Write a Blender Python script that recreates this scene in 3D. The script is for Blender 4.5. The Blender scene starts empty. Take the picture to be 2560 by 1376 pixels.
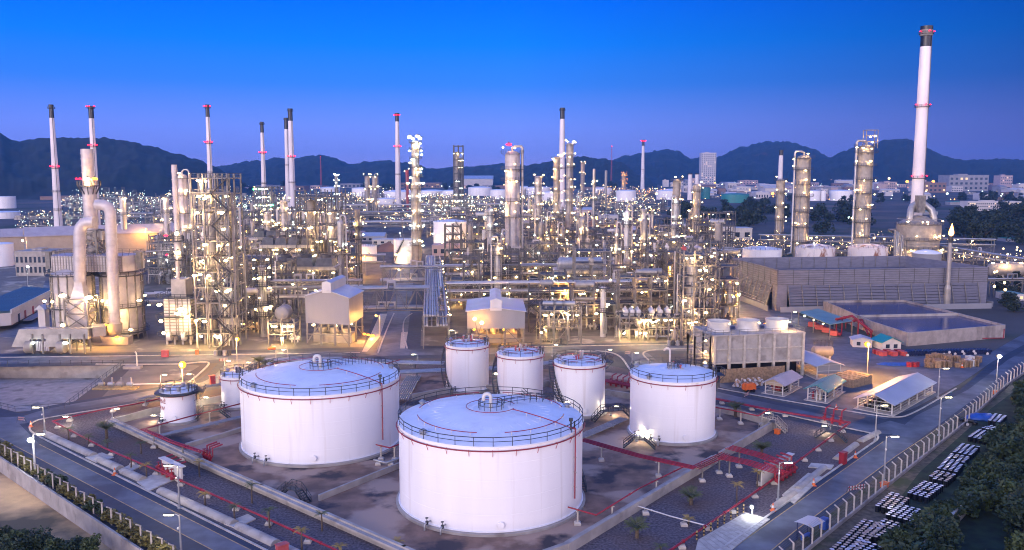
import bpy, math, random
from mathutils import Vector, Matrix, geometry, noise
sin, cos, PI = math.sin, math.cos, math.pi
rnd = random.Random(11)
for blk in (bpy.data.objects, bpy.data.meshes, bpy.data.materials):
    for it in list(blk): blk.remove(it)
scene = bpy.context.scene
COL = scene.collection
# ---------------------------------------------------------------- camera model (used to measure where things stand)
F, CX, CY, HC = 2130., 1280., 688., 45.
PITCH = math.atan((CY - 435) / F)
cp, sp = cos(PITCH), sin(PITCH)
def ray(px, py):
    a, b = (px - CX) / F, (CY - py) / F
    return Vector((a, cp + b * sp, -sp + b * cp))
def G(px, py, z=0.):
    d = ray(px, py); t = (HC - z) / -d.z
    return Vector((d.x * t, d.y * t, z))
def at(px, py, Y):
    d = ray(px, py); t = Y / d.y
    return Vector((d.x * t, Y, HC + d.z * t))
def HZ(p, py):
    b = (CY - py) / F; Y = p[1]
    return HC + Y * (b * cp - sp) / (cp + b * sp)
def PX(p):
    x, y, z = p[0], p[1], p[2] - HC
    zc = y * cp - z * sp
    return CX + F * x / zc, CY - F * (y * sp + z * cp) / zc
def MPP(p):
    return (p[1] * cp - (p[2] - HC) * sp) / F
# ---------------------------------------------------------------- mesh builder
class MB:
    def __init__(s): s.v = []; s.f = []; s.sm = []; s.mi = []; s.m = 0
    def add(s, vs, fs, smooth=False):
        n = len(s.v); s.v.extend([(p[0], p[1], p[2]) for p in vs])
        for f in fs:
            s.f.append([i + n for i in f]); s.sm.append(smooth); s.mi.append(s.m)
        return s
    def box(s, c, sz, rz=0., rot=None):
        x, y, z = sz[0] / 2, sz[1] / 2, sz[2] / 2
        vs = [Vector((a * x, b * y, d * z)) for d in (-1, 1) for b in (-1, 1) for a in (-1, 1)]
        if rot is not None: vs = [rot @ v for v in vs]
        elif rz:
            ca, sa = cos(rz), sin(rz); vs = [Vector((v.x * ca - v.y * sa, v.x * sa + v.y * ca, v.z)) for v in vs]
        c = Vector(c)
        return s.add([v + c for v in vs], [(0, 2, 3, 1), (4, 5, 7, 6), (0, 1, 5, 4), (2, 6, 7, 3), (0, 4, 6, 2), (1, 3, 7, 5)])
    def slab(s, x0, x1, y0, y1, z0, z1):
        return s.box(((x0 + x1) / 2, (y0 + y1) / 2, (z0 + z1) / 2), (abs(x1 - x0), abs(y1 - y0), abs(z1 - z0)))
    def bar(s, a, b, w=.15, h=None):
        a, b = Vector(a), Vector(b); d = b - a
        if d.length < 1e-6: return s
        h = h or w; d.normalize()
        up = Vector((0, 0, 1)) if abs(d.z) < .95 else Vector((1, 0, 0))
        r = d.cross(up).normalized(); u = r.cross(d)
        vs = [p + r * (i * w / 2) + u * (j * h / 2) for p in (a, b) for i, j in ((-1, -1), (1, -1), (1, 1), (-1, 1))]
        return s.add(vs, [(0, 1, 2, 3), (7, 6, 5, 4), (0, 4, 5, 1), (1, 5, 6, 2), (2, 6, 7, 3), (3, 7, 4, 0)])
    def tube(s, pts, r, n=8, cap=True):
        pts = [Vector(p) for p in pts]; rings = []; m = len(pts); prev = None
        for i, p in enumerate(pts):
            t = ((pts[i] - pts[i - 1]).normalized() if i else Vector()) + ((pts[i + 1] - pts[i]).normalized() if i < m - 1 else Vector())
            if t.length < 1e-6: t = Vector((0, 0, 1))
            t.normalize()
            if prev is None:
                up = Vector((0, 0, 1)) if abs(t.z) < .9 else Vector((1, 0, 0)); a = t.cross(up).normalized()
            else: a = (prev - t * prev.dot(t)).normalized()
            prev = a; b = t.cross(a); rr = r[i] if isinstance(r, (list, tuple)) else r
            k = 1.
            if 0 < i < m - 1:
                c = (pts[i] - pts[i - 1]).normalized().dot(t); k = min(1.5, 1 / max(.5, c))
            rings.append([p + (a * cos(2 * PI * j / n) + b * sin(2 * PI * j / n)) * rr * (k if k < 1.2 else 1.15) for j in range(n)])
        vs = [q for rg in rings for q in rg]
        fs = [(i * n + j, i * n + (j + 1) % n, (i + 1) * n + (j + 1) % n, (i + 1) * n + j) for i in range(m - 1) for j in range(n)]
        s.add(vs, fs, True)
        if cap:
            s.add(rings[0], [tuple(range(n))[::-1]]); s.add(rings[-1], [tuple(range(n))])
        return s
    def lathe(s, prof, n=24, c=(0, 0, 0), a0=0., a1=2 * PI, smooth=True, axis='z'):
        full = abs(a1 - a0 - 2 * PI) < 1e-6; m = n if full else n + 1
        cx, cy, cz = c
        def P(r, z, a):
            if axis == 'x': return (cx + z, cy + r * cos(a), cz + r * sin(a))
            return (cx + r * cos(a), cy + r * sin(a), cz + z)
        for k in range(len(prof) - 1):
            (r0, z0), (r1, z1) = prof[k], prof[k + 1]
            A = [a0 + (a1 - a0) * j / n for j in range(m)]
            vs = [P(r0, z0, a) for a in A] + [P(r1, z1, a) for a in A]
            fs = [(j, (j + 1) % m, m + (j + 1) % m, m + j) for j in range(n)]
            s.add(vs, fs, smooth)
        return s
    def cyl(s, c, r, h, n=16, r1=None, top=True, bot=False):
        r1 = r if r1 is None else r1
        p = [(r, 0), (r1, h)]
        if top: p.append((.001, h))
        if bot: p.insert(0, (.001, 0))
        return s.lathe(p, n, c)
    def dome(s, c, r, h, n=24, k=5):
        return s.lathe([(max(.001, r * cos(PI / 2 * i / k)), h * sin(PI / 2 * i / k)) for i in range(k + 1)], n, c)
    def sphere(s, c, r, n=12, k=8):
        return s.lathe([(max(.0005, r * sin(PI * i / k)), -r * cos(PI * i / k)) for i in range(k + 1)], n, c)
    def hdrum(s, c, r, L, n=16, rz=0.):
        """horizontal vessel along x with dished ends"""
        k = 4; e = r * .45
        prof = [(max(.001, r * sin(PI / 2 * i / k)), -L / 2 - e * cos(PI / 2 * i / k)) for i in range(k + 1)]
        prof += [(r, L / 2)] + [(max(.001, r * cos(PI / 2 * i / k)), L / 2 + e * sin(PI / 2 * i / k)) for i in range(1, k + 1)]
        t = MB(); t.lathe(prof, n, (0, 0, 0), axis='x')
        ca, sa = cos(rz), sin(rz)
        return s.add([(c[0] + v[0] * ca - v[1] * sa, c[1] + v[0] * sa + v[1] * ca, c[2] + v[2]) for v in t.v], t.f, True)
    def prism(s, pts, z0, z1):
        n = len(pts); bot = [(p[0], p[1], z0) for p in pts]; top = [(p[0], p[1], z1) for p in pts]
        s.add(bot + top, [(i, (i + 1) % n, n + (i + 1) % n, n + i) for i in range(n)])
        tri = geometry.tessellate_polygon([[Vector(p) for p in top]])
        s.add(top, [t for t in tri])
        return s
    def merge(s, o, M):
        return s.add([M @ Vector(v) for v in o.v], o.f) if False else s._merge(o, M)
    def _merge(s, o, M):
        n = len(s.v); s.v.extend([tuple(M @ Vector(v)) for v in o.v])
        s.f.extend([[i + n for i in f] for f in o.f]); s.sm.extend(o.sm); s.mi.extend(o.mi)
        return s
    def mesh(s, name, mats):
        me = bpy.data.meshes.new(name); me.from_pydata(s.v, [], s.f)
        me.polygons.foreach_set('use_smooth', s.sm)
        for m in (mats if isinstance(mats, (list, tuple)) else [mats]): me.materials.append(m)
        if any(s.mi): me.polygons.foreach_set('material_index', s.mi)
        me.update(); return me
def rail(mb, pts, h=1.1, w=.06, step=2., mid=True, closed=False):
    """handrail along a polyline of deck-level points"""
    pts = [Vector(p) for p in pts]
    if closed: pts = pts + [pts[0]]
    U = Vector((0, 0, h))
    for a, b in zip(pts, pts[1:]):
        mb.bar(a + U, b + U, w)
        if mid: mb.bar(a + U * .52, b + U * .52, w * .8)
        n = max(1, int(round((b - a).length / step)))
        for i in range(n): p = a.lerp(b, i / n); mb.bar(p, p + U, w)
    mb.bar(pts[-1], pts[-1] + U, w)
    return mb
def arc(R, z, a0, a1, n, c=(0, 0)):
    return [Vector((c[0] + R * cos(a0 + (a1 - a0) * i / n), c[1] + R * sin(a0 + (a1 - a0) * i / n), z)) for i in range(n + 1)]
# ---------------------------------------------------------------- objects
LABELS = {}
def tag(o, label=None, cat=None, group=None, kind=None):
    if label:
        o['label'] = label
        w = len(label.replace('-', ' ').split())
        if not 4 <= len(label.split()) <= 16: print('LABELLEN', label)
        if label in LABELS and not (group and LABELS[label] == group): print('DUPLABEL', label)
        LABELS[label] = group
    if cat: o['category'] = cat
    if group: o['group'] = group
    if kind: o['kind'] = kind
    return o
def thing(name, label, cat, loc=(0, 0, 0), rz=0., group=None):
    o = bpy.data.objects.new(name, None); COL.objects.link(o)
    o.location = loc; o.rotation_euler = (0, 0, rz); o.empty_display_size = .5
    return tag(o, label, cat, group)
def part(name, mb, mat, parent=None, loc=None, rz=0.):
    me = mb if isinstance(mb, bpy.types.Mesh) else mb.mesh(name, mat)
    o = bpy.data.objects.new(name, me); COL.objects.link(o)
    if parent is not None: o.parent = parent
    if loc is not None: o.location = loc
    if rz: o.rotation_euler = (0, 0, rz)
    return o
def wpart(name, mb, mat, parent):
    """part whose vertices were built in world coordinates (parent unrotated)"""
    l = parent.location; mb.v = [(v[0] - l[0], v[1] - l[1], v[2] - l[2]) for v in mb.v]
    return part(name, mb, mat, parent)
def copy_tree(o, parent=None):
    c = o.copy(); COL.objects.link(c)
    if parent is not None: c.parent = parent
    for ch in KIDS.get(o.name, None) or [k for k in o.children]: copy_tree(ch, c)
    return c
KIDS = {}
def struct(name, mb, mat, kind='structure', label=None):
    o = part(name, mb, mat); o['kind'] = kind
    if label: o['label'] = label
    return o
def sheet(name, pts, z, mat, holes=None, kind='structure'):
    mb = MB(); loops = [[Vector((p[0], p[1], z)) for p in pts]] + [[Vector((p[0], p[1], z)) for p in h] for h in (holes or [])]
    tri = geometry.tessellate_polygon(loops); vs = [v for l in loops for v in l]
    fs = []
    for t in tri:
        a, b, c = [vs[i] for i in t]
        fs.append(t if (b - a).cross(c - a).z > 0 else (t[0], t[2], t[1]))
    mb.add(vs, fs); return struct(name, mb, mat, kind)
# ---------------------------------------------------------------- materials
def mat(name, col, rough=.6, metal=0., var=.15, scale=1., bump=0., col2=None, emit=None, strength=0., detail=4., stretch=None, lo=.35, hi=.65, spec=None, rough2=None):
    m = bpy.data.materials.new(name); m.use_nodes = True; nt = m.node_tree; N = nt.nodes; L = nt.links
    b = N['Principled BSDF']; b.inputs['Roughness'].default_value = rough; b.inputs['Metallic'].default_value = metal
    if spec is not None: b.inputs['Specular IOR Level'].default_value = spec
    c = (*col, 1)
    b.inputs['Base Color'].default_value = c
    if emit:
        b.inputs['Emission Color'].default_value = (*emit, 1); b.inputs['Emission Strength'].default_value = strength
        return m
    tc = N.new('ShaderNodeTexCoord'); no = N.new('ShaderNodeTexNoise'); no.inputs['Scale'].default_value = scale; no.inputs['Detail'].default_value = detail
    src = tc.outputs['Object']
    if stretch:
        mp = N.new('ShaderNodeMapping'); mp.inputs['Scale'].default_value = stretch; L.new(src, mp.inputs[0]); src = mp.outputs[0]
    L.new(src, no.inputs['Vector'])
    r = N.new('ShaderNodeValToRGB'); r.color_ramp.elements[0].position = lo; r.color_ramp.elements[1].position = hi
    a = col2 or tuple(x * (1 - var) for x in col); e = col if col2 else tuple(min(1, x * (1 + var)) for x in col)
    r.color_ramp.elements[0].color = (*a, 1); r.color_ramp.elements[1].color = (*e, 1)
    L.new(no.outputs['Fac'], r.inputs[0]); L.new(r.outputs[0], b.inputs['Base Color'])
    if rough2 is not None:
        mr = N.new('ShaderNodeMapRange'); mr.inputs[3].default_value = rough; mr.inputs[4].default_value = rough2
        L.new(no.outputs['Fac'], mr.inputs[0]); L.new(mr.outputs[0], b.inputs['Roughness'])
    if bump:
        bp = N.new('ShaderNodeBump'); bp.inputs['Strength'].default_value = bump; bp.inputs['Distance'].default_value = .1
        L.new(no.outputs['Fac'], bp.inputs['Height']); L.new(bp.outputs[0], b.inputs['Normal'])
    m['noise'] = 1
    return m
def corrugate(m, dirn='X', scale=6., dist=.06, strength=.6):
    nt = m.node_tree; N = nt.nodes; L = nt.links
    tc = N.new('ShaderNodeTexCoord'); w = N.new('ShaderNodeTexWave'); w.bands_direction = dirn; w.inputs['Scale'].default_value = scale
    L.new(tc.outputs['Object'], w.inputs['Vector']); bp = N.new('ShaderNodeBump'); bp.inputs['Strength'].default_value = strength; bp.inputs['Distance'].default_value = dist
    L.new(w.outputs['Fac'], bp.inputs['Height']); L.new(bp.outputs[0], N['Principled BSDF'].inputs['Normal'])
    return m
def overlay(m, col, scale, lo, hi, detail=6., stretch=None, seedoff=0.):
    """second stain layer mixed over the base colour"""
    nt = m.node_tree; N = nt.nodes; L = nt.links; b = N['Principled BSDF']
    old = b.inputs['Base Color'].links[0].from_socket
    tc = N.new('ShaderNodeTexCoord'); mp = N.new('ShaderNodeMapping'); mp.inputs['Location'].default_value = (seedoff, seedoff * .7, 0)
    if stretch: mp.inputs['Scale'].default_value = stretch
    no = N.new('ShaderNodeTexNoise'); no.inputs['Scale'].default_value = scale; no.inputs['Detail'].default_value = detail
    L.new(tc.outputs['Object'], mp.inputs[0]); L.new(mp.outputs[0], no.inputs['Vector'])
    mr = N.new('ShaderNodeMapRange'); mr.inputs[1].default_value = lo; mr.inputs[2].default_value = hi; L.new(no.outputs['Fac'], mr.inputs[0])
    mx = N.new('ShaderNodeMix'); mx.data_type = 'RGBA'; L.new(mr.outputs[0], mx.inputs['Factor']); L.new(old, mx.inputs['A']); mx.inputs['B'].default_value = (*col, 1)
    L.new(mx.outputs['Result'], b.inputs['Base Color']); return m
M = {}
M['tank'] = overlay(mat('white_tank_paint', (.8, .78, .79), .42, var=.03, scale=.35, stretch=(1, 1, .12)), (.64, .59, .56), .8, .58, .8, stretch=(1, 1, .05))
M['roof'] = overlay(mat('white_roof_paint', (.72, .74, .78), .45, var=.04, scale=.3), (.62, .63, .66), .5, .55, .75)
M['tank_old'] = overlay(mat('rust_streaked_paint', (.68, .62, .6), .6, var=.08, scale=.3, stretch=(1, 1, .3)), (.26, .11, .06), .35, .52, .66, stretch=(1, 1, .5))
M['red'] = mat('red_pipe_paint', (.24, .012, .024), .45, var=.2, scale=.8)
M['redlt'] = mat('faded_red_paint', (.42, .07, .07), .55, var=.15, scale=.8)
M['dark'] = mat('dark_steel_paint', (.03, .033, .04), .5, var=.3, scale=2)
M['stack'] = mat('pale_stack_paint', (.66, .61, .62), .5, var=.1, scale=.25, stretch=(1, 1, .2)); M['bright_clad'] = mat('bright_cladding', (.42, .385, .39), .4, .2, var=.14, scale=.5, rough2=.55)
M['steel'] = mat('grey_steel_paint', (.07, .068, .07), .5, var=.3, scale=.5)
M['steel2'] = mat('light_steel_paint', (.155, .144, .132), .5, var=.32, scale=.6)
M['grate'] = mat('deck_grating', (.06, .06, .06), .7, var=.3, scale=1.5)
M['alu'] = mat('aluminium_cladding', (.38, .36, .345), .34, .55, var=.1, scale=.6, rough2=.5)
M['alu2'] = mat('weathered_cladding', (.28, .26, .245), .45, .3, var=.15, scale=.5)
M['beige'] = mat('beige_vessel_paint', (.28, .245, .21), .5, var=.15, scale=.5)
M['white'] = mat('white_vessel_paint', (.5, .48, .46), .45, var=.1, scale=.5)
M['galv'] = mat('galvanised_steel', (.3, .3, .315), .42, .4, var=.12, scale=1.)
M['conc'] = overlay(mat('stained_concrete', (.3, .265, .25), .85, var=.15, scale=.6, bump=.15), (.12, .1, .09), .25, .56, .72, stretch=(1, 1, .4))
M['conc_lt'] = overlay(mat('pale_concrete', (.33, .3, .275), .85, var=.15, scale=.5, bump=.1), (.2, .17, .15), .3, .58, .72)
M['conc_plain'] = mat('plain_concrete', (.4, .36, .31), .85, var=.15, scale=1.2)
M['floor'] = overlay(overlay(mat('bay_floor', (.2, .122, .088), .9, var=.28, scale=.4, bump=.2), (.045, .036, .042), .13, .53, .61, seedoff=13.), (.36, .255, .195), .11, .5, .57, seedoff=40.)
M['gravel'] = overlay(mat('gravel_bed', (.1, .08, .088), .95, var=.8, scale=3., bump=.5, lo=.25, hi=.75, detail=8), (.13, .07, .042), .045, .48, .66)
M['gravel_br'] = mat('gravel_brown', (.13, .095, .07), .95, var=.5, scale=3., bump=.5, lo=.3, hi=.7, detail=8)
M['pave'] = overlay(overlay(mat('plant_paving', (.15, .13, .11), .85, var=.2, scale=.15, detail=7), (.14, .125, .11), .06, .54, .66, seedoff=5), (.33, .29, .24), .11, .56, .63, seedoff=21)
M['road'] = overlay(mat('lane_asphalt', (.1, .11, .14), .7, var=.2, scale=.5, detail=8), (.05, .055, .072), .09, .5, .6)
M['road_dk'] = overlay(mat('shoulder_asphalt', (.02, .03, .055), .72, var=.25, scale=.7, detail=8), (.04, .045, .055), .08, .5, .72)
M['yellow'] = mat('yellow_line_paint', (.36, .25, .1), .7, var=.3, scale=1.5)
M['kerb'] = mat('kerb_concrete', (.42, .38, .34), .8, var=.18, scale=.8)
M['earth'] = overlay(overlay(mat('open_earth', (.07, .062, .06), .95, var=.3, scale=.02, detail=9), (.15, .1, .07), .006, .55, .65), (.03, .045, .025), .011, .52, .62, seedoff=30)
M['dirt'] = overlay(mat('dirt_track', (.55, .34, .16), .95, var=.2, scale=.2, bump=.3, detail=8), (.1, .075, .04), .06, .47, .58)
M['verge'] = overlay(mat('dry_verge', (.1, .075, .05), .95, var=.4, scale=1.2, bump=.4, detail=8), (.05, .055, .02), .2, .5, .62)
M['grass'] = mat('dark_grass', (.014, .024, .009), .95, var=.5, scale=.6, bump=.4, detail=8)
M['water'] = mat('still_water', (.005, .035, .13), .14, var=.25, scale=.15, spec=.3)
M['blue_roof'] = corrugate(mat('blue_grey_roofing', (.028, .068, .1), .5, var=.12, scale=.15), 'Y', 2.)
M['lav_roof'] = corrugate(mat('grey_sheet_roofing', (.42, .43, .47), .4, .2, var=.06, scale=.25), 'X', 3., .05, .35)
M['clad'] = corrugate(mat('grey_wall_sheeting', (.22, .215, .24), .5, var=.05, scale=.3, stretch=(1, 1, .2)), 'X', 3., .05, .35)
M['tan_roof'] = mat('tan_sheet_roofing', (.36, .32, .34), .5, var=.08, scale=.3)
M['tan_wall'] = mat('tan_wall_sheeting', (.42, .33, .24), .6, var=.07, scale=.3)
M['teal_roof'] = corrugate(mat('teal_sheet_roofing', (.008, .2, .22), .45, var=.1, scale=.4), 'Y', 3., .04, .4)
M['green_roof'] = mat('pale_green_roofing', (.14, .25, .25), .5, var=.12, scale=.3)
M['tower_wall'] = mat('tower_cladding', (.15, .15, .195), .6, var=.12, scale=.35, stretch=(1, 1, 4))
M['tower_wall2'] = mat('tower_louvre', (.1, .1, .135), .6, var=.15, scale=.35, stretch=(.3, .3, 6))
M['black'] = mat('black_gloss_paint', (.008, .008, .01), .35, var=.3, scale=2)
M['navy'] = mat('navy_drum_paint', (.01, .016, .06), .35, var=.3, scale=2)
M['lid'] = mat('pale_drum_lid', (.6, .57, .58), .45, .2, var=.12, scale=3.)
M['lid_rust'] = mat('rusty_drum_lid', (.5, .4, .32), .55, var=.25, scale=4., col2=(.28, .13, .06))
M['orange'] = mat('orange_paint', (.62, .12, .02), .5, var=.15, scale=1)
M['wood'] = mat('pallet_wood', (.3, .2, .12), .8, var=.25, scale=2)
M['tarp'] = mat('blue_tarpaulin', (.02, .07, .3), .45, var=.25, scale=1.)
M['bark'] = mat('tree_bark', (.09, .065, .045), .9, var=.3, scale=4)
def leafmat(n, c, v=.5): return mat(n, c, .7, var=v, scale=.35, detail=3, lo=.3, hi=.7)
M['leaf_dk'] = leafmat('dark_foliage', (.02, .038, .014)); M['leaf_md'] = leafmat('mid_foliage', (.035, .055, .016))
M['leaf_far'] = leafmat('far_foliage', (.018, .03, .018)); M['leaf_ol'] = leafmat('olive_foliage', (.14, .12, .03))
M['leaf_palm'] = leafmat('palm_frond', (.075, .085, .025), .35); M['leaf_yel'] = leafmat('yellow_frond', (.3, .2, .035), .3)
M['hill'] = overlay(overlay(mat('wooded_hill', (.01, .018, .012), .95, col2=(.003, .007, .006), scale=.022, detail=12, lo=.38, hi=.62), (.013, .015, .01), .006, .5, .66), (.06, .026, .018), .0032, .66, .72, seedoff=900)
M['bld_w'] = mat('pale_render', (.5, .47, .47), .8, var=.06, scale=.1)
M['bld_p'] = mat('pinkish_render', (.42, .32, .31), .8, var=.08, scale=.1)
M['bld_g'] = mat('grey_render', (.24, .24, .27), .8, var=.08, scale=.1)
M['bld_b'] = mat('brown_render', (.2, .13, .11), .8, var=.1, scale=.1)
M['glass'] = mat('dark_glazing', (.03, .04, .06), .15, var=.3, scale=.3)
M['tank_teal'] = mat('teal_tank_paint', (.03, .2, .2), .5, var=.1, scale=.1)
M['soil'] = mat('heaped_red_soil', (.22, .12, .085), .95, var=.25, scale=.1, detail=8)
def emis(n, c, s): return mat(n, (0, 0, 0), emit=c, strength=s)
LK = {'warm': ((1, .7, .32), 24.), 'white': ((.86, 1., .92), 18.), 'tube': ((1, .85, .6), 12.), 'sodium': ((1, .36, .03), 5.), 'gold': ((1, .55, .13), 7.), 'red': ((1, .004, .02), 14.), 'green': ((.05, 1., .3), 50.)}
for k, (c, s) in LK.items(): M['L_' + k] = emis(k + '_lamp_glow', c, s)
M['L_far'] = emis('distant_warm_glow', (1, .68, .3), 6.5); M['L_farw'] = emis('distant_white_glow', (.75, 1., .9), 5.); M['L_fars'] = emis('distant_sodium_glow', (1, .38, .05), 6.)
M['L_tube'] = emis('street_tube_glow', (1, .83, .5), 22.); M['L_flame'] = emis('gas_flame', (1, .42, .08), 14.)
M['L_win'] = emis('lit_window', (1, .72, .4), 1.2)
M['L_sodium_bowl'] = emis('sodium_bowl_glow', (1, .36, .022), 2.6); M['L_white_bowl'] = emis('white_bowl_glow', (.8, .9, 1.), 3.); M['pave_shade'] = overlay(mat('stained_floor_painted_shade', (.1, .088, .078), .9, var=.3, scale=.2, detail=7), (.05, .045, .045), .06, .5, .66, seedoff=8); M['L_wallflood'] = emis('wall_flood_glow', (1, .45, .07), 150.); M['L_flood'] = emis('sodium_flood_glow', (1, .5, .12), 30.); M['L_floodw'] = emis('white_flood_glow', (.93, .97, 1.), 30.)  # inner plant floor colour is darkened to paint shade between units, plus random stains
LAMP = {}
def lampmesh(kind, r):
    key = (kind, r)
    if key not in LAMP:
        mb = MB(); mb.sphere((0, 0, 0), r, 8, 5); mb.v = [(v[0] * 1.7, v[1] * .85, v[2] * .75) for v in mb.v]; mb.m = 1; mb.lathe([(r * .55, r * .85), (r * .2, r * 1.5), (.001, r * 1.5)], 5); mb.bar((0, 0, r * 1.4), (0, r * 1.6, r * 1.5), r * .2)
        LAMP[key] = mb.mesh('lamp', [M['L_' + kind], M['dark']])
    return LAMP[key]
NL = [0]; BEAM = {'warm': ((1, .6, .22), 1500.), 'gold': ((1, .5, .13), 1500.), 'white': ((.88, 1., .93), 500.), 'sodium': ((1, .42, .06), 900.)}
def lamp(parent, pos, kind='warm', r=.3, beam=False):
    if isinstance(kind, tuple): kind = rnd.choice(kind)
    o = bpy.data.objects.new('lamp', lampmesh(kind, r)); COL.objects.link(o); o.parent = parent; o.location = pos
    o.rotation_euler = (0, 0, rnd.random() * 6); NL[0] += 1
    if kind in BEAM and (beam or kind == 'sodium' or NL[0] % 3 == 0):
        c, w = BEAM[kind]; ld = bpy.data.lights.new('lamp_beam', 'POINT'); ld.energy = w * (r / .3) ** 1.5; ld.color = c; ld.shadow_soft_size = .05
        lo = bpy.data.objects.new('lamp_beam', ld); COL.objects.link(lo); lo.parent = parent; lo.location = (pos[0], pos[1] - r * 1.6, pos[2] - r * 1.1)
    return o

def pieces(name, mbs, m, parent):
    for b in mbs: part(name, b, M[m], parent)
def ring_copies(name, mb, m, parent, n, a0=0.):
    me = mb.mesh(name, M[m])
    for i in range(n): part(name, me, None, parent, None, a0 + 2 * PI * i / n)

def near(q, places):
    """phrase of the named place nearest to a point, used to tell look-alikes apart in words"""
    x, y = PX((q[0], q[1], 1.)); return min(places, key=lambda k: math.hypot(k[0] - x, (k[1] - y) * 1.5))[2]
THICKET = [(2130, 1376, 'by the nearest drums'), (2380, 1310, 'by the lone pale wall'), (2320, 1180, 'opposite the guard shelter drums'), (2440, 1090, 'by the farthest drums'), (2520, 1000, 'by the dark tarpaulin heap'), (2540, 1150, 'deep behind the farthest drums'), (2540, 1360, 'beyond the lone pale wall'), (2640, 960, 'by the far wire fence'), (2300, 1390, 'between nearest drums and pale wall')]
FAR = [(230, 520, 'behind the round heaters'), (420, 520, 'behind the box heater'), (557, 520, 'behind the tall stair frame'), (700, 520, 'at the twin far chimneys'), (830, 510, 'behind the large open frame'), (930, 520, 'at the dusky column pair'), (1042, 520, 'behind the lamp-crowned column'), (1147, 520, 'at the dark reactor tower'), (1281, 510, 'behind the silver column'), (1405, 520, 'at the black-tipped white chimney'), (1514, 510, 'at the plain far pipe column'), (1606, 500, 'at the far white chimney')]
TOWN = [(1690, 480, 'by the squat white stacks'), (1770, 470, 'under the slab tower'), (1838, 490, 'by the long teal tank'), (1948, 480, 'by the black-tipped short stack'), (2075, 480, 'above the city-edge tanks'), (2152, 470, 'behind the taller grey column'), (2225, 475, 'by the banded pinkish school'), (2287, 470, 'behind the huge chimney'), (2335, 460, 'below the white hotel'), (2420, 470, 'by the broad grey-blue hall'), (2515, 465, 'by the stepped pink building'), (2485, 510, 'by the long white row')]
# ================================================================ camera, sky, sun
cd = bpy.data.cameras.new('camera'); cam = bpy.data.objects.new('camera', cd); COL.objects.link(cam); scene.camera = cam
cd.sensor_width = 36.; cd.lens = F / 2560 * 36; cd.clip_start = 1.; cd.clip_end = 40000.
cam.location = (0, 0, HC); cam.rotation_euler = (PI / 2 - PITCH, 0, 0)
scene.render.engine = 'CYCLES'
scene.view_settings.view_transform = 'Standard'; scene.view_settings.look = 'None'; scene.cycles.filter_width = 1.05; scene.view_settings.exposure = .1; scene.view_settings.gamma = 1.
scene.cycles.max_bounces = 5; scene.cycles.diffuse_bounces = 2; scene.cycles.glossy_bounces = 2; scene.cycles.volume_bounces = 0
scene.cycles.use_denoising = True; scene.cycles.sample_clamp_indirect = 4.; scene.cycles.use_light_tree = True
scene.cycles.use_adaptive_sampling = True; scene.cycles.adaptive_threshold = .02
W = bpy.data.worlds.new('World'); scene.world = W; W.use_nodes = True
nt = W.node_tree; N = nt.nodes; L = nt.links; bg = N['Background']
tc = N.new('ShaderNodeTexCoord'); sep = N.new('ShaderNodeSeparateXYZ'); L.new(tc.outputs['Generated'], sep.inputs[0])
def ramp(src, stops, mode='LINEAR'):
    r = N.new('ShaderNodeValToRGB'); r.color_ramp.interpolation = mode; e = r.color_ramp.elements
    while len(e) > 1: e.remove(e[-1])
    e[0].position, e[0].color = stops[0][0], (*stops[0][1], 1)
    for p, c in stops[1:]: k = e.new(p); k.color = (*c, 1)
    L.new(src, r.inputs[0]); return r.outputs[0]
def s2l(*c): return tuple(((x / 255 + .055) / 1.055) ** 2.4 if x > 10 else x / 255 / 12.92 for x in c)
front = ramp(sep.outputs['Z'], [(0., s2l(152, 150, 230)), (.025, s2l(136, 152, 250)), (.055, (.19, .315, 1.05)), (.10, s2l(58, 136, 255)), (.145, (.003, .225, 1.05)), (.19, (0., .165, 1.06)), (.45, (.03, .22, 1.1)), (1., (.16, .4, 1.35))])
back = ramp(sep.outputs['Z'], [(0., (3.3, 2.5, 2.85)), (.25, (1.95, 1.62, 1.9)), (.55, (.5, .6, 1.2)), (1., (.16, .4, 1.35))])
mr = N.new('ShaderNodeMapRange'); mr.interpolation_type = 'SMOOTHSTEP'; mr.inputs[1].default_value = .25; mr.inputs[2].default_value = -.55; L.new(sep.outputs['Y'], mr.inputs[0])
sx = N.new('ShaderNodeMapRange'); sx.inputs[1].default_value = -.55; sx.inputs[2].default_value = .55; L.new(sep.outputs['X'], sx.inputs[0])
dim = ramp(sx.outputs[0], [(0., (.92, .9, .95)), (.25, (.97, .97, .98)), (.5, (1., 1., 1.)), (.75, (.74, .68, .7)), (1., (.4, .32, .36))])
mul = N.new('ShaderNodeMix'); mul.data_type = 'RGBA'; mul.blend_type = 'MULTIPLY'; mul.inputs['Factor'].default_value = 1; L.new(front, mul.inputs['A']); L.new(dim, mul.inputs['B'])
mix = N.new('ShaderNodeMix'); mix.data_type = 'RGBA'; L.new(mr.outputs[0], mix.inputs['Factor']); L.new(mul.outputs['Result'], mix.inputs['A']); L.new(back, mix.inputs['B'])
L.new(mix.outputs['Result'], bg.inputs['Color']); bg.inputs['Strength'].default_value = 1.
sd = bpy.data.lights.new('afterglow_sun', 'SUN'); sd.energy = 2.; sd.angle = math.radians(40); sd.color = (1., .87, .86)
so = bpy.data.objects.new('afterglow_sun', sd); COL.objects.link(so)
so.rotation_euler = Vector((.68, 1., -.17)).to_track_quat('-Z', 'Y').to_euler()
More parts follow.
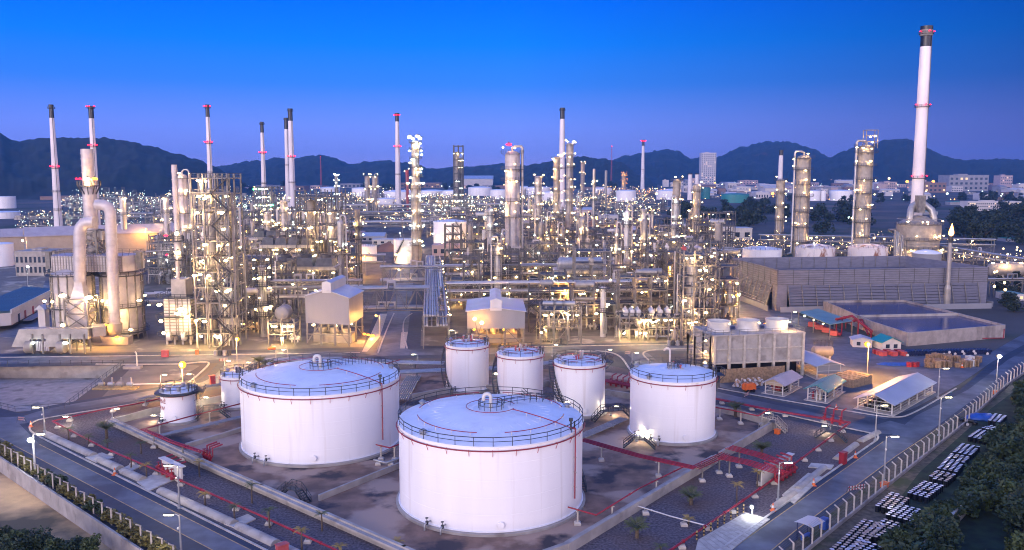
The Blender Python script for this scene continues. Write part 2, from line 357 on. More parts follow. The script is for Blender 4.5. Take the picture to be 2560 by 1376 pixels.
# ================================================================ ground sheets
Wn = G(352, 1376, .25); Wf = G(-420, 868, .25)
wd = (Wn - Wf).normalized(); Wend = Wn + wd * 60; Wfar = Wf - wd * 40
pond = [G(-60, 912), G(309, 912), G(162, 1022), G(38, 1030), G(-80, 1000)]
sheet('ground', [(-14000, 14000), (14000, 14000), (14000, -60), (Wend.x, -60), (Wend.x, Wend.y), (Wfar.x, Wfar.y), (-14000, Wfar.y)], 0., M['earth'], holes=[pond])
LOW = -2.1
sheet('dirt_track', [(Wend.x + 1, -60), (Wend.x + 1, Wend.y), (Wfar.x + .3, Wfar.y), (-14000, Wfar.y), (-14000, -60)], LOW, M['dirt'])
def gpoly(px, z=0.): return [G(x, y, z) for x, y in px]
# plant paving, tank farm gravel, bay floors, roads
sheet('plant_paving', gpoly([(-300, 893), (60, 893), (470, 889), (900, 884), (1110, 872), (1440, 866), (1780, 862), (1830, 700), (1790, 600), (1700, 545), (560, 540), (-250, 600)]), .004, M['pave'])
farm = [(112, 1086), (80, 1072), (92, 1054), (150, 1046), (330, 1014), (560, 985), (900, 925), (1150, 905), (1480, 905), (1600, 930), (1700, 968), (1800, 1002), (2125, 1070), (2195, 1090), (2185, 1110), (1600, 1500), (1200, 1750), (1150, 1640), (900, 1490)]
sheet('gravel_bed', gpoly(farm), .006, M['gravel'])
sheet('bay_floor', gpoly([(282, 1056), (420, 1020), (560, 1000), (900, 940), (1150, 930), (1480, 920), (1600, 945), (1790, 1030), (1930, 1072), (1412, 1372), (1260, 1470), (1010, 1376), (650, 1226)]), .012, M['floor'])
sheet('process_shade_floor', gpoly([(372, 852), (520, 846), (900, 840), (930, 835), (958, 780), (985, 690), (1000, 640), (1040, 640), (1032, 690), (1040, 780), (1060, 840), (1300, 842), (1700, 838), (1780, 815), (1772, 640), (1690, 552), (560, 548), (330, 620)]), .012, M['pave_shade'])  # dark sheet over the paving, shade of the gaps put into its colour
def ribbon(pts, w, z=None):
    """left/right outline of a strip of width w along pixel points"""
    P = [G(*p) for p in pts]; Lf, Rt = [], []
    for i, p in enumerate(P):
        t = (P[min(i + 1, len(P) - 1)] - P[max(i - 1, 0)]); t.z = 0; t.normalize(); n = Vector((-t.y, t.x, 0))
        Lf.append(p + n * w / 2); Rt.append(p - n * w / 2)
    return Lf + Rt[::-1]
def smooth(pts, k=6):
    """Catmull-Rom through pixel points"""
    out = []
    for i in range(len(pts) - 1):
        p0, p1, p2, p3 = pts[max(i - 1, 0)], pts[i], pts[i + 1], pts[min(i + 2, len(pts) - 1)]
        for j in range(k):
            t = j / k
            out.append(tuple(.5 * ((2 * b) + (c - a) * t + (2 * a - 5 * b + 4 * c - d) * t * t + (-a + 3 * b - 3 * c + d) * t ** 3) for a, b, c, d in zip(p0, p1, p2, p3)))
    return out + [pts[-1]]
def gline(pts): return [G(*p) for p in pts]
def lineat(a, b, x):  # pixel line extension
    t = (x - a[0]) / (b[0] - a[0]); return (x, a[1] + (b[1] - a[1]) * t)
# left road (kerb to fence) and right road as dark shoulders with a lane sheet on top
KL = [(-40, 1019), (109, 1093), (633, 1358), (1100, 1594)]
FL = [(-300, 1012), (0, 1141), (360, 1368), (700, 1600)]
sheet('road_shoulder', gline([(-300, 962), (-40, 1012), (75, 1040), (72, 1075), (109, 1093), (633, 1358), (1100, 1594), (900, 1740), (700, 1600), (360, 1368), (0, 1141), (-300, 1012)]), .02, M['road_dk'])
sheet('road_lane', gline([(-300, 985), (40, 1052), (99, 1112), (627, 1376), (1060, 1594), (860, 1590), (531, 1376), (88, 1142), (-100, 1052), (-300, 995)]), .026, M['road'])
def stripe(name, pts, w=.16, z=.034, m='yellow'): return sheet(name, ribbon(pts, w), z, M[m])
stripe('road_marking', [(-120, 1032), (88, 1142), (531, 1376), (850, 1545)])
stripe('road_marking', [(99, 1112), (627, 1376), (1000, 1563)])
RIGHT_IN = [(1650, 1510), (1920, 1309), (2208, 1105), (2300, 1052)]
sheet('road_shoulder', gline([(1560, 1545), (1700, 1450), (1940, 1275), (2192, 1100), (2240, 1075), (2180, 1062), (2262, 1030), (2400, 975), (2480, 905), (2620, 830), (2700, 850), (2560, 935), (2330, 1075), (2010, 1330), (1860, 1470), (1750, 1600)]), .02, M['road_dk'])
sheet('road_lane', gline([(1650, 1510), (1920, 1309), (2208, 1105), (2290, 1040), (2420, 975), (2520, 900), (2620, 845), (2660, 850), (2480, 965), (2240, 1141), (1985, 1330), (1800, 1490)]), .026, M['road'])
stripe('road_marking', [(1640, 1510), (1920, 1309), (2208, 1105)])
stripe('road_marking', [(1780, 1500), (1985, 1330), (2240, 1141), (2330, 1082), (2440, 1005)])
# service road behind the farm, junction and process road
R3 = smooth([(1560, 868), (1600, 890), (1640, 930), (1700, 962), (1790, 990), (2000, 1036), (2185, 1073), (2260, 1062)])
sheet('road_shoulder', ribbon(R3, 10.), .014, M['road_dk']); sheet('road_lane', ribbon(R3, 5.6), .027, M['road'])
R2 = smooth([(-60, 1056), (60, 1050), (150, 1026), (300, 1000), (420, 978), (520, 962), (565, 940), (600, 905), (640, 890), (700, 884)])
sheet('road_shoulder', ribbon(R2, 9.5), .015, M['road_dk']); sheet('road_lane', ribbon(R2, 5.6), .028, M['road'])
PR = [(-300, 903), (100, 900), (450, 895), (700, 888), (1000, 881), (1300, 877), (1600, 872), (1790, 868)]
sheet('road_shoulder', ribbon(PR, 15.), .017, M['road_dk']); sheet('road_lane', ribbon(PR, 8.), .03, M['road'])
CR = [(975, 890), (993, 800), (1005, 740), (1012, 690), (1020, 640)]
sheet('road_shoulder', ribbon(CR, 15), .019, M['road_dk']); sheet('road_lane', ribbon(CR, 7.5), .031, M['road'])
LR = smooth([(-200, 860), (0, 850), (60, 828), (110, 796), (135, 760), (150, 700)])
sheet('road_lane', ribbon(LR, 11), .029, M['road'])
YR = smooth([(1810, 1000), (1790, 868), (1790, 780), (1850, 740), (1900, 770), (1990, 800), (2080, 830), (2160, 870), (2260, 930), (2420, 975)])
sheet('yard_paving', gline([(1790, 862), (1790, 700), (1860, 680), (2000, 790), (2180, 850), (2300, 890), (2480, 880), (2620, 800), (2640, 830), (2480, 905), (2400, 960), (2250, 1040), (2180, 1056), (1800, 968)]), .007, M['road'])
sheet('side_verge', gline([(2330, 1082), (2010, 1338), (1700, 1600), (2300, 1800), (2900, 1500), (2900, 900), (2620, 870), (2560, 942)]), .006, M['verge'])
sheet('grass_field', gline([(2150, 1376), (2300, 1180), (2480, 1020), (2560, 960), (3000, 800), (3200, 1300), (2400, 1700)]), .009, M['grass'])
def kerb(name, pts, w=.28, h=.14, mt='kerb', z=0.02):
    P = gline(pts); mb = MB()
    for a, b in zip(P, P[1:]):
        mb.bar(a + Vector((0, 0, z + h / 2)), b + Vector((0, 0, z + h / 2)), w, h)
    return struct(name, mb, M[mt])
kerb('road_kerb', [(104, 1096), (633, 1361), (1000, 1546)])
kerb('road_kerb', smooth([(104, 1096), (76, 1077), (82, 1058), (130, 1044), (330, 1012), (400, 1000)]))
kerb('road_kerb', [(1640, 1490), (1938, 1278), (2190, 1103)])
kerb('road_kerb', smooth([(1797, 1000), (2000, 1046), (2120, 1072), (2190, 1088), (2192, 1102)]))
kerb('road_kerb', smooth([(1795, 972), (1960, 1002), (2128, 1030), (2235, 1044), (2290, 1030), (2390, 972)]))
kerb('road_kerb', [(-200, 896), (60, 894), (470, 889), (900, 883)])
kerb('road_kerb', [(1330, 868), (1560, 864), (1780, 861)])
for o_, i_ in (([(985, 785), (965, 830), (945, 884)], 1), ([(1030, 785), (1012, 800), (1008, 830), (1018, 872)], 2)): kerb('road_kerb', smooth(o_), .35, .2)
kerb('road_kerb', smooth([(240, 912), (430, 912), (500, 907), (522, 910), (505, 930), (470, 960)]), .4, .2)
kerb('road_kerb', smooth([(620, 965), (575, 950), (600, 925), (650, 908), (760, 900)]), .4, .2)
kerb('road_kerb', smooth([(1740, 872), (1640, 876), (1608, 885), (1625, 905)]), .4, .2)
kerb('road_kerb', smooth([(1440, 880), (1510, 880), (1550, 893), (1575, 925), (1600, 950)]), .4, .2)
# concrete traffic islands of the middle road
for a in ([(968, 785), (950, 842), (918, 880), (905, 880), (930, 830), (950, 785)], [(1020, 830), (1012, 872), (1000, 872), (1003, 832)]):
    sheet('paved_island', gline(a), .05, M['conc_plain'])
sheet('drain_apron', gline([(230, 1018), (330, 918), (470, 912), (500, 915), (420, 965), (360, 985)]), .011, M['pave'])
# sunken basin at the road corner
mb = MB(); n = len(pond); D = -3.3
for i in range(n):
    a, b = pond[i], pond[(i + 1) % n]
    mb.add([(a.x, a.y, 0), (b.x, b.y, 0), (b.x, b.y, D), (a.x, a.y, D)], [(0, 1, 2, 3)])
struct('basin_wall', mb, M['conc_lt'])
sheet('basin_floor', pond, D, M['conc'])
# ================================================================ hills
def hill(name, prof, Y0, Y1, base_py, depth=1.2, seed=0, amp=6.):
    """ridge whose outline follows measured (px, py) points, built as terrain between distances Y0 and Y1"""
    nx, ny = 230, 44; x0, x1 = prof[0][0], prof[-1][0]; mb = MB(); vs = []
    def top(px):
        for (a, b), (c, d) in zip(prof, prof[1:]):
            if px <= c:
                t = (px - a) / (c - a); t = t * t * (3 - 2 * t) * .6 + t * .4; return b + (d - b) * t
        return prof[-1][1]
    Yb = Y1 + (Y1 - Y0) * depth
    for i in range(nx + 1):
        px = x0 + (x1 - x0) * i / nx
        zr = max(1., at(px, top(px), Y1).z)
        ux = ray(px, 600).x / ray(px, 600).y
        for j in range(ny + 1):
            v = j / ny * 2
            Y = Y0 + (Y1 - Y0) * v if v <= 1 else Y1 + (Yb - Y1) * (v - 1)
            s = v if v <= 1 else 2 - v
            k = s * s * (3 - 2 * s) * .55 + s * .45 if v <= 1 else s * s * (3 - 2 * s)
            X = ux * Y
            q = Vector((X * .0022, Y * .0022, seed)); f = noise.fractal(q, 1., 2., 6)
            q2 = Vector((X * .03, Y * .03, seed)); f2 = noise.fractal(q2, 1., 2., 3)
            spur = f * zr * .35 * (1 - s) * min(1, s * 4)
            vs.append((X, Y, max(-3, zr * k + spur + f2 * amp * 1.7 * min(1, s * 5))))
    fs = [(i * (ny + 1) + j, (i + 1) * (ny + 1) + j, (i + 1) * (ny + 1) + j + 1, i * (ny + 1) + j + 1) for i in range(nx) for j in range(ny)]
    mb.add(vs, fs, True); return struct(name, mb, M['hill'])
hill('hill', [(-420, 300), (-200, 290), (-60, 315), (20, 335), (40, 352), (70, 352), (110, 347), (160, 345), (260, 347), (330, 352), (390, 368), (450, 385), (505, 402), (545, 418), (590, 450), (640, 475)], 1500, 2300, 480, 1.2, 3., 5)
hill('hill', [(480, 440), (560, 416), (660, 402), (700, 396), (740, 399), (775, 390), (810, 388), (835, 395), (880, 412), (920, 405), (965, 403), (1040, 410), (1075, 424), (1150, 419), (1270, 410), (1330, 418), (1420, 440)], 3000, 4200, 465, 1., 9., 7)
hill('hill', [(1270, 440), (1330, 412), (1400, 400), (1450, 392), (1490, 397), (1545, 405), (1600, 440), (1640, 462)], 2600, 3300, 465, 1., 5., 6)
hill('hill', [(1480, 420), (1560, 391), (1620, 382), (1662, 374), (1690, 380), (1720, 397), (1780, 396), (1850, 368), (1900, 356), (1935, 355), (1975, 358), (2020, 372), (2070, 396), (2130, 400)], 3600, 4800, 462, 1., 21., 8)
hill('hill', [(1980, 430), (2060, 396), (2120, 372), (2160, 366), (2205, 349), (2255, 348), (2300, 370), (2350, 392), (2400, 402), (2440, 400), (2500, 398), (2560, 404), (2700, 396), (2900, 405)], 3000, 4000, 462, 1., 33., 7)
# ================================================================ storage tanks
def fit_tank(xl, xr, yfront, ytop):
    """centre, radius and height of an upright tank from its outline"""
    lo, hi = 60., 2500.
    xm, hw = (xl + xr) / 2, (xr - xl) / 2
    def rad(Y): p = at(xm, yfront, Y); return hw * MPP((0, Y, 4.)) * .998
    for _ in range(60):
        Y = (lo + hi) / 2; R = rad(Y)
        py = PX((0, Y - R, 0.))[1]
        if py > yfront: lo = Y
        else: hi = Y
    R = rad(Y); x = (xm - CX) / F * (Y * cp + (HC - 3) * sp)
    H = HZ((x, Y - R), ytop)
    return Vector((x, Y, 0)), R, H
def spiral_stair(mb, R, H, a0, a1, w=.9, lev=0.):
    n = max(8, int(H / .25)); r0, r1 = R + .12, R + .12 + w
    pi, po = [], []
    for i in range(n + 1):
        a = a0 + (a1 - a0) * i / n; z = lev + (H - lev) * i / n
        pi.append(Vector((r0 * cos(a), r0 * sin(a), z))); po.append(Vector((r1 * cos(a), r1 * sin(a), z)))
        if i < n:
            am = a + (a1 - a0) / n * .5; mb.box(((r0 + r1) / 2 * cos(am), (r0 + r1) / 2 * sin(am), z + .1), (w, .28, .05), rz=am)
    for a, b in zip(po, po[1:]): mb.bar(a, b, .07, .3)
    for a, b in zip(pi, pi[1:]): mb.bar(a, b, .06, .22)
    for P in (po, pi):
        for hh in (.55, 1.1):
            for i in range(0, n - 1, 3): mb.bar(P[i] + Vector((0, 0, hh)), P[min(n, i + 3)] + Vector((0, 0, hh)), .06)
        for i in range(0, n + 1, 4): mb.bar(P[i], P[i] + Vector((0, 0, 1.1)), .06)
def tank(label, fit, rise=.06, stair=None, seg=72, foam=True, group=None, mt='tank', vent='goose', radial=None, yellow=None, down=None, platform=None, base=.45, skirt=.5, detail=2, roofring=True, cat='tank', lamps=(), dark_rim=False):
    c, R, H = fit
    t = thing('storage_tank', label, cat, c, 0, group)
    mb = MB(); mb.lathe([(R + skirt, 0), (R + skirt, base * .8), (R + .05, base)], seg); part('foundation', mb, M['conc_lt'], t)
    mb = MB(); mb.lathe([(R + .18, base), (R + .18, base + .09), (R, base + .11)], seg)
    nc = max(3, int(H / 2)); prof = [(R, base + .1)]
    for i in range(1, nc): z = base + (H - base) * i / nc; prof += [(R, z - .03), (R - .022, z), (R, z + .03)]
    prof += [(R, H)]; mb.lathe(prof, seg); part('shell', mb, M[mt], t)
    rh = R * 2 * rise; k = 7
    mb = MB(); mb.lathe([(R + .12, H - .12), (R + .12, H)] + [(max(.01, (R + .12) * (1 - i / k)), H + rh * (1 - (1 - i / k) ** 2)) for i in range(k + 1)], seg)
    rf = part('roof', mb, M['tank_old' if mt == 'tank_old' else 'roof'], t)
    zr = lambda r: H + rh * (1 - (r / (R + .12)) ** 2)
    if detail >= 2:
        mb = MB(); nr = max(16, int(R * 3))
        for i in range(nr):
            a = 2 * PI * i / nr; mb.bar((R * .2 * cos(a), R * .2 * sin(a), zr(R * .2) + .0), (R * .6 * cos(a), R * .6 * sin(a), zr(R * .6)), .05, .05); mb.bar((R * .6 * cos(a), R * .6 * sin(a), zr(R * .6)), (R * cos(a), R * sin(a), H + .02), .05, .05)
        part('weld_seam', mb, M['roof'], rf)
    if detail >= 1:
        mb = MB(); ns = max(12, int(2 * PI * R / 2.4)); P = arc(R + .05, H, 0, 2 * PI, ns)[:-1]
        rail(mb, P, 1.15, .085, 99., True, True); part('railing', mb, M['dark'], t)
        if dark_rim:
            mb = MB(); mb.lathe([(R + .1, H - .05), (R + .95, H - .05), (R + .95, H - .4), (R + .1, H - .4)], seg); part('rim_walkway', mb, M['dark'], t)
    if foam:
        mb = MB(); mb.tube(arc(R + .3, H - .55, .15, 2 * PI - .05, seg), .085, 6); part('foam_ring', mb, M['red'], t)
        if detail >= 2:
            mb = MB(); mb.bar((R + .3, 0, H - .6), (R, 0, H - 1.35), .05); mb.bar((R + .3, 0, H - .6), (R, 0, H - .5), .05); ring_copies('pipe_bracket', mb, 'redlt', t, int(R * 2.2), .1)
    if roofring and detail >= 2:
        mb = MB(); pbs = []
        for a0 in range(4):
            A = arc(R * .8, 0, a0 * PI / 2 + .2, a0 * PI / 2 + 1.42, 14)
            A = [Vector((p.x, p.y, zr(R * .8) + .45)) for p in A]; mb.tube(A, .06, 5)
            for p in A[1::3]: pbs.append(MB().bar(p, Vector((p.x, p.y, p.z - .5)), .08))
        A = [Vector((p.x, p.y, zr(R * .27) + .4)) for p in arc(R * .27, 0, 0.3, 5.9, 20)]; mb.tube(A, .05, 5)
        ra = -.55
        Q = [Vector((r * cos(ra), r * sin(ra), zr(r) + .45)) for r in [R * f for f in (.27, .45, .62, .8, 1.02)]]; mb.tube(Q, .07, 5)
        for p in Q[1:]: pbs.append(MB().bar(p, Vector((p.x, p.y, p.z - .5)), .08))
        part('sprinkler_pipe', mb, M['red'], t); pieces('pipe_post', pbs, 'white', t)
    if vent:
        z = zr(0); mb = MB(); g = R / 12.6 if R > 8 else .6
        if vent == 'goose':
            mb.tube([(0, 0, z - .1), (0, 0, z + 1.2 * g + .3)] + [(-.5 * g + .5 * g * cos(b), 0, z + 1.2 * g + .3 + .5 * g * sin(b)) for b in (.5, 1.05, 1.57, 2.1, 2.64, 3.14)] + [(-g, 0, z + 1. * g)], .26 * g, 10)
        else:
            mb.tube([(-.6, 0, z - .2), (-.6, 0, z + 3.)] + [(-.6 - .5 + .5 * cos(b), 0, z + 3 + .5 * sin(b)) for b in (.6, 1.2, 1.9, 2.6, 3.14)], .16, 8)
        part('vent_pipe', mb, M['white'], t)
        if detail >= 2:
            mb = MB(); rv = R * .135; rail(mb, [Vector((p.x, p.y, zr(rv))) for p in arc(rv, 0, 0, 2 * PI, 12)[:-1]], 1.1, .085, 99., True, True); part('vent_railing', mb, M['dark'], t)
    if radial is not None and detail >= 2:
        mb = MB()
        for da in (-.06, .06):
            rail(mb, [Vector((r * cos(radial) - da * 10 * sin(radial), r * sin(radial) + da * 10 * cos(radial), zr(r))) for r in [R * f for f in (.14, .35, .55, .75, .97)]], 1.05, .08, 1.7)
        part('walkway_railing', mb, M['dark'], t)
    if detail >= 2:
        mb = MB()
        a = -1.45; q = Vector((cos(a), sin(a), 0)); p = q * R
        mb.lathe([(.001, .32), (.42, .32), (.45, .26), (.45, .2), (.34, .2), (.34, -.1)], 16); d = MB(); rot = q.to_track_quat('Z', 'Y').to_matrix().to_4x4()
        d._merge(mb, Matrix.Translation(p + Vector((0, 0, base + .95))) @ rot); part('manway', d, M['tank'], t)
        for a, o in ((-2.2, 0), (-2.02, .1)):
            mb = MB(); v = MB()
            q = Vector((cos(a), sin(a), 0)); s = Vector((-sin(a), cos(a), 0))
            mb.tube([q * (R - .1) + Vector((0, 0, base + .5)), q * (R + 1.) + Vector((0, 0, base + .5)), q * (R + 1.2) + Vector((0, 0, base + .3)), q * (R + 1.2) + Vector((0, 0, .05))], .12, 7)
            v.cyl(q * (R + .75) + Vector((0, 0, base + .3)), .2, .4, 8); v.cyl(q * (R + .75) + Vector((0, 0, base + .7)), .05, .45, 5); v.cyl(q * (R + .75) + Vector((0, 0, base + 1.1)), .22, .05, 8)
            part('outlet_pipe', mb, M['galv'], t); part('valve', v, M['dark'], t)
        for a in (.4, 2.6, 3.9): mb = MB(); r = R * .93; mb.cyl((r * cos(a), r * sin(a), zr(r) - .1), .35, .5, 10); mb.lathe([(.55, .35), (.55, .45), (.1, .75), (.001, .75)], 10, (r * cos(a), r * sin(a), zr(r))); part('roof_vent', mb, M['galv'], t)
        mb = MB(); a = -.52; r = R * .97; p = Vector((r * cos(a), r * sin(a), H)); mb.cyl(p, .12, 1.6, 6); mb.box(p + Vector((0, 0, 1.5)), (.5, .35, .4)); mb.cyl(p + Vector((.5, .4, 0)), .1, 1.2, 6); part('level_gauge', mb, M['dark'], t)
    if down is not None:
        mb = MB(); q = Vector((cos(down), sin(down), 0))
        mb.tube([q * (R * .98) + Vector((0, 0, H + .5)), q * (R + .28) + Vector((0, 0, H + .4)), q * (R + .28) + Vector((0, 0, 2.4))], .09, 6)
        part('foam_riser', mb, M['red'], t)
        mb = MB()
        for z in (4, 6, 8): part('riser_bracket', MB().bar(q * R + Vector((0, 0, z)), q * (R + .5) + Vector((0, 0, z)), .08), M['white'], t)
    if stair:
        mb = MB(); spiral_stair(mb, R, H, *stair); part('staircase', mb, M['dark'], t)
    if platform is not None:
        mb = MB(); a = platform; q = Vector((cos(a), sin(a), 0)); s = Vector((-sin(a), cos(a), 0)); o = q * (R + .9); pts = [q * (R + .1) - s * 1.1, q * (R + 1.7) - s * 1.1, q * (R + 1.7) + s * 1.1, q * (R + .1) + s * 1.1]
        mb.prism([(p.x, p.y) for p in pts], H - .6, H - .5); rail(mb, [p + Vector((0, 0, H - .5)) for p in pts], 1.1, .07, 1.)
        for k2 in (-1, 1): mb.bar(q * R + s * k2 + Vector((0, 0, H - 2.)), q * (R + 1.6) + s * k2 + Vector((0, 0, H - .6)), .08)
        part('access_platform', mb, M['dark'], t)
    if yellow:
        mb = MB(); mb.lathe([(R + .02, yellow), (R + .09, yellow + .05), (R + .02, yellow + .13)], seg); part('stiffener_ring', mb, M['beige'], t)
    for l in lamps:
        a, z, k2 = l[:3]; q = Vector((cos(a), sin(a), 0)); lamp(t, q * (R + 1.1) + Vector((0, 0, z)), k2, .3)
    return t
T1F = fit_tank(1000, 1455, 1340, 1117); T2F = fit_tank(612, 998, 1168, 990); T3F = fit_tank(1575, 1785, 1114, 957)
print('T1', T1F, 'T2', T2F, 'T3', T3F)
T1 = tank('largest white storage tank nearest the camera, blue-shaded dome roof with handrail', T1F, .054, radial=.75, down=-.52, stair=(.15, 1.25))
T2 = tank('big white domed storage tank standing behind the small tank with red lettering', T2F, .054, radial=.75, down=-.55, stair=(.2, 1.4))
T3 = tank('mid-sized white storage tank beside the open sheds, walled bay around it', T3F, .055, radial=.7, vent='hook', platform=.1, roofring=False)
S1F = fit_tank(1115, 1222, 985, 869); S2F = fit_tank(1243, 1358, 1012, 893); S3F = fit_tank(1385, 1512, 1046, 916)
S1 = tank('slim white tank with outside stair, in front of the pipe rack end', S1F, .035, stair=(-2.35, -3.9), vent=None)
S2 = tank('slim white tank with black spiral stair, middle one of three slim tanks', S2F, .035, stair=(-2.5, -4.0), vent=None)
S3 = tank('slim white tank with yellow stiffening ring and black spiral stair', S3F, .035, stair=(-2.2, -3.7) if False else (-1.95, -3.35), yellow=9.2, vent=None, platform=.35)
S4F = fit_tank(404, 487, 1064, 985); S5F = fit_tank(555, 640, 1025, 945)
S4 = tank('small white tank with black rim walkway and faded red lettering', S4F, .03, vent=None, roofring=False, dark_rim=True, platform=.2)
S5 = tank('small white tank half hidden behind the big domed tank', S5F, .03, vent='goose', roofring=False, platform=-.6)
for t_, f_, a_, z_ in ((S1, S1F, -.75, 4.5), (S3, S3F, -1.9, 4.), (T3, T3F, -2.25, 2.6)): lamp(t_, ((f_[1] + 4.) * cos(a_), (f_[1] + 4.) * sin(a_), z_), 'tube', .3)
# red stencilled letters on the small tank
def text_on_tank(t, fit, lines, a0, z0, size, m):
    c, R, H = fit
    for li, s in enumerate(lines):
        cu = bpy.data.curves.new('lettering', 'FONT'); cu.body = s; cu.size = size; cu.extrude = .01
        to = bpy.data.objects.new('tmp', cu); COL.objects.link(to); bpy.context.view_layer.update()
        me = bpy.data.meshes.new_from_object(to); bpy.data.objects.remove(to)
        for v in me.vertices:
            a = a0 + v.co.x / R; r = R + .03 + v.co.z
            v.co = (r * cos(a), r * sin(a), z0 - li * size * 1.15 + v.co.y)
        me.materials.append(m); part('lettering', me, m, t)
text_on_tank(S4, S4F, ['TANE', 'RAW'], -2.85, 3.9, 1.1, M['red'])
# ladder cage and pumps on the small tank
c, R, H = S4F
mb = MB()
for s in (-.3, .3): mb.bar((R + .5, s, 0), (R + .5, s, H + 1), .08)
for i in range(int(H / .4)): mb.bar((R + .5, -.3, .4 * i), (R + .5, .3, .4 * i), .05)
for i in range(int(H / 1.2)): rail(mb, [(R + .5, -.35, 1.5 + i * 1.2), (R + 1.1, -.3, 1.5 + i * 1.2), (R + 1.1, .3, 1.5 + i * 1.2), (R + .5, .35, 1.5 + i * 1.2)], .05, .05, 9, False)
part('ladder', mb, M['dark'], S4)
for a in (.3, 1.4, 2.7, 4.1, 5.2): mb = MB(); mb.cyl((R * .6 * cos(a), R * .6 * sin(a), H), .35, .7, 10); mb.cyl((R * .6 * cos(a), R * .6 * sin(a), H + .7), .5, .2, 10); part('roof_nozzle', mb, M['galv'], S4)
for fit, t in ((S1F, S1), (S2F, S2), (S3F, S3), (T3F, T3)):
    c, R, H = fit
    for i in range(9):
        mb = MB(); a = rnd.random() * 6.28; r = R * .25 * rnd.random() ** .5; h = .6 + rnd.random() * 1.2
        mb.cyl((r * cos(a), r * sin(a), H), .13, h, 6); mb.box((r * cos(a), r * sin(a), H + h), (.4, .25, .22), rz=a); part('roof_valve', mb, M[('redlt', 'white', 'galv')[i % 3]], t)
# ================================================================ bund walls
def wall(name, label, pxs, h, w, m, z=0., cat='wall', cap=None, world=None, group=None):
    P = world or gline(pxs); t = thing(name, label, cat, P[0], 0, group)
    mb = MB(); cb = MB(); n = len(P)
    for a, b in zip(P, P[1:]):
        d = (b - a).normalized(); mb.bar(a + Vector((0, 0, z + h / 2)) - d * w * .5, b + Vector((0, 0, z + h / 2)) + d * w * .5, w, h)
        L_ = (b - a).length; k = int(L_ / 6)
        for i in range(1, k): q = a.lerp(b, i / k); cb.bar(q + Vector((0, 0, z + .05)), q + Vector((0, 0, z + h + .012)), w + .03, .06)
    wpart('wall_panel', mb, M[m], t)
    if cb.v: wpart('expansion_joint', cb, M['conc'], t)
    if cap:
        kb = MB()
        for a, b in zip(P, P[1:]):
            nrm = (b - a).normalized(); nrm = Vector((nrm.y, -nrm.x, 0)) * cap
            kb.bar(a + nrm + Vector((0, 0, z + h * .72)), b + nrm + Vector((0, 0, z + h * .72)), w * 1.3, h * .2)
        wpart('ledge', kb, M['conc_lt'], t)
    return t
wall('bund_wall', 'tan concrete bund wall along the red pipe and gravel, facing the perimeter road', [(282, 1064), (500, 1166), (655, 1234), (1010, 1392), (1180, 1470)], 1.35, .45, 'conc_lt', cap=.5)
wall('bund_wall', 'bund wall beside the planted gravel, running towards the striped apron', [(1180, 1470), (1420, 1384), (1660, 1236), (1790, 1158)], 1.35, .45, 'conc_lt', cap=-.5)
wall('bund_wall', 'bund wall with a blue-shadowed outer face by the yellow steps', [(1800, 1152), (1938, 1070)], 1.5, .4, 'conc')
wall('bund_wall', 'far bund wall of the mid-sized tank bay, along the red road pipe', [(1786, 1030), (1840, 1040), (1938, 1070)], 1.3, .4, 'conc_lt')
wall('bund_wall', 'low dividing wall between the two biggest tanks', [(800, 1252), (1000, 1170), (1080, 1135)], .9, .35, 'conc_lt')
wall('bund_wall', 'low concrete wall behind the small lettered tank', [(282, 1064), (380, 1036), (480, 1018), (700, 975)], 1.2, .4, 'conc_lt')
wall('bund_wall', 'dividing wall between lettered tank yard and the biggest tank bays', [(470, 1118), (560, 1092), (640, 1066)], .7, .6, 'conc_lt')
wall('bund_wall', 'low wall behind the three slim tanks', [(1030, 1000), (1110, 985), (1240, 975), (1370, 966), (1590, 1000)], 1.2, .4, 'conc_lt')
# ================================================================ red fire pipes and pipe sleepers
def offset(P, d):
    out = []
    for i, p in enumerate(P):
        t = (P[min(i + 1, len(P) - 1)] - P[max(i - 1, 0)]); t.z = 0; t.normalize(); out.append(p + Vector((-t.y, t.x, 0)) * d)
    return out
def pipe_run(name, label, pxs, z, r=.14, n=1, gap=.4, m='red', sup=6., foot=True, posts='galv', drop=None, cat='pipe', group=None, zs=None):
    P = [G(x, y, z if zs is None else zs[i]) for i, (x, y) in enumerate(pxs)]
    base = Vector((P[0].x, P[0].y, 0)); t = thing(name, label, cat, base, 0, group)
    for k in range(n):
        Q = offset(P, (k - (n - 1) / 2) * gap); mb = MB(); mb.tube(Q, r, 8)
        for a, b in zip(Q, Q[1:]):
            for i in range(int((b - a).length / 5)):
                q = a.lerp(b, (i + .5) / max(1, int((b - a).length / 5))); d = (b - a).normalized() * .06; mb.tube([q - d, q + d], r * 1.5, 8)
        wpart('pipe', mb, M[m], t)
    if sup:
        w = (n - 1) * gap
        for a, b in zip(P, P[1:]):
            L_ = (b - a).length; cnt = max(1, int(L_ / sup)); d = (b - a).normalized(); nrm = Vector((-d.y, d.x, 0))
            for i in range(cnt):
                q = a.lerp(b, (i + .35) / cnt); mb = MB(); zt = q.z - r
                if zt > .5:
                    mb.bar((q.x, q.y, .3), (q.x, q.y, zt - .06), .2 if z < 3 else .28)
                    mb.bar(q - nrm * (w / 2 + .3) + Vector((0, 0, -r - .06)), q + nrm * (w / 2 + .3) + Vector((0, 0, -r - .06)), .14)
                s = wpart('support', mb if mb.v else MB().box((q.x, q.y, zt / 2), (.3, .3, max(.1, zt))), M[posts], t)
                if foot:
                    f = MB(); f.lathe([(.62, 0), (.62, .28), (.4, .45), (.001, .45)], 4, (q.x, q.y, 0), PI / 4, PI / 4 + 2 * PI, False); f.v = [(v[0] - base.x, v[1] - base.y, v[2]) for v in f.v]
                    part('footing', f, M['kerb'], s)
    return t
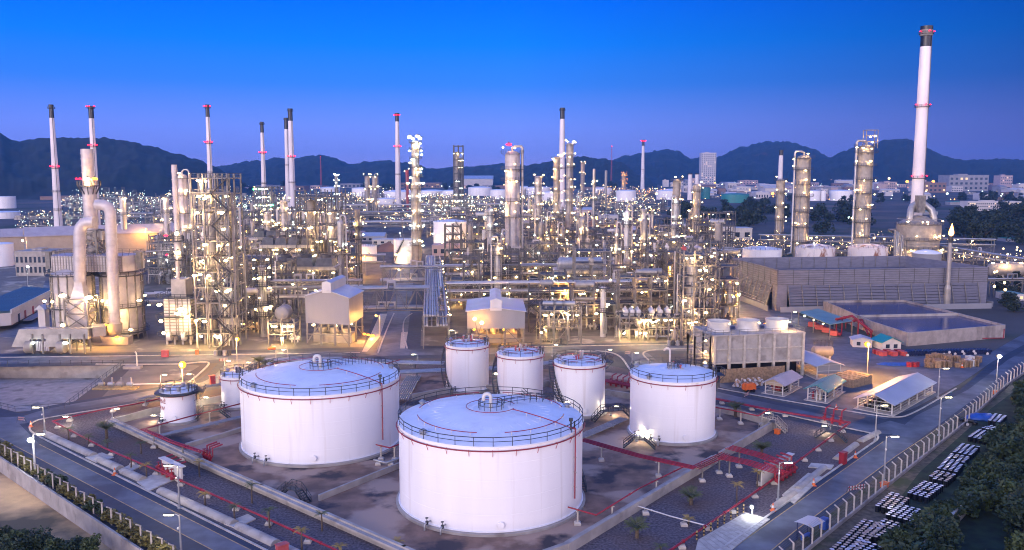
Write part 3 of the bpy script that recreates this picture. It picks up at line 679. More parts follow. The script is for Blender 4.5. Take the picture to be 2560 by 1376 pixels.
pipe_run('fire_main', 'long red fire main on concrete feet beside the perimeter road', [(131, 1053), (260, 1120), (430, 1192), (640, 1284), (838, 1374), (1010, 1452)], .75, .15)
pipe_run('fire_main', 'red fire main running up to the lettered tank from the road corner', [(131, 1053), (250, 1026), (340, 1010), (404, 996)], .75, .13)
pipe_run('fire_main', 'red fire main passing the white apron of striped posts', [(1560, 1450), (1680, 1373), (1920, 1208), (2125, 1057)], .75, .16)
pipe_run('fire_main', 'twin red fire mains beside the shed road kerb', [(1780, 995), (1930, 1026), (2125, 1057)], .8, .15, 2, .5)
pipe_run('fire_main', 'red pipe carried on posts above the far bay wall', [(1784, 1018), (1830, 1026), (1895, 1040), (1925, 1022)], 2.2, .12, posts='conc_plain')
pipe_run('foam_rack', 'red pipe pair on posts turning down at the red hydrant corner', [(360, 1074), (430, 1105), (505, 1130)], 2.4, .13, 2, .5, posts='steel2')
pipe_run('foam_rack', 'long red pipe on concrete posts running past the lettered tank', [(352, 1075), (480, 1040), (600, 1010), (640, 1000), (1000, 900)], 2.4, .12, 1, posts='conc_plain')
pipe_run('foam_rack', 'bank of four red pipes crossing the bay behind the largest tank', [(1455, 1099), (1600, 1140), (1738, 1170)], 2.6, .09, 4, .42, posts='conc_plain')
pipe_run('foam_rack', 'red pipe bank climbing over the bund to the open red rack', [(1738, 1170), (1790, 1146), (1815, 1134)], 2.6, .08, 4, .45, posts='steel2')
pipe_run('foam_rack', 'lower five-pipe red rack ending at the leaning white shield wall', [(1800, 1142), (1870, 1156), (1960, 1184)], 2.8, .07, 5, .5, posts='steel2')
pipe_run('foam_rack', 'upper five-pipe red rack ending behind the leaning white shield wall', [(1822, 1118), (1900, 1138), (1975, 1165)], 2.8, .07, 5, .5, posts='steel2')
pipe_run('foam_pipe', 'single red pipe on concrete posts following the planted bund', [(1420, 1268), (1490, 1288), (1600, 1220), (1712, 1166)], 2.0, .1, posts='conc_plain', sup=8)
pipe_run('foam_pipe', 'slender red pipe linking second big tank to the bay floor', [(940, 1112), (975, 1120), (1005, 1108)], 2.3, .1, posts='conc_plain', sup=8)
pipe_run('water_pipe', 'thin white pipe on short stands crossing the dark gravel', [(1580, 1261), (1680, 1292), (1768, 1315)], .8, .09, m='white', posts='galv')
pipe_run('product_line', 'grey pipe bundle leaving the bay between slim and mid-sized tanks', [(1452, 1092), (1500, 1072), (1560, 1046)], .7, .13, 5, .4, m='galv', sup=5, foot=False)
pipe_run('product_line', 'grey pipe pair running in front of the small lettered tank', [(375, 1095), (500, 1066), (612, 1040)], .8, .13, 3, .45, m='galv', sup=6, foot=False)
pipe_run('product_line', 'steep bundle of grey pipes between big tank and slim tanks', [(1000, 1000), (1025, 955), (1035, 940)], .8, .13, 8, .42, m='galv', sup=6, foot=False)
pipe_run('product_line', 'grey outlet line at the foot of the second big tank', [(935, 1150), (965, 1158), (1000, 1146)], .6, .2, 1, m='galv', sup=4)
pipe_run('product_line', 'yellow and grey pipe bundle behind the lettered tank', [(340, 1000), (404, 985), (560, 960), (640, 945)], 2., .1, 4, .35, m='beige', sup=7, posts='steel2', foot=False)
pipe_run('product_line', 'long grey line bank in front of the far kerb behind second big tank', [(660, 900), (850, 897), (1000, 906), (1110, 908)], 1.6, .16, 6, .5, m='galv', sup=6, posts='steel', foot=False)
pipe_run('product_line', 'grey line bank passing behind the three slim tanks', [(1000, 930), (1120, 925), (1250, 920), (1390, 905)], 1.6, .16, 6, .5, m='galv', sup=6, posts='steel', foot=False)
pipe_run('product_line', 'red and yellow pipe tangle between slim and mid-sized tanks', [(1500, 950), (1540, 955), (1590, 966)], 1.2, .12, 5, .45, m='red', sup=3, posts='redlt', foot=False)
# half-round culvert humps beside the roads
def hump(label, a, b, r=.75):
    A, B = G(*a), G(*b); t = thing('culvert_cover', label, 'culvert', A, 0, 'half-round culvert covers along the road kerbs'); mb = MB(); d = (B - A); L_ = d.length; d.normalize(); n = Vector((-d.y, d.x, 0))
    k = 8; ring = [(r * cos(PI * i / k), r * .85 * sin(PI * i / k)) for i in range(k + 1)]
    for i in range(k):
        p, q = ring[i], ring[i + 1]
        vs = [A + n * p[0] + Vector((0, 0, p[1])), B + n * p[0] + Vector((0, 0, p[1])), B + n * q[0] + Vector((0, 0, q[1])), A + n * q[0] + Vector((0, 0, q[1]))]
        mb.add(vs, [(0, 1, 2, 3)], True)
    for E in (A, B): mb.add([E + n * p[0] + Vector((0, 0, p[1])) for p in ring], [tuple(range(k + 1))])
    wpart('cover', mb, M['conc_lt'], t)
for i, (a, b) in enumerate([((116, 1088), (234, 1141)), ((246, 1149), (300, 1174)), ((310, 1180), (358, 1202)), ((402, 1229), (585, 1312)), ((597, 1318), (690, 1362)), ((700, 1367), (860, 1446))]):
    hump(['culvert cover by the rounded road corner', 'short culvert cover between two slab crossings', 'short culvert cover before the shield wall crossing', 'longest culvert cover, beyond the shield wall crossing', 'culvert cover in front of the red cabinet', 'nearest culvert cover, by the red cabinet'][i], a, b)
for i, (a, b) in enumerate([((2150, 1105), (2195, 1082)), ((2090, 1150), (2140, 1112)), ((1995, 1225), (2060, 1170)), ((1935, 1270), (1985, 1235))]):
    hump(['short culvert cover at the shed road corner', 'culvert cover running past the tall red cabinet', 'culvert cover beside the deluge manifold slab', 'culvert cover between striped apron and lamp'][i], a, b, .6)
def slab(label, px, h=.16, m='kerb', cat='slab', name='crossing_slab'):
    P = gline(px); t = thing(name, label, cat, P[0]); mb = MB(); mb.prism([(p.x, p.y) for p in P], 0.02, h + .02); wpart('slab', mb, M[m], t); return t
slab('pale crossing slab nearest the rounded road corner', [(213, 1146), (255, 1134), (285, 1146), (240, 1158)])
slab('narrow crossing slab with a grey cover, beside short culverts', [(296, 1178), (335, 1160), (352, 1168), (312, 1188)])
slab('wide slab under the red manifold and white shield wall', [(342, 1207), (420, 1172), (462, 1190), (372, 1230)])
slab('crossing slab with manhole cover before the red cabinet', [(560, 1312), (620, 1288), (640, 1300), (590, 1324)])
slab('wide slab under the red deluge manifold', [(1955, 1240), (2020, 1185), (2055, 1195), (1985, 1262)])
slab('thin crossing slab leading to the tall red cabinet', [(2028, 1160), (2085, 1165), (2078, 1175), (2020, 1170)])
ap = slab('tiled concrete weighbridge apron with black and yellow posts', [(1735, 1392), (1745, 1352), (1862, 1284), (1925, 1300), (1800, 1400)], .1, 'conc_plain', 'apron', 'weighbridge_apron')
A0, A1, B0, B1 = G(1745, 1352), G(1862, 1284), G(1800, 1400), G(1925, 1300); mb = MB()
for i in range(15): a, b = A0.lerp(A1, i / 14), B0.lerp(B1, i / 14); mb.bar(a + Vector((0, 0, .125)), b + Vector((0, 0, .125)), .07, .02)
wpart('panel_joint', mb, M['conc'], ap)

# handrails of the sunken basin and a pump skid on the drain apron
t = thing('handrail', 'dark handrail along the edge of the sunken basin', 'handrail', pond[1]); mb = MB(); rail(mb, [pond[0], pond[1], pond[2], pond[3], pond[4]], 1.1, .07, 2.5); wpart('railing', mb, M['dark'], t)
b = G(290, 972); t = thing('pump_skid', 'grey and yellow pump skid on the drain apron', 'pump', b); part('skid', MB().box((0, 0, .15), (9, 2.5, .3)), M['yellow'], t)
for i in range(4): mb = MB(); mb.hdrum((-3 + 2 * i, 0, 1.), .45, 1., 10); mb.cyl((-3 + 2 * i, .5, .3), .18, 2., 6); part('pump', mb, M['galv' if i % 2 else 'beige'], t)
mb = MB(); mb.tube([(3, 0, .9), (14, 1, .9), (15, 1, .9), (15, 1, .2)], .16, 6); part('pipe', mb, M['white'], t)
b = G(343, 922); t = thing('vent_post', 'pale vent post on a small plinth beside the plant road', 'vent', b); part('post', MB().tube([(0, 0, 0), (0, 0, 3.6), (-.3, 0, 4.)], .16, 7), M['white'], t); part('plinth', MB().box((-1, 0, .3), (4, 1.6, .6)), M['conc_lt'], t)
for i, (x, y) in enumerate([(556, 889), (1688, 864)]):
    for k in range(4): o = part('bin', MB().lathe([(.5, 0), (.5, 1.1), (.42, 1.1), (.4, .2)], 10).lathe([(.52, 1.1), (.3, 1.3), (.001, 1.3)], 10), M['dark' if k % 2 else 'galv'], None, G(x, y) + Vector((k * 1.15 - 1.7, 0, .03))); tag(o, ['steel bin in a row of four at the plant road kerb near windsock', 'steel bin in a row of four at the kerb before the corner stair frame'][i], 'bin', 'row of bins %d' % i)
# ================================================================ lamp posts and flood masts
def lamp_post(label, base, head, kind='L_tube', dirn=None, hl=1.2, group=None, pw=.1, double=None, cctv=False):
    b = G(*base); zt = max(1.2, HZ(b, head[1])); s = MPP((b.x, b.y, zt)); dx = (head[0] - base[0]) * s
    t = thing('street_lamp', label, 'street lamp', b, 0, group)
    mb = MB(); mb.lathe([(pw * 1.5, 0), (pw * 1.3, zt * .3), (pw * .8, zt)], 8); mb.lathe([(.28, 0), (.28, .25), (pw * 1.5, .3)], 8); part('pole', mb, M['galv'], t)
    d = dirn if dirn is not None else (1 if dx > 0 else -1)
    mb = MB(); mb.tube([(0, 0, zt - .25), (d * .35, -.05, zt + .02), (d * .8, -.1, zt + .06)], .05, 6); part('arm', mb, M['galv'], t)
    mb = MB(); mb.box((d * (.6 + hl / 2), -.1, zt + .1), (hl + .1, .34, .1)); h = part('lamp_housing', mb, M['steel'], t)
    mb = MB(); mb.box((d * (.6 + hl / 2), -.12, zt - .01), (hl * .85, .3, .15)); part('lamp_lens', mb, M[kind], h)
    ld = bpy.data.lights.new('lamp_beam', 'POINT'); ld.energy = 500. * hl; ld.color = (1, .84, .55); ld.shadow_soft_size = .1
    lo = bpy.data.objects.new('lamp_beam', ld); COL.objects.link(lo); lo.parent = t; lo.location = (d * (.6 + hl / 2), -.12, zt - .3)
    if cctv:
        mb = MB(); mb.sphere((-.1, -.3, zt * .72), .16, 8, 6); mb.bar((0, 0, zt * .74), (-.1, -.3, zt * .74), .06); part('camera_dome', mb, M['white'], t)
    return t
def flood(label, base, head, kind='L_flood', r=.34, group=None, pole=True):
    b = G(*base); zt = max(1., HZ(b, head[1])); s = MPP((b.x, b.y, zt)); dx = (head[0] - PX((b.x, b.y, zt))[0]) * s
    t = thing('flood_light', label, 'flood light', b, 0, group)
    mb = MB(); mb.lathe([(.14, 0), (.08, zt)], 8); mb.bar((0, 0, zt), (dx, -.1, zt), .1); part('mast', mb, M['galv'], t)
    mb = MB(); mb.box((dx, .12, zt + .16), (r * 2.2, r * .9, r * 1.7)); h = part('lamp_housing', mb, M['steel'], t)
    mb = MB(); mb.sphere((dx, -.25, zt + .1), r * (1.55 if kind == 'L_flood' else 1.3), 12, 8); ln = part('lamp_lens', mb, M['L_sodium_bowl' if kind == 'L_flood' else 'L_white_bowl'], h)
    mb = MB(); mb.sphere((dx, -.25 - r * 1.1, zt + .1 + r * .3), r * .8, 8, 6); part('bulb', mb, M[kind], ln)
    ld = bpy.data.lights.new('flood_beam', 'POINT'); ld.energy = (11000. if kind == 'L_flood' else 1300.) * (r / .36) ** 2; ld.color = (1, .45, .08) if kind == 'L_flood' else (.92, .96, 1.); ld.shadow_soft_size = .3
    lo = bpy.data.objects.new('flood_beam', ld); COL.objects.link(lo); lo.parent = t; lo.location = (dx, -.25 - r * 3., zt - r)
    return t
for a in [('tall lamp post on the kerb behind the white shield wall and red manifold', (449, 1272), (425, 1163)), ('tall lamp post nearest the camera on the perimeter road', (454, 1402), (434, 1286)),
          ('lamp post at the rounded road corner below the sunken basin', (112, 1080), (95, 1018)), ('lamp post beside the deluge manifold, over the wide slab', (1945, 1252), (1973, 1156)),
          ('lamp post in the perimeter fence opposite the tall red cabinet', (2210, 1203), (2225, 1091)), ('lamp post on the corner in front of the big white shed', (2188, 1103), (2208, 1013)),
          ('lamp post in the fence line beside the big white shed', (2347, 1090), (2363, 993)), ('lamp post behind the big white shed, near a round sign', (2345, 995), (2361, 921))]:
    lamp_post(*a, cctv=True)
for a in [('short lamp by the first palm inside the rounded corner', (181, 1066), (174, 1041)), ('short lamp beside the red main near the lettered tank', (281, 1048), (294, 1021)), ('short lamp in front of the small lettered tank wall', (400, 1056), (393, 1038)),
          ('short lamp between the lettered tank and its neighbour', (503, 1018), (512, 993)), ('lamp beside the drain apron behind the lettered tank', (402, 968), (413, 937)), ('lamp on the road bend above the half-hidden tank', (562, 935), (572, 902)),
          ('lamp beside bushy palms above the half-hidden tank', (634, 932), (628, 906)), ('lamp on the bend island near the brightest sodium flood', (486, 958), (484, 935)), ('lamp on the striped road bend behind mid-sized tank', (1580, 908), (1587, 882)),
          ('lamp between third slim tank and road bend', (1514, 905), (1516, 874)), ('short lamp by the black stair bridge between tanks', (1527, 1040), (1540, 1015)), ('short lamp at the foot of the mid-sized tank', (1592, 1104), (1603, 1079)),
          ('small lamp above the yellow steps', (1932, 1058), (1929, 1032)), ('small lamp beside the red hydrant pipes and black footbridge', (2075, 1082), (2073, 1064)), ('lamp on the fire pump shelter corner', (1978, 800), (1985, 780)),
          ('lamp on the road kerb behind the second slim tank', (1380, 892), (1388, 862)), ('lamp in front of the sodium-lit gabled shelter', (1312, 905), (1318, 872)), ('lamp beside the windsock on the plant road', (720, 896), (714, 874)), ('lamp near the middle road mouth', (1045, 905), (1040, 886)),
          ('lamp beside the first slim tank roof', (1200, 900), (1212, 858)), ('lamp at the pipe rack foot', (1140, 872), (1132, 826))]:
    lamp_post(*a, hl=.9, pw=.06)
flood('white-hot flood lamp on a pole at the left perimeter fence', (88, 1190), (78, 1101), 'L_floodw', .3)
lamp_post('street lamp sharing the flood pole spot at the left perimeter fence', (90, 1190), (101, 1085))
for a in [('brightest sodium flood, on a mast behind the lettered tank', (457, 965), (457, 913), 'L_flood', .5), ('sodium flood on a mast at the plant road bend', (593, 905), (594, 849), 'L_flood', .34), ('sodium flood on a mast between white hut and stacked pallets', (2168, 935), (2167, 862), 'L_flood', .42),
          ('white flood on a fence mast beyond the stacked pallets', (2491, 958), (2497, 892), 'L_floodw', .36), ('low white flood at the far end of the weighbridge apron', (1880, 1290), (1878, 1268), 'L_floodw', .2), ('sodium flood near the middle road island', (950, 842), (940, 790), 'L_flood', .2),
          ('sodium flood beside the slanted white panel of the cooling tower', (1842, 790), (1843, 738), 'L_flood', .4), ('sodium flood over the three-fan cooling tower', (1913, 870), (1912, 813), 'L_flood', .34), ('sodium flood hung among pipes behind the sodium-lit shelter', (1413, 800), (1413, 726), 'L_flood', .36),
          ('sodium flood beside the tall stair frame near the cooling tower', (1674, 760), (1674, 670), 'L_flood', .42), ('sodium flood above the yellow-lit tank', (915, 690), (912, 641), 'L_flood', .4), ('sodium flood left of the yellow-lit tank', (871, 650), (871, 606), 'L_flood', .36),
          ('sodium flood at the foot of the large floodlit tank', (1144, 680), (1144, 636), 'L_flood', .34), ('sodium flood beside the large floodlit tank', (1187, 640), (1186, 582), 'L_flood', .42), ('sodium flood over the red soil heaps', (1492, 600), (1491, 546), 'L_flood', .5),
          ('sodium flood between far duct and box heater', (367, 640), (366, 574), 'L_flood', .36), ('white flood beside the blue-roofed long building', (70, 715), (71, 668), 'L_floodw', .4), ('white flood on the stair frame tower', (588, 680), (587, 597), 'L_floodw', .3),
          ('white flood in front of the grey twin column', (1690, 680), (1691, 591), 'L_floodw', .36), ('white flood over the pale workshop roofs', (900, 620), (899, 572), 'L_floodw', .4), ('white flood by the workshop yard fence', (1002, 620), (1000, 584), 'L_floodw', .36), ('white flood behind the red soil heaps', (1560, 590), (1559, 535), 'L_floodw', .4),
          ('white flood on the rusty-domed tank', (2034, 660), (2034, 609), 'L_floodw', .3)]:
    flood(*a)
b = G(690, 897); t = thing('windsock', 'orange windsock on a pole beside the plant road', 'windsock', b); zt = HZ(b, 871)
part('pole', MB().lathe([(.09, 0), (.05, zt)], 6), M['galv'], t); part('sock', MB().tube([(-.1, 0, zt), (-.9, 0, zt + .1), (-1.9, 0, zt - .15)], [.42, .36, .24], 10), M['orange'], t)
# ================================================================ perimeter fences
P = [Wf, Wn, Wend]; t = thing('perimeter_wall', 'weathered pale retaining wall between dirt track and perimeter road', 'wall', Vector((Wf.x, Wf.y, LOW)))
mb = MB(); mb.bar(Wf + Vector((0, 0, -1.3)), Wend + Vector((0, 0, -1.3)), .3, 2.9); wpart('wall_panel', mb, M['conc_lt'], t)
nrm = Vector((-wd.y, wd.x, 0)); nrm = nrm if nrm.x > 0 else -nrm
L_ = (Wend - Wf).length; mb = MB()
for i in range(int(L_ / 2.9)): q = Wf + wd * (i * 2.9); mb.box((q.x - nrm.x * .14, q.y - nrm.y * .14, -1.2), (.16, .06, 2.6), rz=math.atan2(wd.y, wd.x))
wpart('buttress', mb, M['conc_lt'], t)['kind'] = 'stuff'
def fence_posts(t, A, B, step, h, bend, m='kerb'):
    d = (B - A); n = int(d.length / step); d.normalize(); bn = Vector((-d.y, d.x, 0)) * bend
    mb = MB(); mb.bar((0, 0, 0), (0, 0, h), .17); mb.bar(Vector((0, 0, h - .04)), bn * .55 + Vector((0, 0, h + .32)), .13); me = mb.mesh('post', M[m])
    for i in range(n):
        q = A + d * (i * step); part('post', me, None, t, q - t.location)
    wb = MB()
    for k in range(5): wb.bar(A + Vector((0, 0, .35 + k * h * .18)), B + Vector((0, 0, .35 + k * h * .18)), .012)
    for k in range(3): o = bn * (.15 + .18 * k) + Vector((0, 0, h + .08 + k * .1)); wb.bar(A + o, B + o, .012)
    wpart('wire', wb, M['steel'], t)
A = G(-30, 1121); B = G(430, 1407)
t = thing('wire_fence', 'wire fence of bent-topped concrete posts along the shrub strip', 'fence', A); fence_posts(t, A, B + (B - A).normalized() * 20, 2.75, 2.3, -1)
A = G(1930, 1450); B = G(2413, 1061); B2 = G(2518, 964); B3 = G(2640, 880)
t = thing('wire_fence', 'wire fence of bent-topped concrete posts beside the rows of drums', 'fence', A); fence_posts(t, A, B, 2.75, 2.5, 1)
mb = MB(); mb.bar(A + Vector((0, 0, .25)), B + Vector((0, 0, .25)), .25, .5); wpart('plinth', mb, M['conc'], t)
t = thing('wire_fence', 'far wire fence curving past the pallet yard towards the trees', 'fence', B); fence_posts(t, B, B2, 2.75, 2.5, 1); fence_posts(t, B2, B3, 2.75, 2.5, 1)
mb = MB(); mb.bar(B + Vector((0, 0, .25)), B2 + Vector((0, 0, .25)), .25, .5); mb.bar(B2 + Vector((0, 0, .25)), B3 + Vector((0, 0, .25)), .25, .5); wpart('plinth', mb, M['conc'], t)
t = thing('concrete_wall', 'lone pale concrete wall standing in the dark bushes', 'wall', G(2300, 1400)); mb = MB(); a, b = G(2290, 1420), G(2430, 1268); mb.bar(a + Vector((0, 0, 1)), b + Vector((0, 0, 1)), .25, 2.); wpart('wall_panel', mb, M['conc_plain'], t)
mb = MB(); mb.bar(a + Vector((0, 0, 2.05)), b + Vector((0, 0, 2.05)), .4, .14); wpart('coping', mb, M['conc_plain'], t)
# ================================================================ foliage
def leaves(mb, c, r, n, s, flat=1., r2=None):
    for _ in range(n):
        v = Vector((rnd.gauss(0, 1), rnd.gauss(0, 1), rnd.gauss(0, 1))).normalized() * (rnd.random() ** .33)
        p = Vector((c[0] + v.x * r, c[1] + v.y * r, c[2] + v.z * r * flat)); a = Vector((rnd.gauss(0, 1), rnd.gauss(0, 1), rnd.gauss(0, .7))).normalized(); b = a.cross(Vector((rnd.random() - .5, rnd.random() - .5, rnd.random() - .5))).normalized()
        k = s * (.6 + .8 * rnd.random())
        mb.add([p - a * k, p + b * k * .55, p + a * k, p - b * k * .55], [(0, 1, 2, 3)])
def crown(R, H, z0, blobs, per, s):
    mb = MB()
    for _ in range(blobs):
        a = rnd.random() * 6.283; u = rnd.random(); rr = R * (rnd.random() ** .5) * (1 - .45 * u)
        leaves(mb, (rr * cos(a), rr * sin(a), z0 + H * u), R * (.28 + .25 * rnd.random()), per, s, .75)
    return mb
def trunk_mb(h, r, R):
    mb = MB(); mb.tube([(0, 0, 0), (.1 * h * (rnd.random() - .5), .1 * h * (rnd.random() - .5), h * .5), (0, 0, h)], [r, r * .75, r * .45], 7)
    for i in range(5):
        a = i * 1.26 + rnd.random(); mb.tube([(0, 0, h * (.45 + .1 * i)), (R * .3 * cos(a), R * .3 * sin(a), h * (.75 + .08 * i)), (R * .6 * cos(a), R * .6 * sin(a), h * (1. + .08 * i))], [r * .5, r * .35, r * .15], 5)
    return mb
TREE = []
for i, (R, H, th, m) in enumerate([(4.2, 5., 3.2, 'leaf_dk'), (3.6, 6.5, 3.6, 'leaf_md'), (5., 4.6, 3., 'leaf_dk'), (3., 4., 2.6, 'leaf_md')]):
    TREE.append((crown(R, H, th - .6, 26, 70, .42).mesh('crown', M[m]), trunk_mb(th + H * .35, .22, R).mesh('trunk', M['bark'])))
FTREE = []
for i, (R, H, th) in enumerate([(5., 6., 3.), (4., 8., 3.5), (6.5, 6., 3.)]):
    FTREE.append((crown(R, H, th - 1., 24, 34, .75).mesh('crown', M['leaf_far']), trunk_mb(th + H * .3, .28, R).mesh('trunk', M['bark'])))
BUSH = [crown(1.5, 1.3, .3, 12, 55, .24).mesh('foliage', M[m]) for m in ('leaf_md', 'leaf_dk', 'leaf_ol')]
def tree(label, p, s, var, group, far=False):
    t = thing('tree', label, 'tree', p, rnd.random() * 6.28, group); t.scale = (s, s, s * (.85 + .3 * rnd.random()))
    c, k = (FTREE if far else TREE)[var % (3 if far else 4)]; part('crown', c, None, t); part('trunk', k, None, t); return t
def inside(pt, poly):
    x, y = pt[:2]; c = False
    for i in range(len(poly)):
        a, b = poly[i], poly[i - 1]
        if (a[1] > y) != (b[1] > y) and x < (b[0] - a[0]) * (y - a[1]) / (b[1] - a[1]) + a[0]: c = not c
    return c
def scatter(pxpoly, n, mind, tries=6000):
    W_ = [G(*p) for p in pxpoly]; xs = [p.x for p in W_]; ys = [p.y for p in W_]; out = []
    for _ in range(tries):
        q = Vector((rnd.uniform(min(xs), max(xs)), rnd.uniform(min(ys), max(ys)), 0))
        if inside(q, W_) and all((q - o).length > mind for o in out):
            out.append(q)
            if len(out) >= n: break
    return out
veg = [(2200, 1392), (2262, 1330), (2310, 1275), (2345, 1215), (2390, 1165), (2455, 1110), (2490, 1060), (2515, 1000), (2600, 950), (2900, 900), (3000, 1300), (2700, 1700), (2100, 1500)]
gap = [(2330, 1392), (2425, 1285), (2490, 1290), (2560, 1400), (2450, 1480)]
gw = [G(*p) for p in gap]
EDGE = [(880, 2660), (930, 2580), (960, 2535), (1000, 2520), (1060, 2515), (1085, 2495), (1095, 2470), (1130, 2448), (1180, 2410), (1235, 2362), (1272, 2316), (1310, 2262), (1376, 2190), (1500, 2095)]
def clear_edge(q, r, h):
    for z in (.3, h * .5, h):
        x, y = PX((q.x - r * (1 if z < h else .3), q.y, z))
        for (y0, x0), (y1, x1) in zip(EDGE, EDGE[1:]):
            if y0 <= y <= y1 and x < x0 + (x1 - x0) * (y - y0) / (y1 - y0): return False
        if y < 880: return x > 2640
    return True
KN = ['dark broad bushy thicket tree ', 'taller mid-green thicket tree ', 'wide low dark thicket tree ', 'small mid-green thicket tree ']
for q in scatter(veg, 170, 2.9)[:150]:
    if inside(q, gw): continue
    v = rnd.randrange(4); s = .38 + .4 * rnd.random()
    if not clear_edge(q, 6. * s, 8.5 * s):
        s = .34
        if not clear_edge(q, 6. * s, 8.5 * s): continue
    w_ = near(q, THICKET); tree(KN[v] + w_, q, s, v, 'thicket trees %d %s' % (v, w_))
for q in scatter([(2170, 1400), (2215, 1376), (2290, 1300), (2400, 1150), (2500, 1020), (2560, 985), (2700, 1000), (2800, 1376), (2500, 1600), (2200, 1500)], 230, 1.9):
    if inside(q, gw) or not clear_edge(q, 2.2, 2.6): continue
    v = rnd.randrange(2); o = part('bush', BUSH[v], None, None, q, rnd.random() * 6); w_ = near(q, THICKET); tag(o, ['mid-green thicket undergrowth bush ', 'dark thicket undergrowth bush '][v] + w_, 'bush', 'undergrowth bushes %d %s' % (v, w_)); s = 1 + .9 * rnd.random(); o.scale = (s, s, s)
for i in range(46):
    q = Wn + wd * (-88 + i * 2.3) + nrm * (1.1 + .5 * rnd.random()); v = 2 if rnd.random() < .75 else 0
    o = part('shrub', BUSH[v], None, None, q - Vector((0, 0, .2)), rnd.random() * 6); tag(o, ['green shrub in the strip behind the retaining wall', '', 'yellowish dry shrub in the strip behind the retaining wall'][v], 'shrub', 'shrubs in the wall strip %d' % v); s = .55 + .35 * rnd.random(); o.scale = (s * 1.2, s * 1.2, s)
for i, (x, y) in enumerate([(0, 1392), (45, 1400), (95, 1398), (140, 1408), (185, 1412), (230, 1430), (20, 1425), (120, 1440)]):
    q = G(x, y, LOW); tree('dark tree crown at the edge of the dirt track', q, .42, i, 'trees at the dirt track edge')
# palms
def palm_mesh(n, L_, up, m):
    mb = MB()
    for i in range(n):
        a = 2 * PI * i / n + rnd.random() * .5; e = up * (.6 + .6 * rnd.random()); q = Vector((cos(a), sin(a), 0)); s = Vector((-sin(a), cos(a), 0)); P = []
        for k in range(7): u = k / 6; P.append(q * (L_ * u * (1 - .12 * u)) + Vector((0, 0, L_ * (e * u - .75 * u * u))))
        for k in range(6):
            w0, w1 = L_ * .17 * (sin(PI * (k / 6 * .85 + .12))), L_ * .17 * (sin(PI * ((k + 1) / 6 * .85 + .12)))
            for sg in (-1, 1):
                for j in range(2):
                    p = P[k].lerp(P[k + 1], j / 2); p2 = P[k].lerp(P[k + 1], j / 2 + .3); o = s * sg * (w0 + w1) * .6 + q * L_ * .07 - Vector((0, 0, L_ * .06))
                    mb.add([p, p2, p2 + o * .9, p + o], [(0, 1, 2, 3)])
    return mb.mesh('crown', M[m])
PALM = {'slim': palm_mesh(9, 1.25, .8, 'leaf_palm'), 'yel': palm_mesh(8, 1.2, .8, 'leaf_yel'), 'bush': palm_mesh(26, 1.9, 1.15, 'leaf_palm')}
def palm(label, base, top, kind, group=None):
    b = G(*base); h = max(.3, HZ(b, top)); t = thing('palm_tree', label, 'palm', b, rnd.random() * 6, group)
    mb = MB(); mb.tube([(0, 0, 0), (.05, 0, h * .5), (0, .04, h)], [.13 if kind != 'bush' else .28, .1 if kind != 'bush' else .25, .08 if kind != 'bush' else .22], 7); part('trunk', mb, M['bark'], t)
    o = part('crown', PALM[kind], None, t, (0, 0, h)); return t
for a in [('slim palm nearest the rounded corner', (172, 1100), 1072, 'slim'), ('full round palm by the lettered tank wall', (267, 1098), 1072, 'bush'), ('small palm leaning over the red main below the round palm', (222, 1112), 1092, 'slim'), ('small palm between round palm and first culvert slab', (269, 1125), 1106, 'slim'),
          ('slim palm beside the red rack posts', (353, 1135), 1108, 'slim'), ('slim palm beyond the narrow crossing slab', (328, 1172), 1138, 'slim'), ('yellowing palm beside the red manifold', (366, 1196), 1162, 'yel'), ('yellowing palm beside the hydrant corner of the bund', (499, 1192), 1155, 'yel'),
          ('tall slim palm near the tan bund wall', (630, 1258), 1212, 'slim'), ('yellowing palm close to the red main and long culvert', (513, 1264), 1235, 'yel'), ('slim palm over the longest culvert cover', (587, 1302), 1266, 'slim'), ('small palm by the round manhole plate', (674, 1320), 1275, 'slim'),
          ('slim palm standing before the bund steps', (805, 1328), 1284, 'slim'), ('yellowing palm beside the grey slab near the red cabinet', (755, 1376), 1326, 'yel'), ('yellow palm close to the bund near the largest tank', (992, 1372), 1354, 'yel'), ('half-cut yellow palm at the bottom edge', (850, 1400), 1366, 'yel'),
          ('round bush palm on brown gravel near the bund', (1727, 1262), 1243, 'bush'), ('large round bush palm on dark gravel', (1592, 1345), 1322, 'bush'), ('small bush palm at the bottom edge of the gravel', (1652, 1382), 1366, 'slim'), ('round palm between red rack and yellow steps', (1904, 1140), 1122, 'bush'),
          ('yellow palm on bare ground before the apron', (1842, 1258), 1212, 'yel'), ('tiny yellow palm beside the thin white pipe', (1721, 1312), 1297, 'yel'), ('yellow palm beside the leaning shield wall', (1893, 1218), 1180, 'yel'), ('bush palm behind the far bay wall', (1838, 1042), 1020, 'bush'),
          ('leafy palm at the bend above the half-hidden tank', (648, 928), 903, 'bush'), ('second leafy palm near the big domed tank rim', (668, 930), 912, 'bush')]: palm(*a)
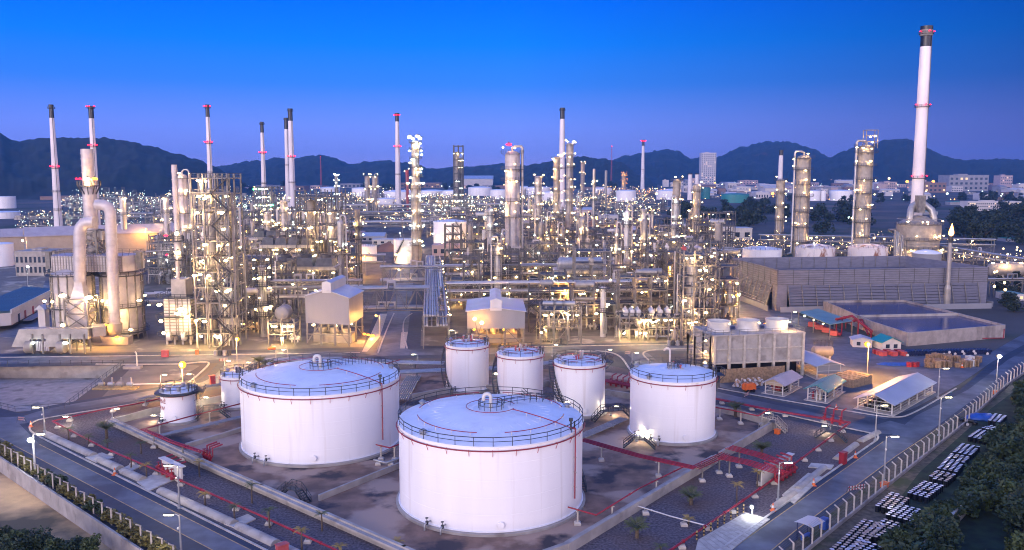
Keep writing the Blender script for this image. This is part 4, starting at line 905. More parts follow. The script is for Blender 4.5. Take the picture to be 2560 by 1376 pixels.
# ================================================================ drums beside the thicket
def drum_mesh(body, lid):
    mb = MB(); R, H = .3, .88
    mb.lathe([(R, 0), (R, H * .32), (R + .015, H * .34), (R, H * .36), (R, H * .64), (R + .015, H * .66), (R, H * .68), (R, H)], 12); mb.lathe([(R, H), (R - .02, H)], 12); mb.m = 1; mb.lathe([(R - .02, H + .004), (.001, H + .004)], 12, smooth=False)
    return mb.mesh('drum', [M[body], M[lid]])
DR = [drum_mesh('black', 'lid'), drum_mesh('black', 'lid_rust')]
blocks = [((2066, 1376), (2160, 1292), 4, 1), ((2102, 1376), (2160, 1342), 4, 0), ((2152, 1330), (2216, 1290), 4, 1), ((2186, 1262), (2230, 1224), 4, 1), ((2212, 1284), (2254, 1254), 5, 0), ((2266, 1230), (2314, 1196), 4, 0), ((2316, 1192), (2342, 1172), 4, 1), ((2341, 1169), (2376, 1131), 4, 0), ((2380, 1128), (2406, 1104), 4, 0), ((2418, 1090), (2447, 1071), 4, 0), ((2453, 1068), (2480, 1062), 3, 0), ((2468, 1050), (2488, 1030), 3, 1)]
nd = 0; rest = MB()
for bi, (a, b, w, rust) in enumerate(blocks):
    A, B = G(a[0], a[1], .88), G(b[0], b[1], .88); A.z = B.z = 0; d = B - A; n = max(3, int(d.length / .76)); d.normalize(); s = Vector((d.y, -d.x, 0))
    for i in range(n):
        for j in range(w):
            if rnd.random() < .03: continue
            v = 1 if rnd.random() < (.75 if rust else .12) else 0; q = A + d * (i * .76 + rnd.random() * .06) + s * ((j + .5) * .74 + rnd.random() * .05); nd += 1
            if nd > 300:
                rest.m = 0; rest.lathe([(.3, 0), (.3, .88), (.28, .88)], 12, tuple(q)); rest.m = 1; rest.lathe([(.28, .884), (.001, .884)], 12, tuple(q), smooth=False); continue
            o = part('drum', DR[v], None, None, q); tag(o, ['upright black drum with pale blue-white lid in the long drum rows', 'upright black drum with rusty tan lid in the long drum rows'][v], 'drum', ['pale-lidded drums', 'rusty-lidded drums'][v])
ro = part('drum_rows', rest, [M['black'], M['lid']]); tag(ro, 'farthest rows of pale-lidded black drums along the thicket edge', 'drums', None, 'stuff')
for i, (x, y) in enumerate([(2412, 1062), (2420, 1056), (2434, 1064), (2408, 1056)]):
    o = part('drum', DR[0], None, None, G(x, y) + Vector((0, 0, .3)), i * .7); o.rotation_euler = (PI / 2, 0, i * 1.1); tag(o, 'white-ended drum lying on its side at the far end of the rows', 'drum', 'drums lying on their sides')
mb = MB(); mb.sphere((0, 0, .3), 2.2, 14, 8); mb.v = [(v[0] * 1.3 + .4 * noise.noise(Vector(v)), v[1] * .8, max(0, v[2] * .45 + .3 * noise.noise(Vector(v) * .9))) for v in mb.v]
tag(part('tarpaulin', mb, M['tarp'], None, G(2452, 1048)), 'dark blue tarpaulin heap beside the farthest drums', 'tarpaulin')
# ================================================================ sheds
def shed(label, FLb, FRb, eaveFL, eaveFR, apex, BR, roof, post='white', wall=None, back=True, name='shed', gable=None, clutter=0, cat='shed', side=None):
    A, B = G(*FLb), G(*FRb); ze = (HZ(A, eaveFL[1]) + HZ(B, eaveFR[1])) / 2; w = (B - A); m = A + w / 2; za = HZ(m, apex[1]); za = max(za, ze + .5)
    Be = G(BR[0], BR[1], ze); D = Be - G(eaveFR[0], eaveFR[1], ze); D.z = 0; wn = w.normalized(); D -= wn * D.dot(wn) * .85; dn = D.normalized()
    t = thing(name, label, cat, A); oh = .7; mb = MB()
    for sgn, P0 in ((-1, A), (1, B)):
        e0 = P0 + wn * sgn * oh - dn * oh; e1 = e0 + D + dn * 2 * oh; sl = (za - ze) / (w.length / 2); zz = ze - sl * oh; r0 = m - dn * oh; r1 = r0 + D + dn * 2 * oh
        v = [Vector((e0.x, e0.y, zz)), Vector((e1.x, e1.y, zz)), Vector((r1.x, r1.y, za)), Vector((r0.x, r0.y, za))]; dz = Vector((0, 0, -.12))
        mb.add(v + [p + dz for p in v], [(0, 1, 2, 3), (7, 6, 5, 4), (0, 4, 5, 1), (1, 5, 6, 2), (2, 6, 7, 3), (3, 7, 4, 0)])
    wpart('roof', mb, M[roof], t)
    mb = MB(); k = max(2, int(D.length / 4.5)); J = [0, 1]
    for P0 in (A, B):
        for i in range(k + 1): q = P0 + D * (i / k); mb.bar(q, q + Vector((0, 0, ze)), .2)
        mb.bar(P0 + Vector((0, 0, ze - .15)), P0 + D + Vector((0, 0, ze - .15)), .15)
        mb.bar(P0 + Vector((0, 0, ze * .45)), P0 + D + Vector((0, 0, ze * .45)), .08); mb.bar(P0 + Vector((0, 0, ze * .22)), P0 + D + Vector((0, 0, ze * .22)), .08)
    for E in (0, 1):
        a, b = A + D * E, B + D * E
        for hgt in (ze * .28, ze * .55, ze - .15): mb.bar(a + Vector((0, 0, hgt)), b + Vector((0, 0, hgt)), .08)
        mb.bar((a + b) / 2, (a + b) / 2 + Vector((0, 0, ze)), .12)
    wpart('frame', mb, M[post], t)
    mb = MB(); mb.prism([(p.x, p.y) for p in (A - wn * .6 - dn * .6, B + wn * .6 - dn * .6, B + D + wn * .6 + dn * .6, A + D - wn * .6 + dn * .6)], .03, .18); wpart('base_slab', mb, M['kerb'], t)
    if gable:
        mb = MB(); g0 = ze * gable
        for E in (0., 1.):
            a, b = A + D * E - dn * .03 * (1 - 2 * E), B + D * E - dn * .03 * (1 - 2 * E); mm = (a + b) / 2
            mb.add([(a.x, a.y, g0), (b.x, b.y, g0), (b.x, b.y, ze), (mm.x, mm.y, za - .14), (a.x, a.y, ze)], [(0, 1, 2, 3, 4)])
        wpart('gable_panel', mb, M[side or 'tan_wall'], t)
    if wall:
        mb = MB()
        for P0 in (A, B): mb.bar(P0 + Vector((0, 0, ze * .5)), P0 + D + Vector((0, 0, ze * .5)), .1, ze * .98)
        mb.bar(A + D + Vector((0, 0, ze * .5)), B + D + Vector((0, 0, ze * .5)), .1, ze * .98); wpart('wall', mb, M[wall], t)
    return t, A, w, D, ze
t, A, w, D, ze = shed('open shed with pale tan pitched roof and slatted gable', (1913, 984), (1956, 991), (1897, 951), (1964, 961), (1933, 946), (2008, 941), 'tan_roof', gable=.74)
for i in range(5): q = A + w * (.2 + .15 * i) + D * .35; o = part('fire_cart', MB().box((0, 0, .7), (1., 1.4, .9)).cyl((0, -.4, 1.1), .3, .7, 8).box((0, 0, .3), (.8, 1.8, .2)), M['red' if i < 3 else 'black'], None, q + Vector((0, 0, .18))); tag(o, ['red wheeled cart under the pale tan shed roof', 'black wheeled cart under the pale tan shed roof'][i > 2], 'cart', 'carts in the tan shed %d' % (i > 2))
t, A, w, D, ze = shed('open shed with a bright teal pitched roof and mesh sides', (2019, 1001), (2063, 1008), (2007, 966), (2067, 976), (2039, 961), (2117, 952), 'teal_roof')
for i in range(8): q = A + w * (.18 + .2 * (i % 4)) + D * (.12 + .2 * (i // 4)); o = part('gas_bottle', MB().lathe([(.22, 0), (.22, 1.2), (.1, 1.45), (.1, 1.6), (.001, 1.6)], 8), M['red' if i % 4 == 0 else 'white' if i % 4 < 3 else 'navy'], None, q + Vector((0, 0, .18))); c3 = 0 if i % 4 == 0 else 1 if i % 4 < 3 else 2; tag(o, ['red', 'white', 'dark blue'][c3] + ' gas bottle caged under the teal shed roof', 'gas bottle', 'gas bottles in the teal shed %d' % c3)
t, A, w, D, ze = shed('largest open shed, wide white metal roof lit orange at one end', (2144, 1023), (2229, 1039), (2125, 989), (2241, 1011), (2185, 984), (2333, 955), 'lav_roof', clutter=1)
for i in range(24): q = A + w * (.12 + .13 * (i % 6)) + D * (.08 + .1 * (i // 6)); o = part('barrel', DR[0], None, None, q + Vector((0, 0, .18))); tag(o, 'black drum stored in the shade of the largest open shed', 'barrel', 'drums in the largest shed')
shed('long grey shed beside the three-fan cooling tower, grey gable', (2042, 948), (2100, 945), (2042, 912), (2101, 911), (2072, 903), (2050, 880), 'lav_roof', gable=.35, side='clad')
# small stores
def house(label, FL, FR, eave, apex, depth, wallm, roofm, doors=2, name='hut'):
    A, B = G(*FL), G(*FR); w = B - A; ze = HZ(A, eave); za = HZ(A + w / 2, apex); wn = w.normalized(); dn = Vector((-wn.y, wn.x, 0)); D = dn * depth; t = thing(name, label, 'hut', A)
    mb = MB(); mb.prism([(p.x, p.y) for p in (A, B, B + D, A + D)], 0, ze); m0 = A + w / 2
    for E in (0, 1): a, b, mm = A + D * E, B + D * E, m0 + D * E; mb.add([(a.x, a.y, ze), (b.x, b.y, ze), (mm.x, mm.y, za)], [(0, 1, 2)])
    wpart('wall', mb, M[wallm], t); mb = MB()
    for sg, P0 in ((-1, A), (1, B)):
        e0 = P0 + wn * sg * .4 - dn * .4; e1 = e0 + D + dn * .8; r0, r1 = m0 - dn * .4, m0 + D + dn * .4; zz = ze - .1; v = [Vector((e0.x, e0.y, zz)), Vector((e1.x, e1.y, zz)), Vector((r1.x, r1.y, za + .1)), Vector((r0.x, r0.y, za + .1))]; mb.add(v + [p + Vector((0, 0, .1)) for p in v], [(3, 2, 1, 0), (4, 5, 6, 7), (0, 1, 5, 4), (1, 2, 6, 5), (2, 3, 7, 6), (3, 0, 4, 7)])
    wpart('roof', mb, M[roofm], t)
    for i in range(doors): q = A + w * ((i + .7) / (doors + .4)) - dn * .03; mb = MB(); mb.box(q + Vector((0, 0, ze * .5)), (w.length / doors * .4, .06, ze * .5), rz=math.atan2(w.y, w.x)); wpart('window', mb, M['glass'], t)
    return t
house('small white hut with teal roof beside the concrete water basin', (2205, 876), (2252, 875), 857, 845, 5, 'white', 'teal_roof')
house('pale awning hut beneath the sodium flood near the teal-roofed hut', (2132, 868), (2180, 870), 850, 845, 4, 'bld_w', 'lav_roof')
# small guard shelter, barricades, cabinets
b = G(2022, 1350); t = thing('guard_shelter', 'small shelter with blue-grey curved roof at the fence', 'shelter', b, .7); zt = HZ(b, 1306); mb = MB(); mb.lathe([(1.9, -1.4), (1.9, 1.4)], 6, (0, 0, zt - 1.5), PI / 2 - .75, PI / 2 + .75, True, 'x')
part('roof', MB().add([(x, y, zt + (.25 - .12 * y * y)) for x in (-1.6, 1.6) for y in (-1.2, -.6, 0, .6, 1.2)], [(i, i + 1, i + 6, i + 5) for i in range(4)]), M['lav_roof'], t)
mb = MB()
for x in (-1.2, 1.2):
    for y in (-.9, .9): mb.bar((x, y, 0), (x, y, zt + .1), .1)
part('frame', mb, M['navy'], t); part('bench', MB().box((0, .4, .5), (2., .5, .1)).box((-.8, .4, .25), (.1, .4, .5)).box((.8, .4, .25), (.1, .4, .5)), M['tarp'], t)
def barricade(label, a, b, h=1.):
    A, B = G(*a), G(*b); t = thing('barricade', label, 'barricade', A); mb = MB(); d = B - A
    for i in range(2): mb.bar(A + Vector((0, 0, h * (.55 + .4 * i))), B + Vector((0, 0, h * (.55 + .4 * i))), .06, .2)
    wpart('rail', mb, M['white'], t); mb = MB()
    for i in range(6):
        for k in range(2): mb.bar(A + d * (i / 6 + .02) + Vector((0, 0, h * (.55 + .4 * k))), A + d * (i / 6 + .1) + Vector((0, 0, h * (.55 + .4 * k))), .075, .215)
    wpart('stripe', mb, M['red'], t); mb = MB(); n = Vector((-d.y, d.x, 0)).normalized()
    for E in (A, B): mb.bar(E - n * .4, E + Vector((0, 0, h)), .06); mb.bar(E + n * .4, E + Vector((0, 0, h)), .06)
    wpart('foot', mb, M['steel'], t)
barricade('red and white barricade leaning at the fence opposite the culverts', (2120, 1235), (2162, 1228)); barricade('striped barricade board on the road below the sunken basin', (46, 1056), (62, 1058)); barricade('striped barricade on the shed road beside the mid-sized tank', (1861, 998), (1872, 992)); barricade('striped barricade on the plant road bend near windsock', (548, 908), (570, 908)); barricade('striped barricade on the bend behind third slim tank', (1562, 889), (1576, 890))
def cabinet(label, p, top, w, m='redlt', name='fire_cabinet', d=.8, rz=.7):
    b = G(*p); h = HZ(b, top); t = thing(name, label, 'cabinet', b, rz); part('body', MB().box((0, 0, h / 2), (w, d, h)), M[m], t); part('lid', MB().box((0, 0, h + .06), (w + .16, d + .16, .12)), M[m], t); part('door', MB().box((0, -d / 2 - .02, h * .5), (w * .85, .05, h * .8)), M[m], t); part('handle', MB().box((w * .3, -d / 2 - .07, h * .5), (.05, .06, .25)), M['galv'], t)
cabinet('tall red cabinet on the kerb beside the perimeter road', (2107, 1160), 1132, 1.1, 'red'); cabinet('red cabinet at the bottom edge near the nearest culvert', (706, 1392), 1362, 1.3); cabinet('pinkish red cabinet at the plant road kerb by the round heaters', (413, 893), 877, 1.6, rz=0); cabinet('tall red cabinet beside the half-hidden white tank', (531, 960), 940, 1.1); cabinet('yellow control box on the fence plinth by the near drums', (2211, 1218), 1208, 1., 'orange'); cabinet('yellow control box on the far fence plinth', (2488, 985), 978, 1., 'orange'); cabinet('blue box inside the fence beside the guard shelter', (2060, 1322), 1298, .9, 'tarp', 'control_box'); cabinet('small yellow post box at the kerb near round heaters', (493, 888), 876, .7, 'orange', 'control_box', .7, 0); cabinet('red post by the steps over the bund corner', (1943, 1085), 1075, .7, 'orange', 'hydrant_box')
# traffic cones and striped posts
def cone_mesh():
    mb = MB(); mb.box((0, 0, .03), (.45, .45, .06)); mb.lathe([(.18, .06), (.13, .3)], 10); mb.lathe([(.075, .52), (.03, .75), (.001, .75)], 10); mb.m = 1; mb.lathe([(.13, .3), (.075, .52)], 10); return mb.mesh('traffic_cone', [M['orange'], M['white']])
CM = cone_mesh()
for i, (x, y) in enumerate([(2034, 1215), (2138, 1145), (1932, 1278), (287, 1188), (2090, 1025), (77, 1068), (2405, 920), (2415, 918), (2425, 915)]):
    o = part('traffic_cone', CM, None, None, G(x, y) + Vector((0, 0, .03))); o.scale = (1.5, 1.5, 1.5)
    tag(o, ['orange cone at the kerb below the deluge manifold slab', 'orange cone on the kerb by the tall red cabinet', 'orange cone at the weighbridge apron lamp', 'orange cone at the narrow crossing slab', 'orange cone on the shed road near the big white shed', 'orange cone on the rounded corner', 'cone in the pallet yard, nearest the pallets', 'middle cone of three in the pallet yard', 'cone in the pallet yard, nearest the fence'][i], 'cone')
spm = MB(); spm.cyl((0, 0, 0), .09, 1., 8); spm.m = 1
for z in (.2, .6): spm.lathe([(.095, z), (.095, z + .2)], 8)
SPM = spm.mesh('striped_post', [M['yellow'], M['black']])
for i in range(8):
    q = A0.lerp(A1, i / 7.) ; q = q + (A0 - B0).normalized() * .35; o = part('striped_post', SPM, None, None, q); o.scale = (1.2, 1.2, 1.15); tag(o, 'yellow and black striped post along the weighbridge apron edge', 'post', 'striped posts beside the apron')
# white shield walls with red manifolds
def shield(label, a, b, top, m='white', th=.25):
    A, B = G(*a), G(*b); h = HZ(A, top); t = thing('shield_wall', label, 'wall', A); mb = MB(); mb.bar(A + Vector((0, 0, h / 2)), B + Vector((0, 0, h / 2)), th, h); wpart('wall_panel', mb, M[m], t); d = (B - A).normalized(); mb = MB(); mb.bar(A - d * .3 + Vector((0, 0, h + .08)), B + d * .3 + Vector((0, 0, h + .08)), 1., .16); wpart('coping', mb, M[m], t); return A, B, h
shield('white shield wall with overhanging top behind the red manifold', (408, 1186), (456, 1210), 1146)
shield('tan-lit white shield wall with overhanging top by the deluge manifold', (1903, 1216), (1975, 1172), 1178)
def manifold(label, a, b, h, n, r=.13):
    A, B = G(*a), G(*b); t = thing('deluge_manifold', label, 'pipe manifold', A); d = B - A; L_ = d.length; d.normalize(); s = Vector((-d.y, d.x, 0))
    mb = MB(); mb.tube([A + Vector((0, 0, .8)), B + Vector((0, 0, .8))], r * 1.9, 9); wpart('header', mb, M['red'], t)
    for i in range(n):
        q = A + d * (L_ * (i + .5) / n); mb = MB(); mb.tube([q + Vector((0, 0, .8)), q + s * .5 + Vector((0, 0, .8)), q + s * .5 + Vector((0, 0, h)), q + s * 2.2 + Vector((0, 0, h + .2))], r, 7); wpart('riser', mb, M['red'], t)
        mb = MB(); mb.cyl(q + Vector((0, 0, .2)), .28, 1.1, 8); mb.cyl(q + Vector((0, 0, 1.3)), .08, .5, 6); mb.cyl(q + Vector((0, 0, 1.75)), .3, .07, 10); wpart('deluge_valve', mb, M['red'], t)
manifold('red valve manifold on the wide slab before the white shield wall', (392, 1180), (436, 1206), 2.2, 4); manifold('red deluge manifold on the slab behind the leaning shield wall', (1940, 1215), (1990, 1182), 2.6, 5, .16)
manifold('red hydrant pipes at the end of the twin red mains', (2050, 1055), (2110, 1068), 2.6, 3); manifold('red hydrant cage at the tan bund corner', (508, 1148), (528, 1158), 2.2, 3); manifold('red pipework cluster between slim tank and mid-sized tank', (1520, 965), (1575, 975), 2.2, 4)
# steps over walls and pipes
def stepover(label, c, rz, w=1.2, h=1.5, L_=1.6, m='dark', run=1.8):
    t = thing('step_bridge', label, 'footbridge', G(*c), rz); part('deck', MB().box((0, 0, h), (L_, w, .08)), M['grate'], t)
    for sg in (-1, 1):
        mb = MB(); n = 6
        for i in range(n): u = (i + .5) / n; mb.box((sg * (L_ / 2 + run * u), 0, h * (1 - u)), (.3, w, .05))
        for y in (-w / 2, w / 2): mb.bar((sg * L_ / 2, y, h), (sg * (L_ / 2 + run), y, 0), .08, .2)
        part('flight', mb, M[m], t)
    mb = MB()
    for y in (-w / 2, w / 2): rail(mb, [(-L_ / 2 - run, y, 0), (-L_ / 2, y, h), (L_ / 2, y, h), (L_ / 2 + run, y, 0)], 1., .06, 1.)
    part('railing', mb, M[m], t)
stepover('black footbridge over the red main near the hydrant pipes', (2078, 1100), -.55); stepover('black stair bridge over grey pipes between slim and mid-sized tanks', (1530, 1050), .3, 1.3, 1.8, 4); stepover('arched black step bridge at the foot of the mid-sized tank', (1598, 1120), -.15, 1.2, 1.6, 1.6); stepover('yellow steps over the corner of the bund', (1932, 1076), -.6, 1.3, 1.6, 1.2, 'beige'); stepover('black steps with handrail crossing the bund near the slim palm', (735, 1248), -.6, 1.2, 1.5, 2.); stepover('black steps beside the small lettered tank', (530, 1050), .2, 1.2, 1.6, 3)
# ================================================================ big grey cooling tower
Hc = HZ(G(1943, 778), 675); FLc, FRc, BLc, BRc = [Vector((p.x, p.y, 0)) for p in (G(1945, 675, Hc), G(2470, 668, Hc), G(1832, 645, Hc), G(2264, 640, Hc))]
t = thing('cooling_tower', 'huge open-topped grey louvred cooling tower behind the water basins', 'cooling tower', FLc)
ctr = (FLc + FRc + BLc + BRc) / 4
def tower_side(a, b, flare=True):
    d = (b - a); L_ = d.length; d.normalize(); n = Vector((d.y, -d.x, 0)); n = n if n.dot(ctr - a) < 0 else -n
    mb = MB(); z1 = Hc * .62; up = Vector((0, 0, 1))
    mb.bar(a + up * (Hc + z1) / 2, b + up * (Hc + z1) / 2, .3, Hc - z1)
    w1 = wpart('upper_wall', mb, M['tower_wall'], t); mb = MB()
    k = int(L_ / 5)
    for i in range(7): z = z1 + (Hc - z1) * (i + .5) / 7; mb.bar(a + n * .2 + up * z, b + n * .2 + up * z, .12, .14)
    for i in range(k + 1): q = a + d * (L_ * i / k); mb.bar(q + n * .22 + up * z1, q + n * .22 + up * Hc, .12)
    wpart('girt', mb, M['steel'], t)
    mb = MB(); f = 2.2
    m_in = 3.5
    for i in range(9):
        z = z1 * (1 - i / 9.); o = n * (.1 + f * i / 9.); o2 = n * (.1 + f * (i + 1) / 9.); zb = max(1.1, z1 * (1 - (i + 1) / 9.) + .12)
        p0, p1 = a + d * m_in + o, b - d * m_in + o; r0, r1 = a + d * m_in + o2, b - d * m_in + o2
        mb.add([p0 + up * z, p1 + up * z, r1 + up * zb, r0 + up * zb], [(0, 1, 2, 3)])
    wpart('louvre', mb, M['tower_wall2'], t); mb = MB()
    for i in range(k + 1): mb = MB(); q = a + d * (m_in + (L_ - 2 * m_in) * i / k); mb.bar(q + n * .2 + up * z1, q + n * (f + .5) + up * .6, .22); wpart('louvre_strut', mb, M['steel2'], t)
    mb = MB(); mb.bar(a + up * z1 / 2, a + d * m_in + up * z1 / 2, .3, z1); wpart('end_panel', mb, M['tower_wall'], t); mb = MB(); mb.bar(b - d * m_in + up * z1 / 2, b + up * z1 / 2, .3, z1); wpart('end_panel', mb, M['tower_wall'], t)
    mb = MB(); mb.bar(a + n * 3. + up * .9, b + n * 3. + up * .9, .3, 1.8); wpart('basin_wall', mb, M['bld_g'], t)
tower_side(FLc, FRc); tower_side(BLc, FLc); tower_side(BRc, BLc); tower_side(FRc, BRc)
mb = MB(); mb.prism([(p.x, p.y) for p in (FLc, FRc, BRc, BLc)], Hc - 4.6, Hc - 4.3); wpart('fan_deck', mb, M['tower_wall2'], t)
mb = MB()
for i in range(14):
    for a, b in ((BLc, BRc),): q = a.lerp(b, (i + .5) / 14); mb.bar(q + Vector((0, -.4, Hc - 4.3)), q + Vector((0, -.4, Hc)), .14)
wpart('wall_post', mb, M['steel2'], t)
p = G(1842, 748); q = G(1905, 782); t2 = thing('splash_panel', 'slanted white panel leaning along the cooling tower side', 'panel', p); mb = MB(); a, b = G(1817, 722), G(1902, 770); n = Vector((.7, .35, 0)); mb.add([a + Vector((0, 0, .2)), b + Vector((0, 0, .2)), b + n * 2 + Vector((0, 0, 2.3)), a + n * 2 + Vector((0, 0, 2.3))], [(0, 1, 2, 3)]); mb.add([(v[0], v[1], v[2] - .12) for v in mb.v[:4]], [(3, 2, 1, 0)]); wpart('panel', mb, M['bld_w'], t2); mb = MB()
for i in range(9): u = i / 8; mb.bar(a.lerp(b, u) + n * 2, a.lerp(b, u) + n * 2 + Vector((0, 0, 2.2)), .15)
wpart('prop', mb, M['steel'], t2)
# ================================================================ water basins
hb = HZ(G(2270, 866), 832); outl = [G(x, y, hb) for x, y in ((2060, 752), (2262, 750), (2512, 812), (2270, 832), (2178, 803))]
t = thing('water_basin', 'concrete basin of still water in front of the grey cooling tower', 'water basin', Vector((outl[3].x, outl[3].y, 0)))
for i in range(5):
    a, b = outl[i].copy(), outl[(i + 1) % 5].copy(); a.z = b.z = hb / 2; mb = MB(); mb.bar(a, b, .45, hb); wpart('wall', mb, M['conc'], t)
a, b = G(2150, 788, hb), G(2398, 783, hb); a.z = b.z = hb / 2; mb = MB(); mb.bar(a, b, .5, hb); wpart('dividing_wall', mb, M['conc_lt'], t)
mb = MB(); mb.add([(p.x, p.y, hb - .7) for p in outl], [t3 for t3 in geometry.tessellate_polygon([outl])]); 
mb.f = [f if (Vector(mb.v[f[1]]) - Vector(mb.v[f[0]])).cross(Vector(mb.v[f[2]]) - Vector(mb.v[f[0]])).z > 0 else f[::-1] for f in mb.f]; wpart('water', mb, M['water'], t)
mb = MB(); q = G(2506, 850); mb.tube([q + Vector((0, -.5, hb - .5)), q + Vector((0, -.5, .6)), q + Vector((-6, -1, .6))], .15, 6); wpart('drain_pipe', mb, M['red'], t)
# pump shelter
rc = [G(x, y, 4.2) for x, y in ((1997, 781), (2046, 773), (2131, 803), (2075, 812))]; t = thing('pump_shelter', 'open pump shelter with flat pale green roof', 'shelter', Vector((rc[0].x, rc[0].y, 0))); mb = MB(); mb.prism([(p.x, p.y) for p in rc], 4.1, 4.3); wpart('roof', mb, M['green_roof'], t); mb = MB()
for p in rc + [(rc[0] + rc[3]) / 2, (rc[1] + rc[2]) / 2]: mb.bar((p.x, p.y, 0), (p.x, p.y, 4.1), .22)
wpart('frame', mb, M['steel2'], t)
for k in range(3): lamp(t, (rc[0].lerp(rc[3], .2 + .3 * k) - t.location) + Vector((0, 0, 3.7 - 4.2)), 'warm', .22)
for i in range(4):
    q = rc[0].lerp(rc[3], .2 + .22 * i).lerp(rc[1].lerp(rc[2], .2 + .22 * i), .4); q.z = 0; pt = thing('fire_pump', 'red fire pump engine under the pale green roof', 'pump', q, -.6, 'fire pumps under the green roof'); part('engine', MB().box((0, 0, .9), (2.2, 1.2, 1.3)), M['redlt'], pt); part('pump_casing', MB().hdrum((1.6, 0, .8), .5, .5, 10), M['red'], pt); part('skid', MB().box((.4, 0, .12), (3.6, 1.3, .24)), M['dark'], pt)
pipe_run('fire_main', 'thick red arched pipe between pump shelter and water basin', [(2092, 800), (2092, 799), (2130, 790), (2178, 828), (2178, 829)], 3., .32, sup=7, foot=False, posts='red', zs=[.5, 5., 5., 3., .4])
pipe_run('fire_main', 'lower red arched pipe in front of the basin wall', [(2115, 806), (2115, 805), (2155, 800), (2170, 835)], 2., .3, sup=7, foot=False, posts='red', zs=[.5, 3., 3., .5])
# ================================================================ three-fan concrete cooling tower
A, B = G(1783, 948), G(2004, 938); w = B - A; wn = w.normalized(); dn = Vector((-wn.y, wn.x, 0)); H2 = HZ(A, 840); D = dn * 11; t = thing('fan_cooling_tower', 'pale concrete cooling tower with three white fan stacks', 'cooling tower', A); up = Vector((0, 0, 1)); zo = H2 * .36
def boxw(mb, a, b, d, z0, z1): mb.prism([(p.x, p.y) for p in (a, b, b + d, a + d)], z0, z1)
mb = MB(); boxw(mb, A, B, D, zo, H2 * .985); wpart('casing', mb, M['conc_lt'], t)
mb = MB(); n = 6
for i in range(n + 1):
    for e in (0, 1): q = A + w * (i / n) + D * e; mb.box((q.x - dn.x * .15 * (1 - 2 * e), q.y - dn.y * .15 * (1 - 2 * e), H2 / 2), (.55, .55, H2), rz=math.atan2(w.y, w.x))
wpart('column', mb, M['conc_plain'], t)['kind'] = 'stuff'
mb = MB(); mb.bar(A + dn * -.1 + up * (H2 * .68), B + dn * -.1 + up * (H2 * .68), .3, .25); mb.bar(A + dn * -.15 + up * zo, B - dn * .15 + up * zo, .4, .4); wpart('beam', mb, M['conc_plain'], t)
mb = MB(); boxw(mb, A + dn * 2.5, B + dn * 2.5, dn * .2, 0, zo); wpart('opening_shade_panel', mb, M['black'], t)  # black panel stands in for the shade inside the lower opening
mb = MB(); boxw(mb, A - dn * .4 - wn * .4, B - dn * .4 + wn * .4, D + dn * .8, H2 * .985 + .003, H2 + .15); wpart('fan_deck', mb, M['conc_lt'], t)
mb = MB(); zt = up * (H2 + .15); rail(mb, [A - dn * .3 + zt, B - dn * .3 + zt, B + D + zt, A + D + zt], 1.1, .07, 2., True, True); wpart('railing', mb, M['steel2'], t)
for i in range(3):
    q = A + w * (.16 + .335 * i) + D * .5 - A; mb = MB(); mb.lathe([(2.6, 0), (2.45, .8), (2.5, 1.6), (2.65, 2.2), (2.5, 2.2), (2.3, .8), (2.4, .1)], 24, (q.x, q.y, H2 + .15)); f = part('fan_stack', mb, M['white'], t)
    mb = MB()
    for k in range(6): a = k * PI / 3; mb.bar((q.x, q.y, H2 + 1.), (q.x + 2.2 * cos(a), q.y + 2.2 * sin(a), H2 + 1.1), .5, .06)
    part('fan_blade', mb, M['steel'], f); mb = MB(); mb.box((q.x + 3.2, q.y, H2 + .7), (.8, .6, .7)); part('fan_motor', mb, M['navy'], t)
    lamp(t, q + Vector((1.6, -3.4, H2 + 2.2)), 'warm', .25)
mb = MB(); st0 = A - wn * 4.5
for z in (0, 1):
    for i, j in ((0, 0), (1, 0), (0, 1), (1, 1)): mb.bar(st0 + wn * 3.6 * i + dn * 4 * j, st0 + wn * 3.6 * i + dn * 4 * j + up * H2, .3)
for k in range(1, 5):
    z = H2 * k / 4; P4 = [st0 + up * z, st0 + wn * 3.6 + up * z, st0 + wn * 3.6 + dn * 4 + up * z, st0 + dn * 4 + up * z]
    for i in range(4): mb.bar(P4[i], P4[(i + 1) % 4], .16)
    mb.bar(st0 + wn * (3.6 * (k % 2)) + up * (z - H2 / 4), st0 + wn * (3.6 * (1 - k % 2)) + up * z, .3, .15); rail(mb, P4[:2], 1.1, .06, 1.2)
wpart('stair_tower', mb, M['steel2'], t)
for k in range(4): lamp(t, (st0 - A) + wn * 2.4 - dn * .3 + up * (H2 * (k + .6) / 4), 'warm', .24)
mb = MB(); a, b = G(1800, 958), G(1960, 948); t = thing('board_fence', 'tan timber board fence below the three-fan cooling tower', 'fence', a); mb.bar(a + up * 1.5, b + up * 1.5, .12, 3.)
for i in range(40): q = a.lerp(b, i / 39); mb.bar(q - Vector((0, .09, 0)), q + Vector((0, -.09, 3.04)), .12, .05)
wpart('boards', mb, M['wood'], t)
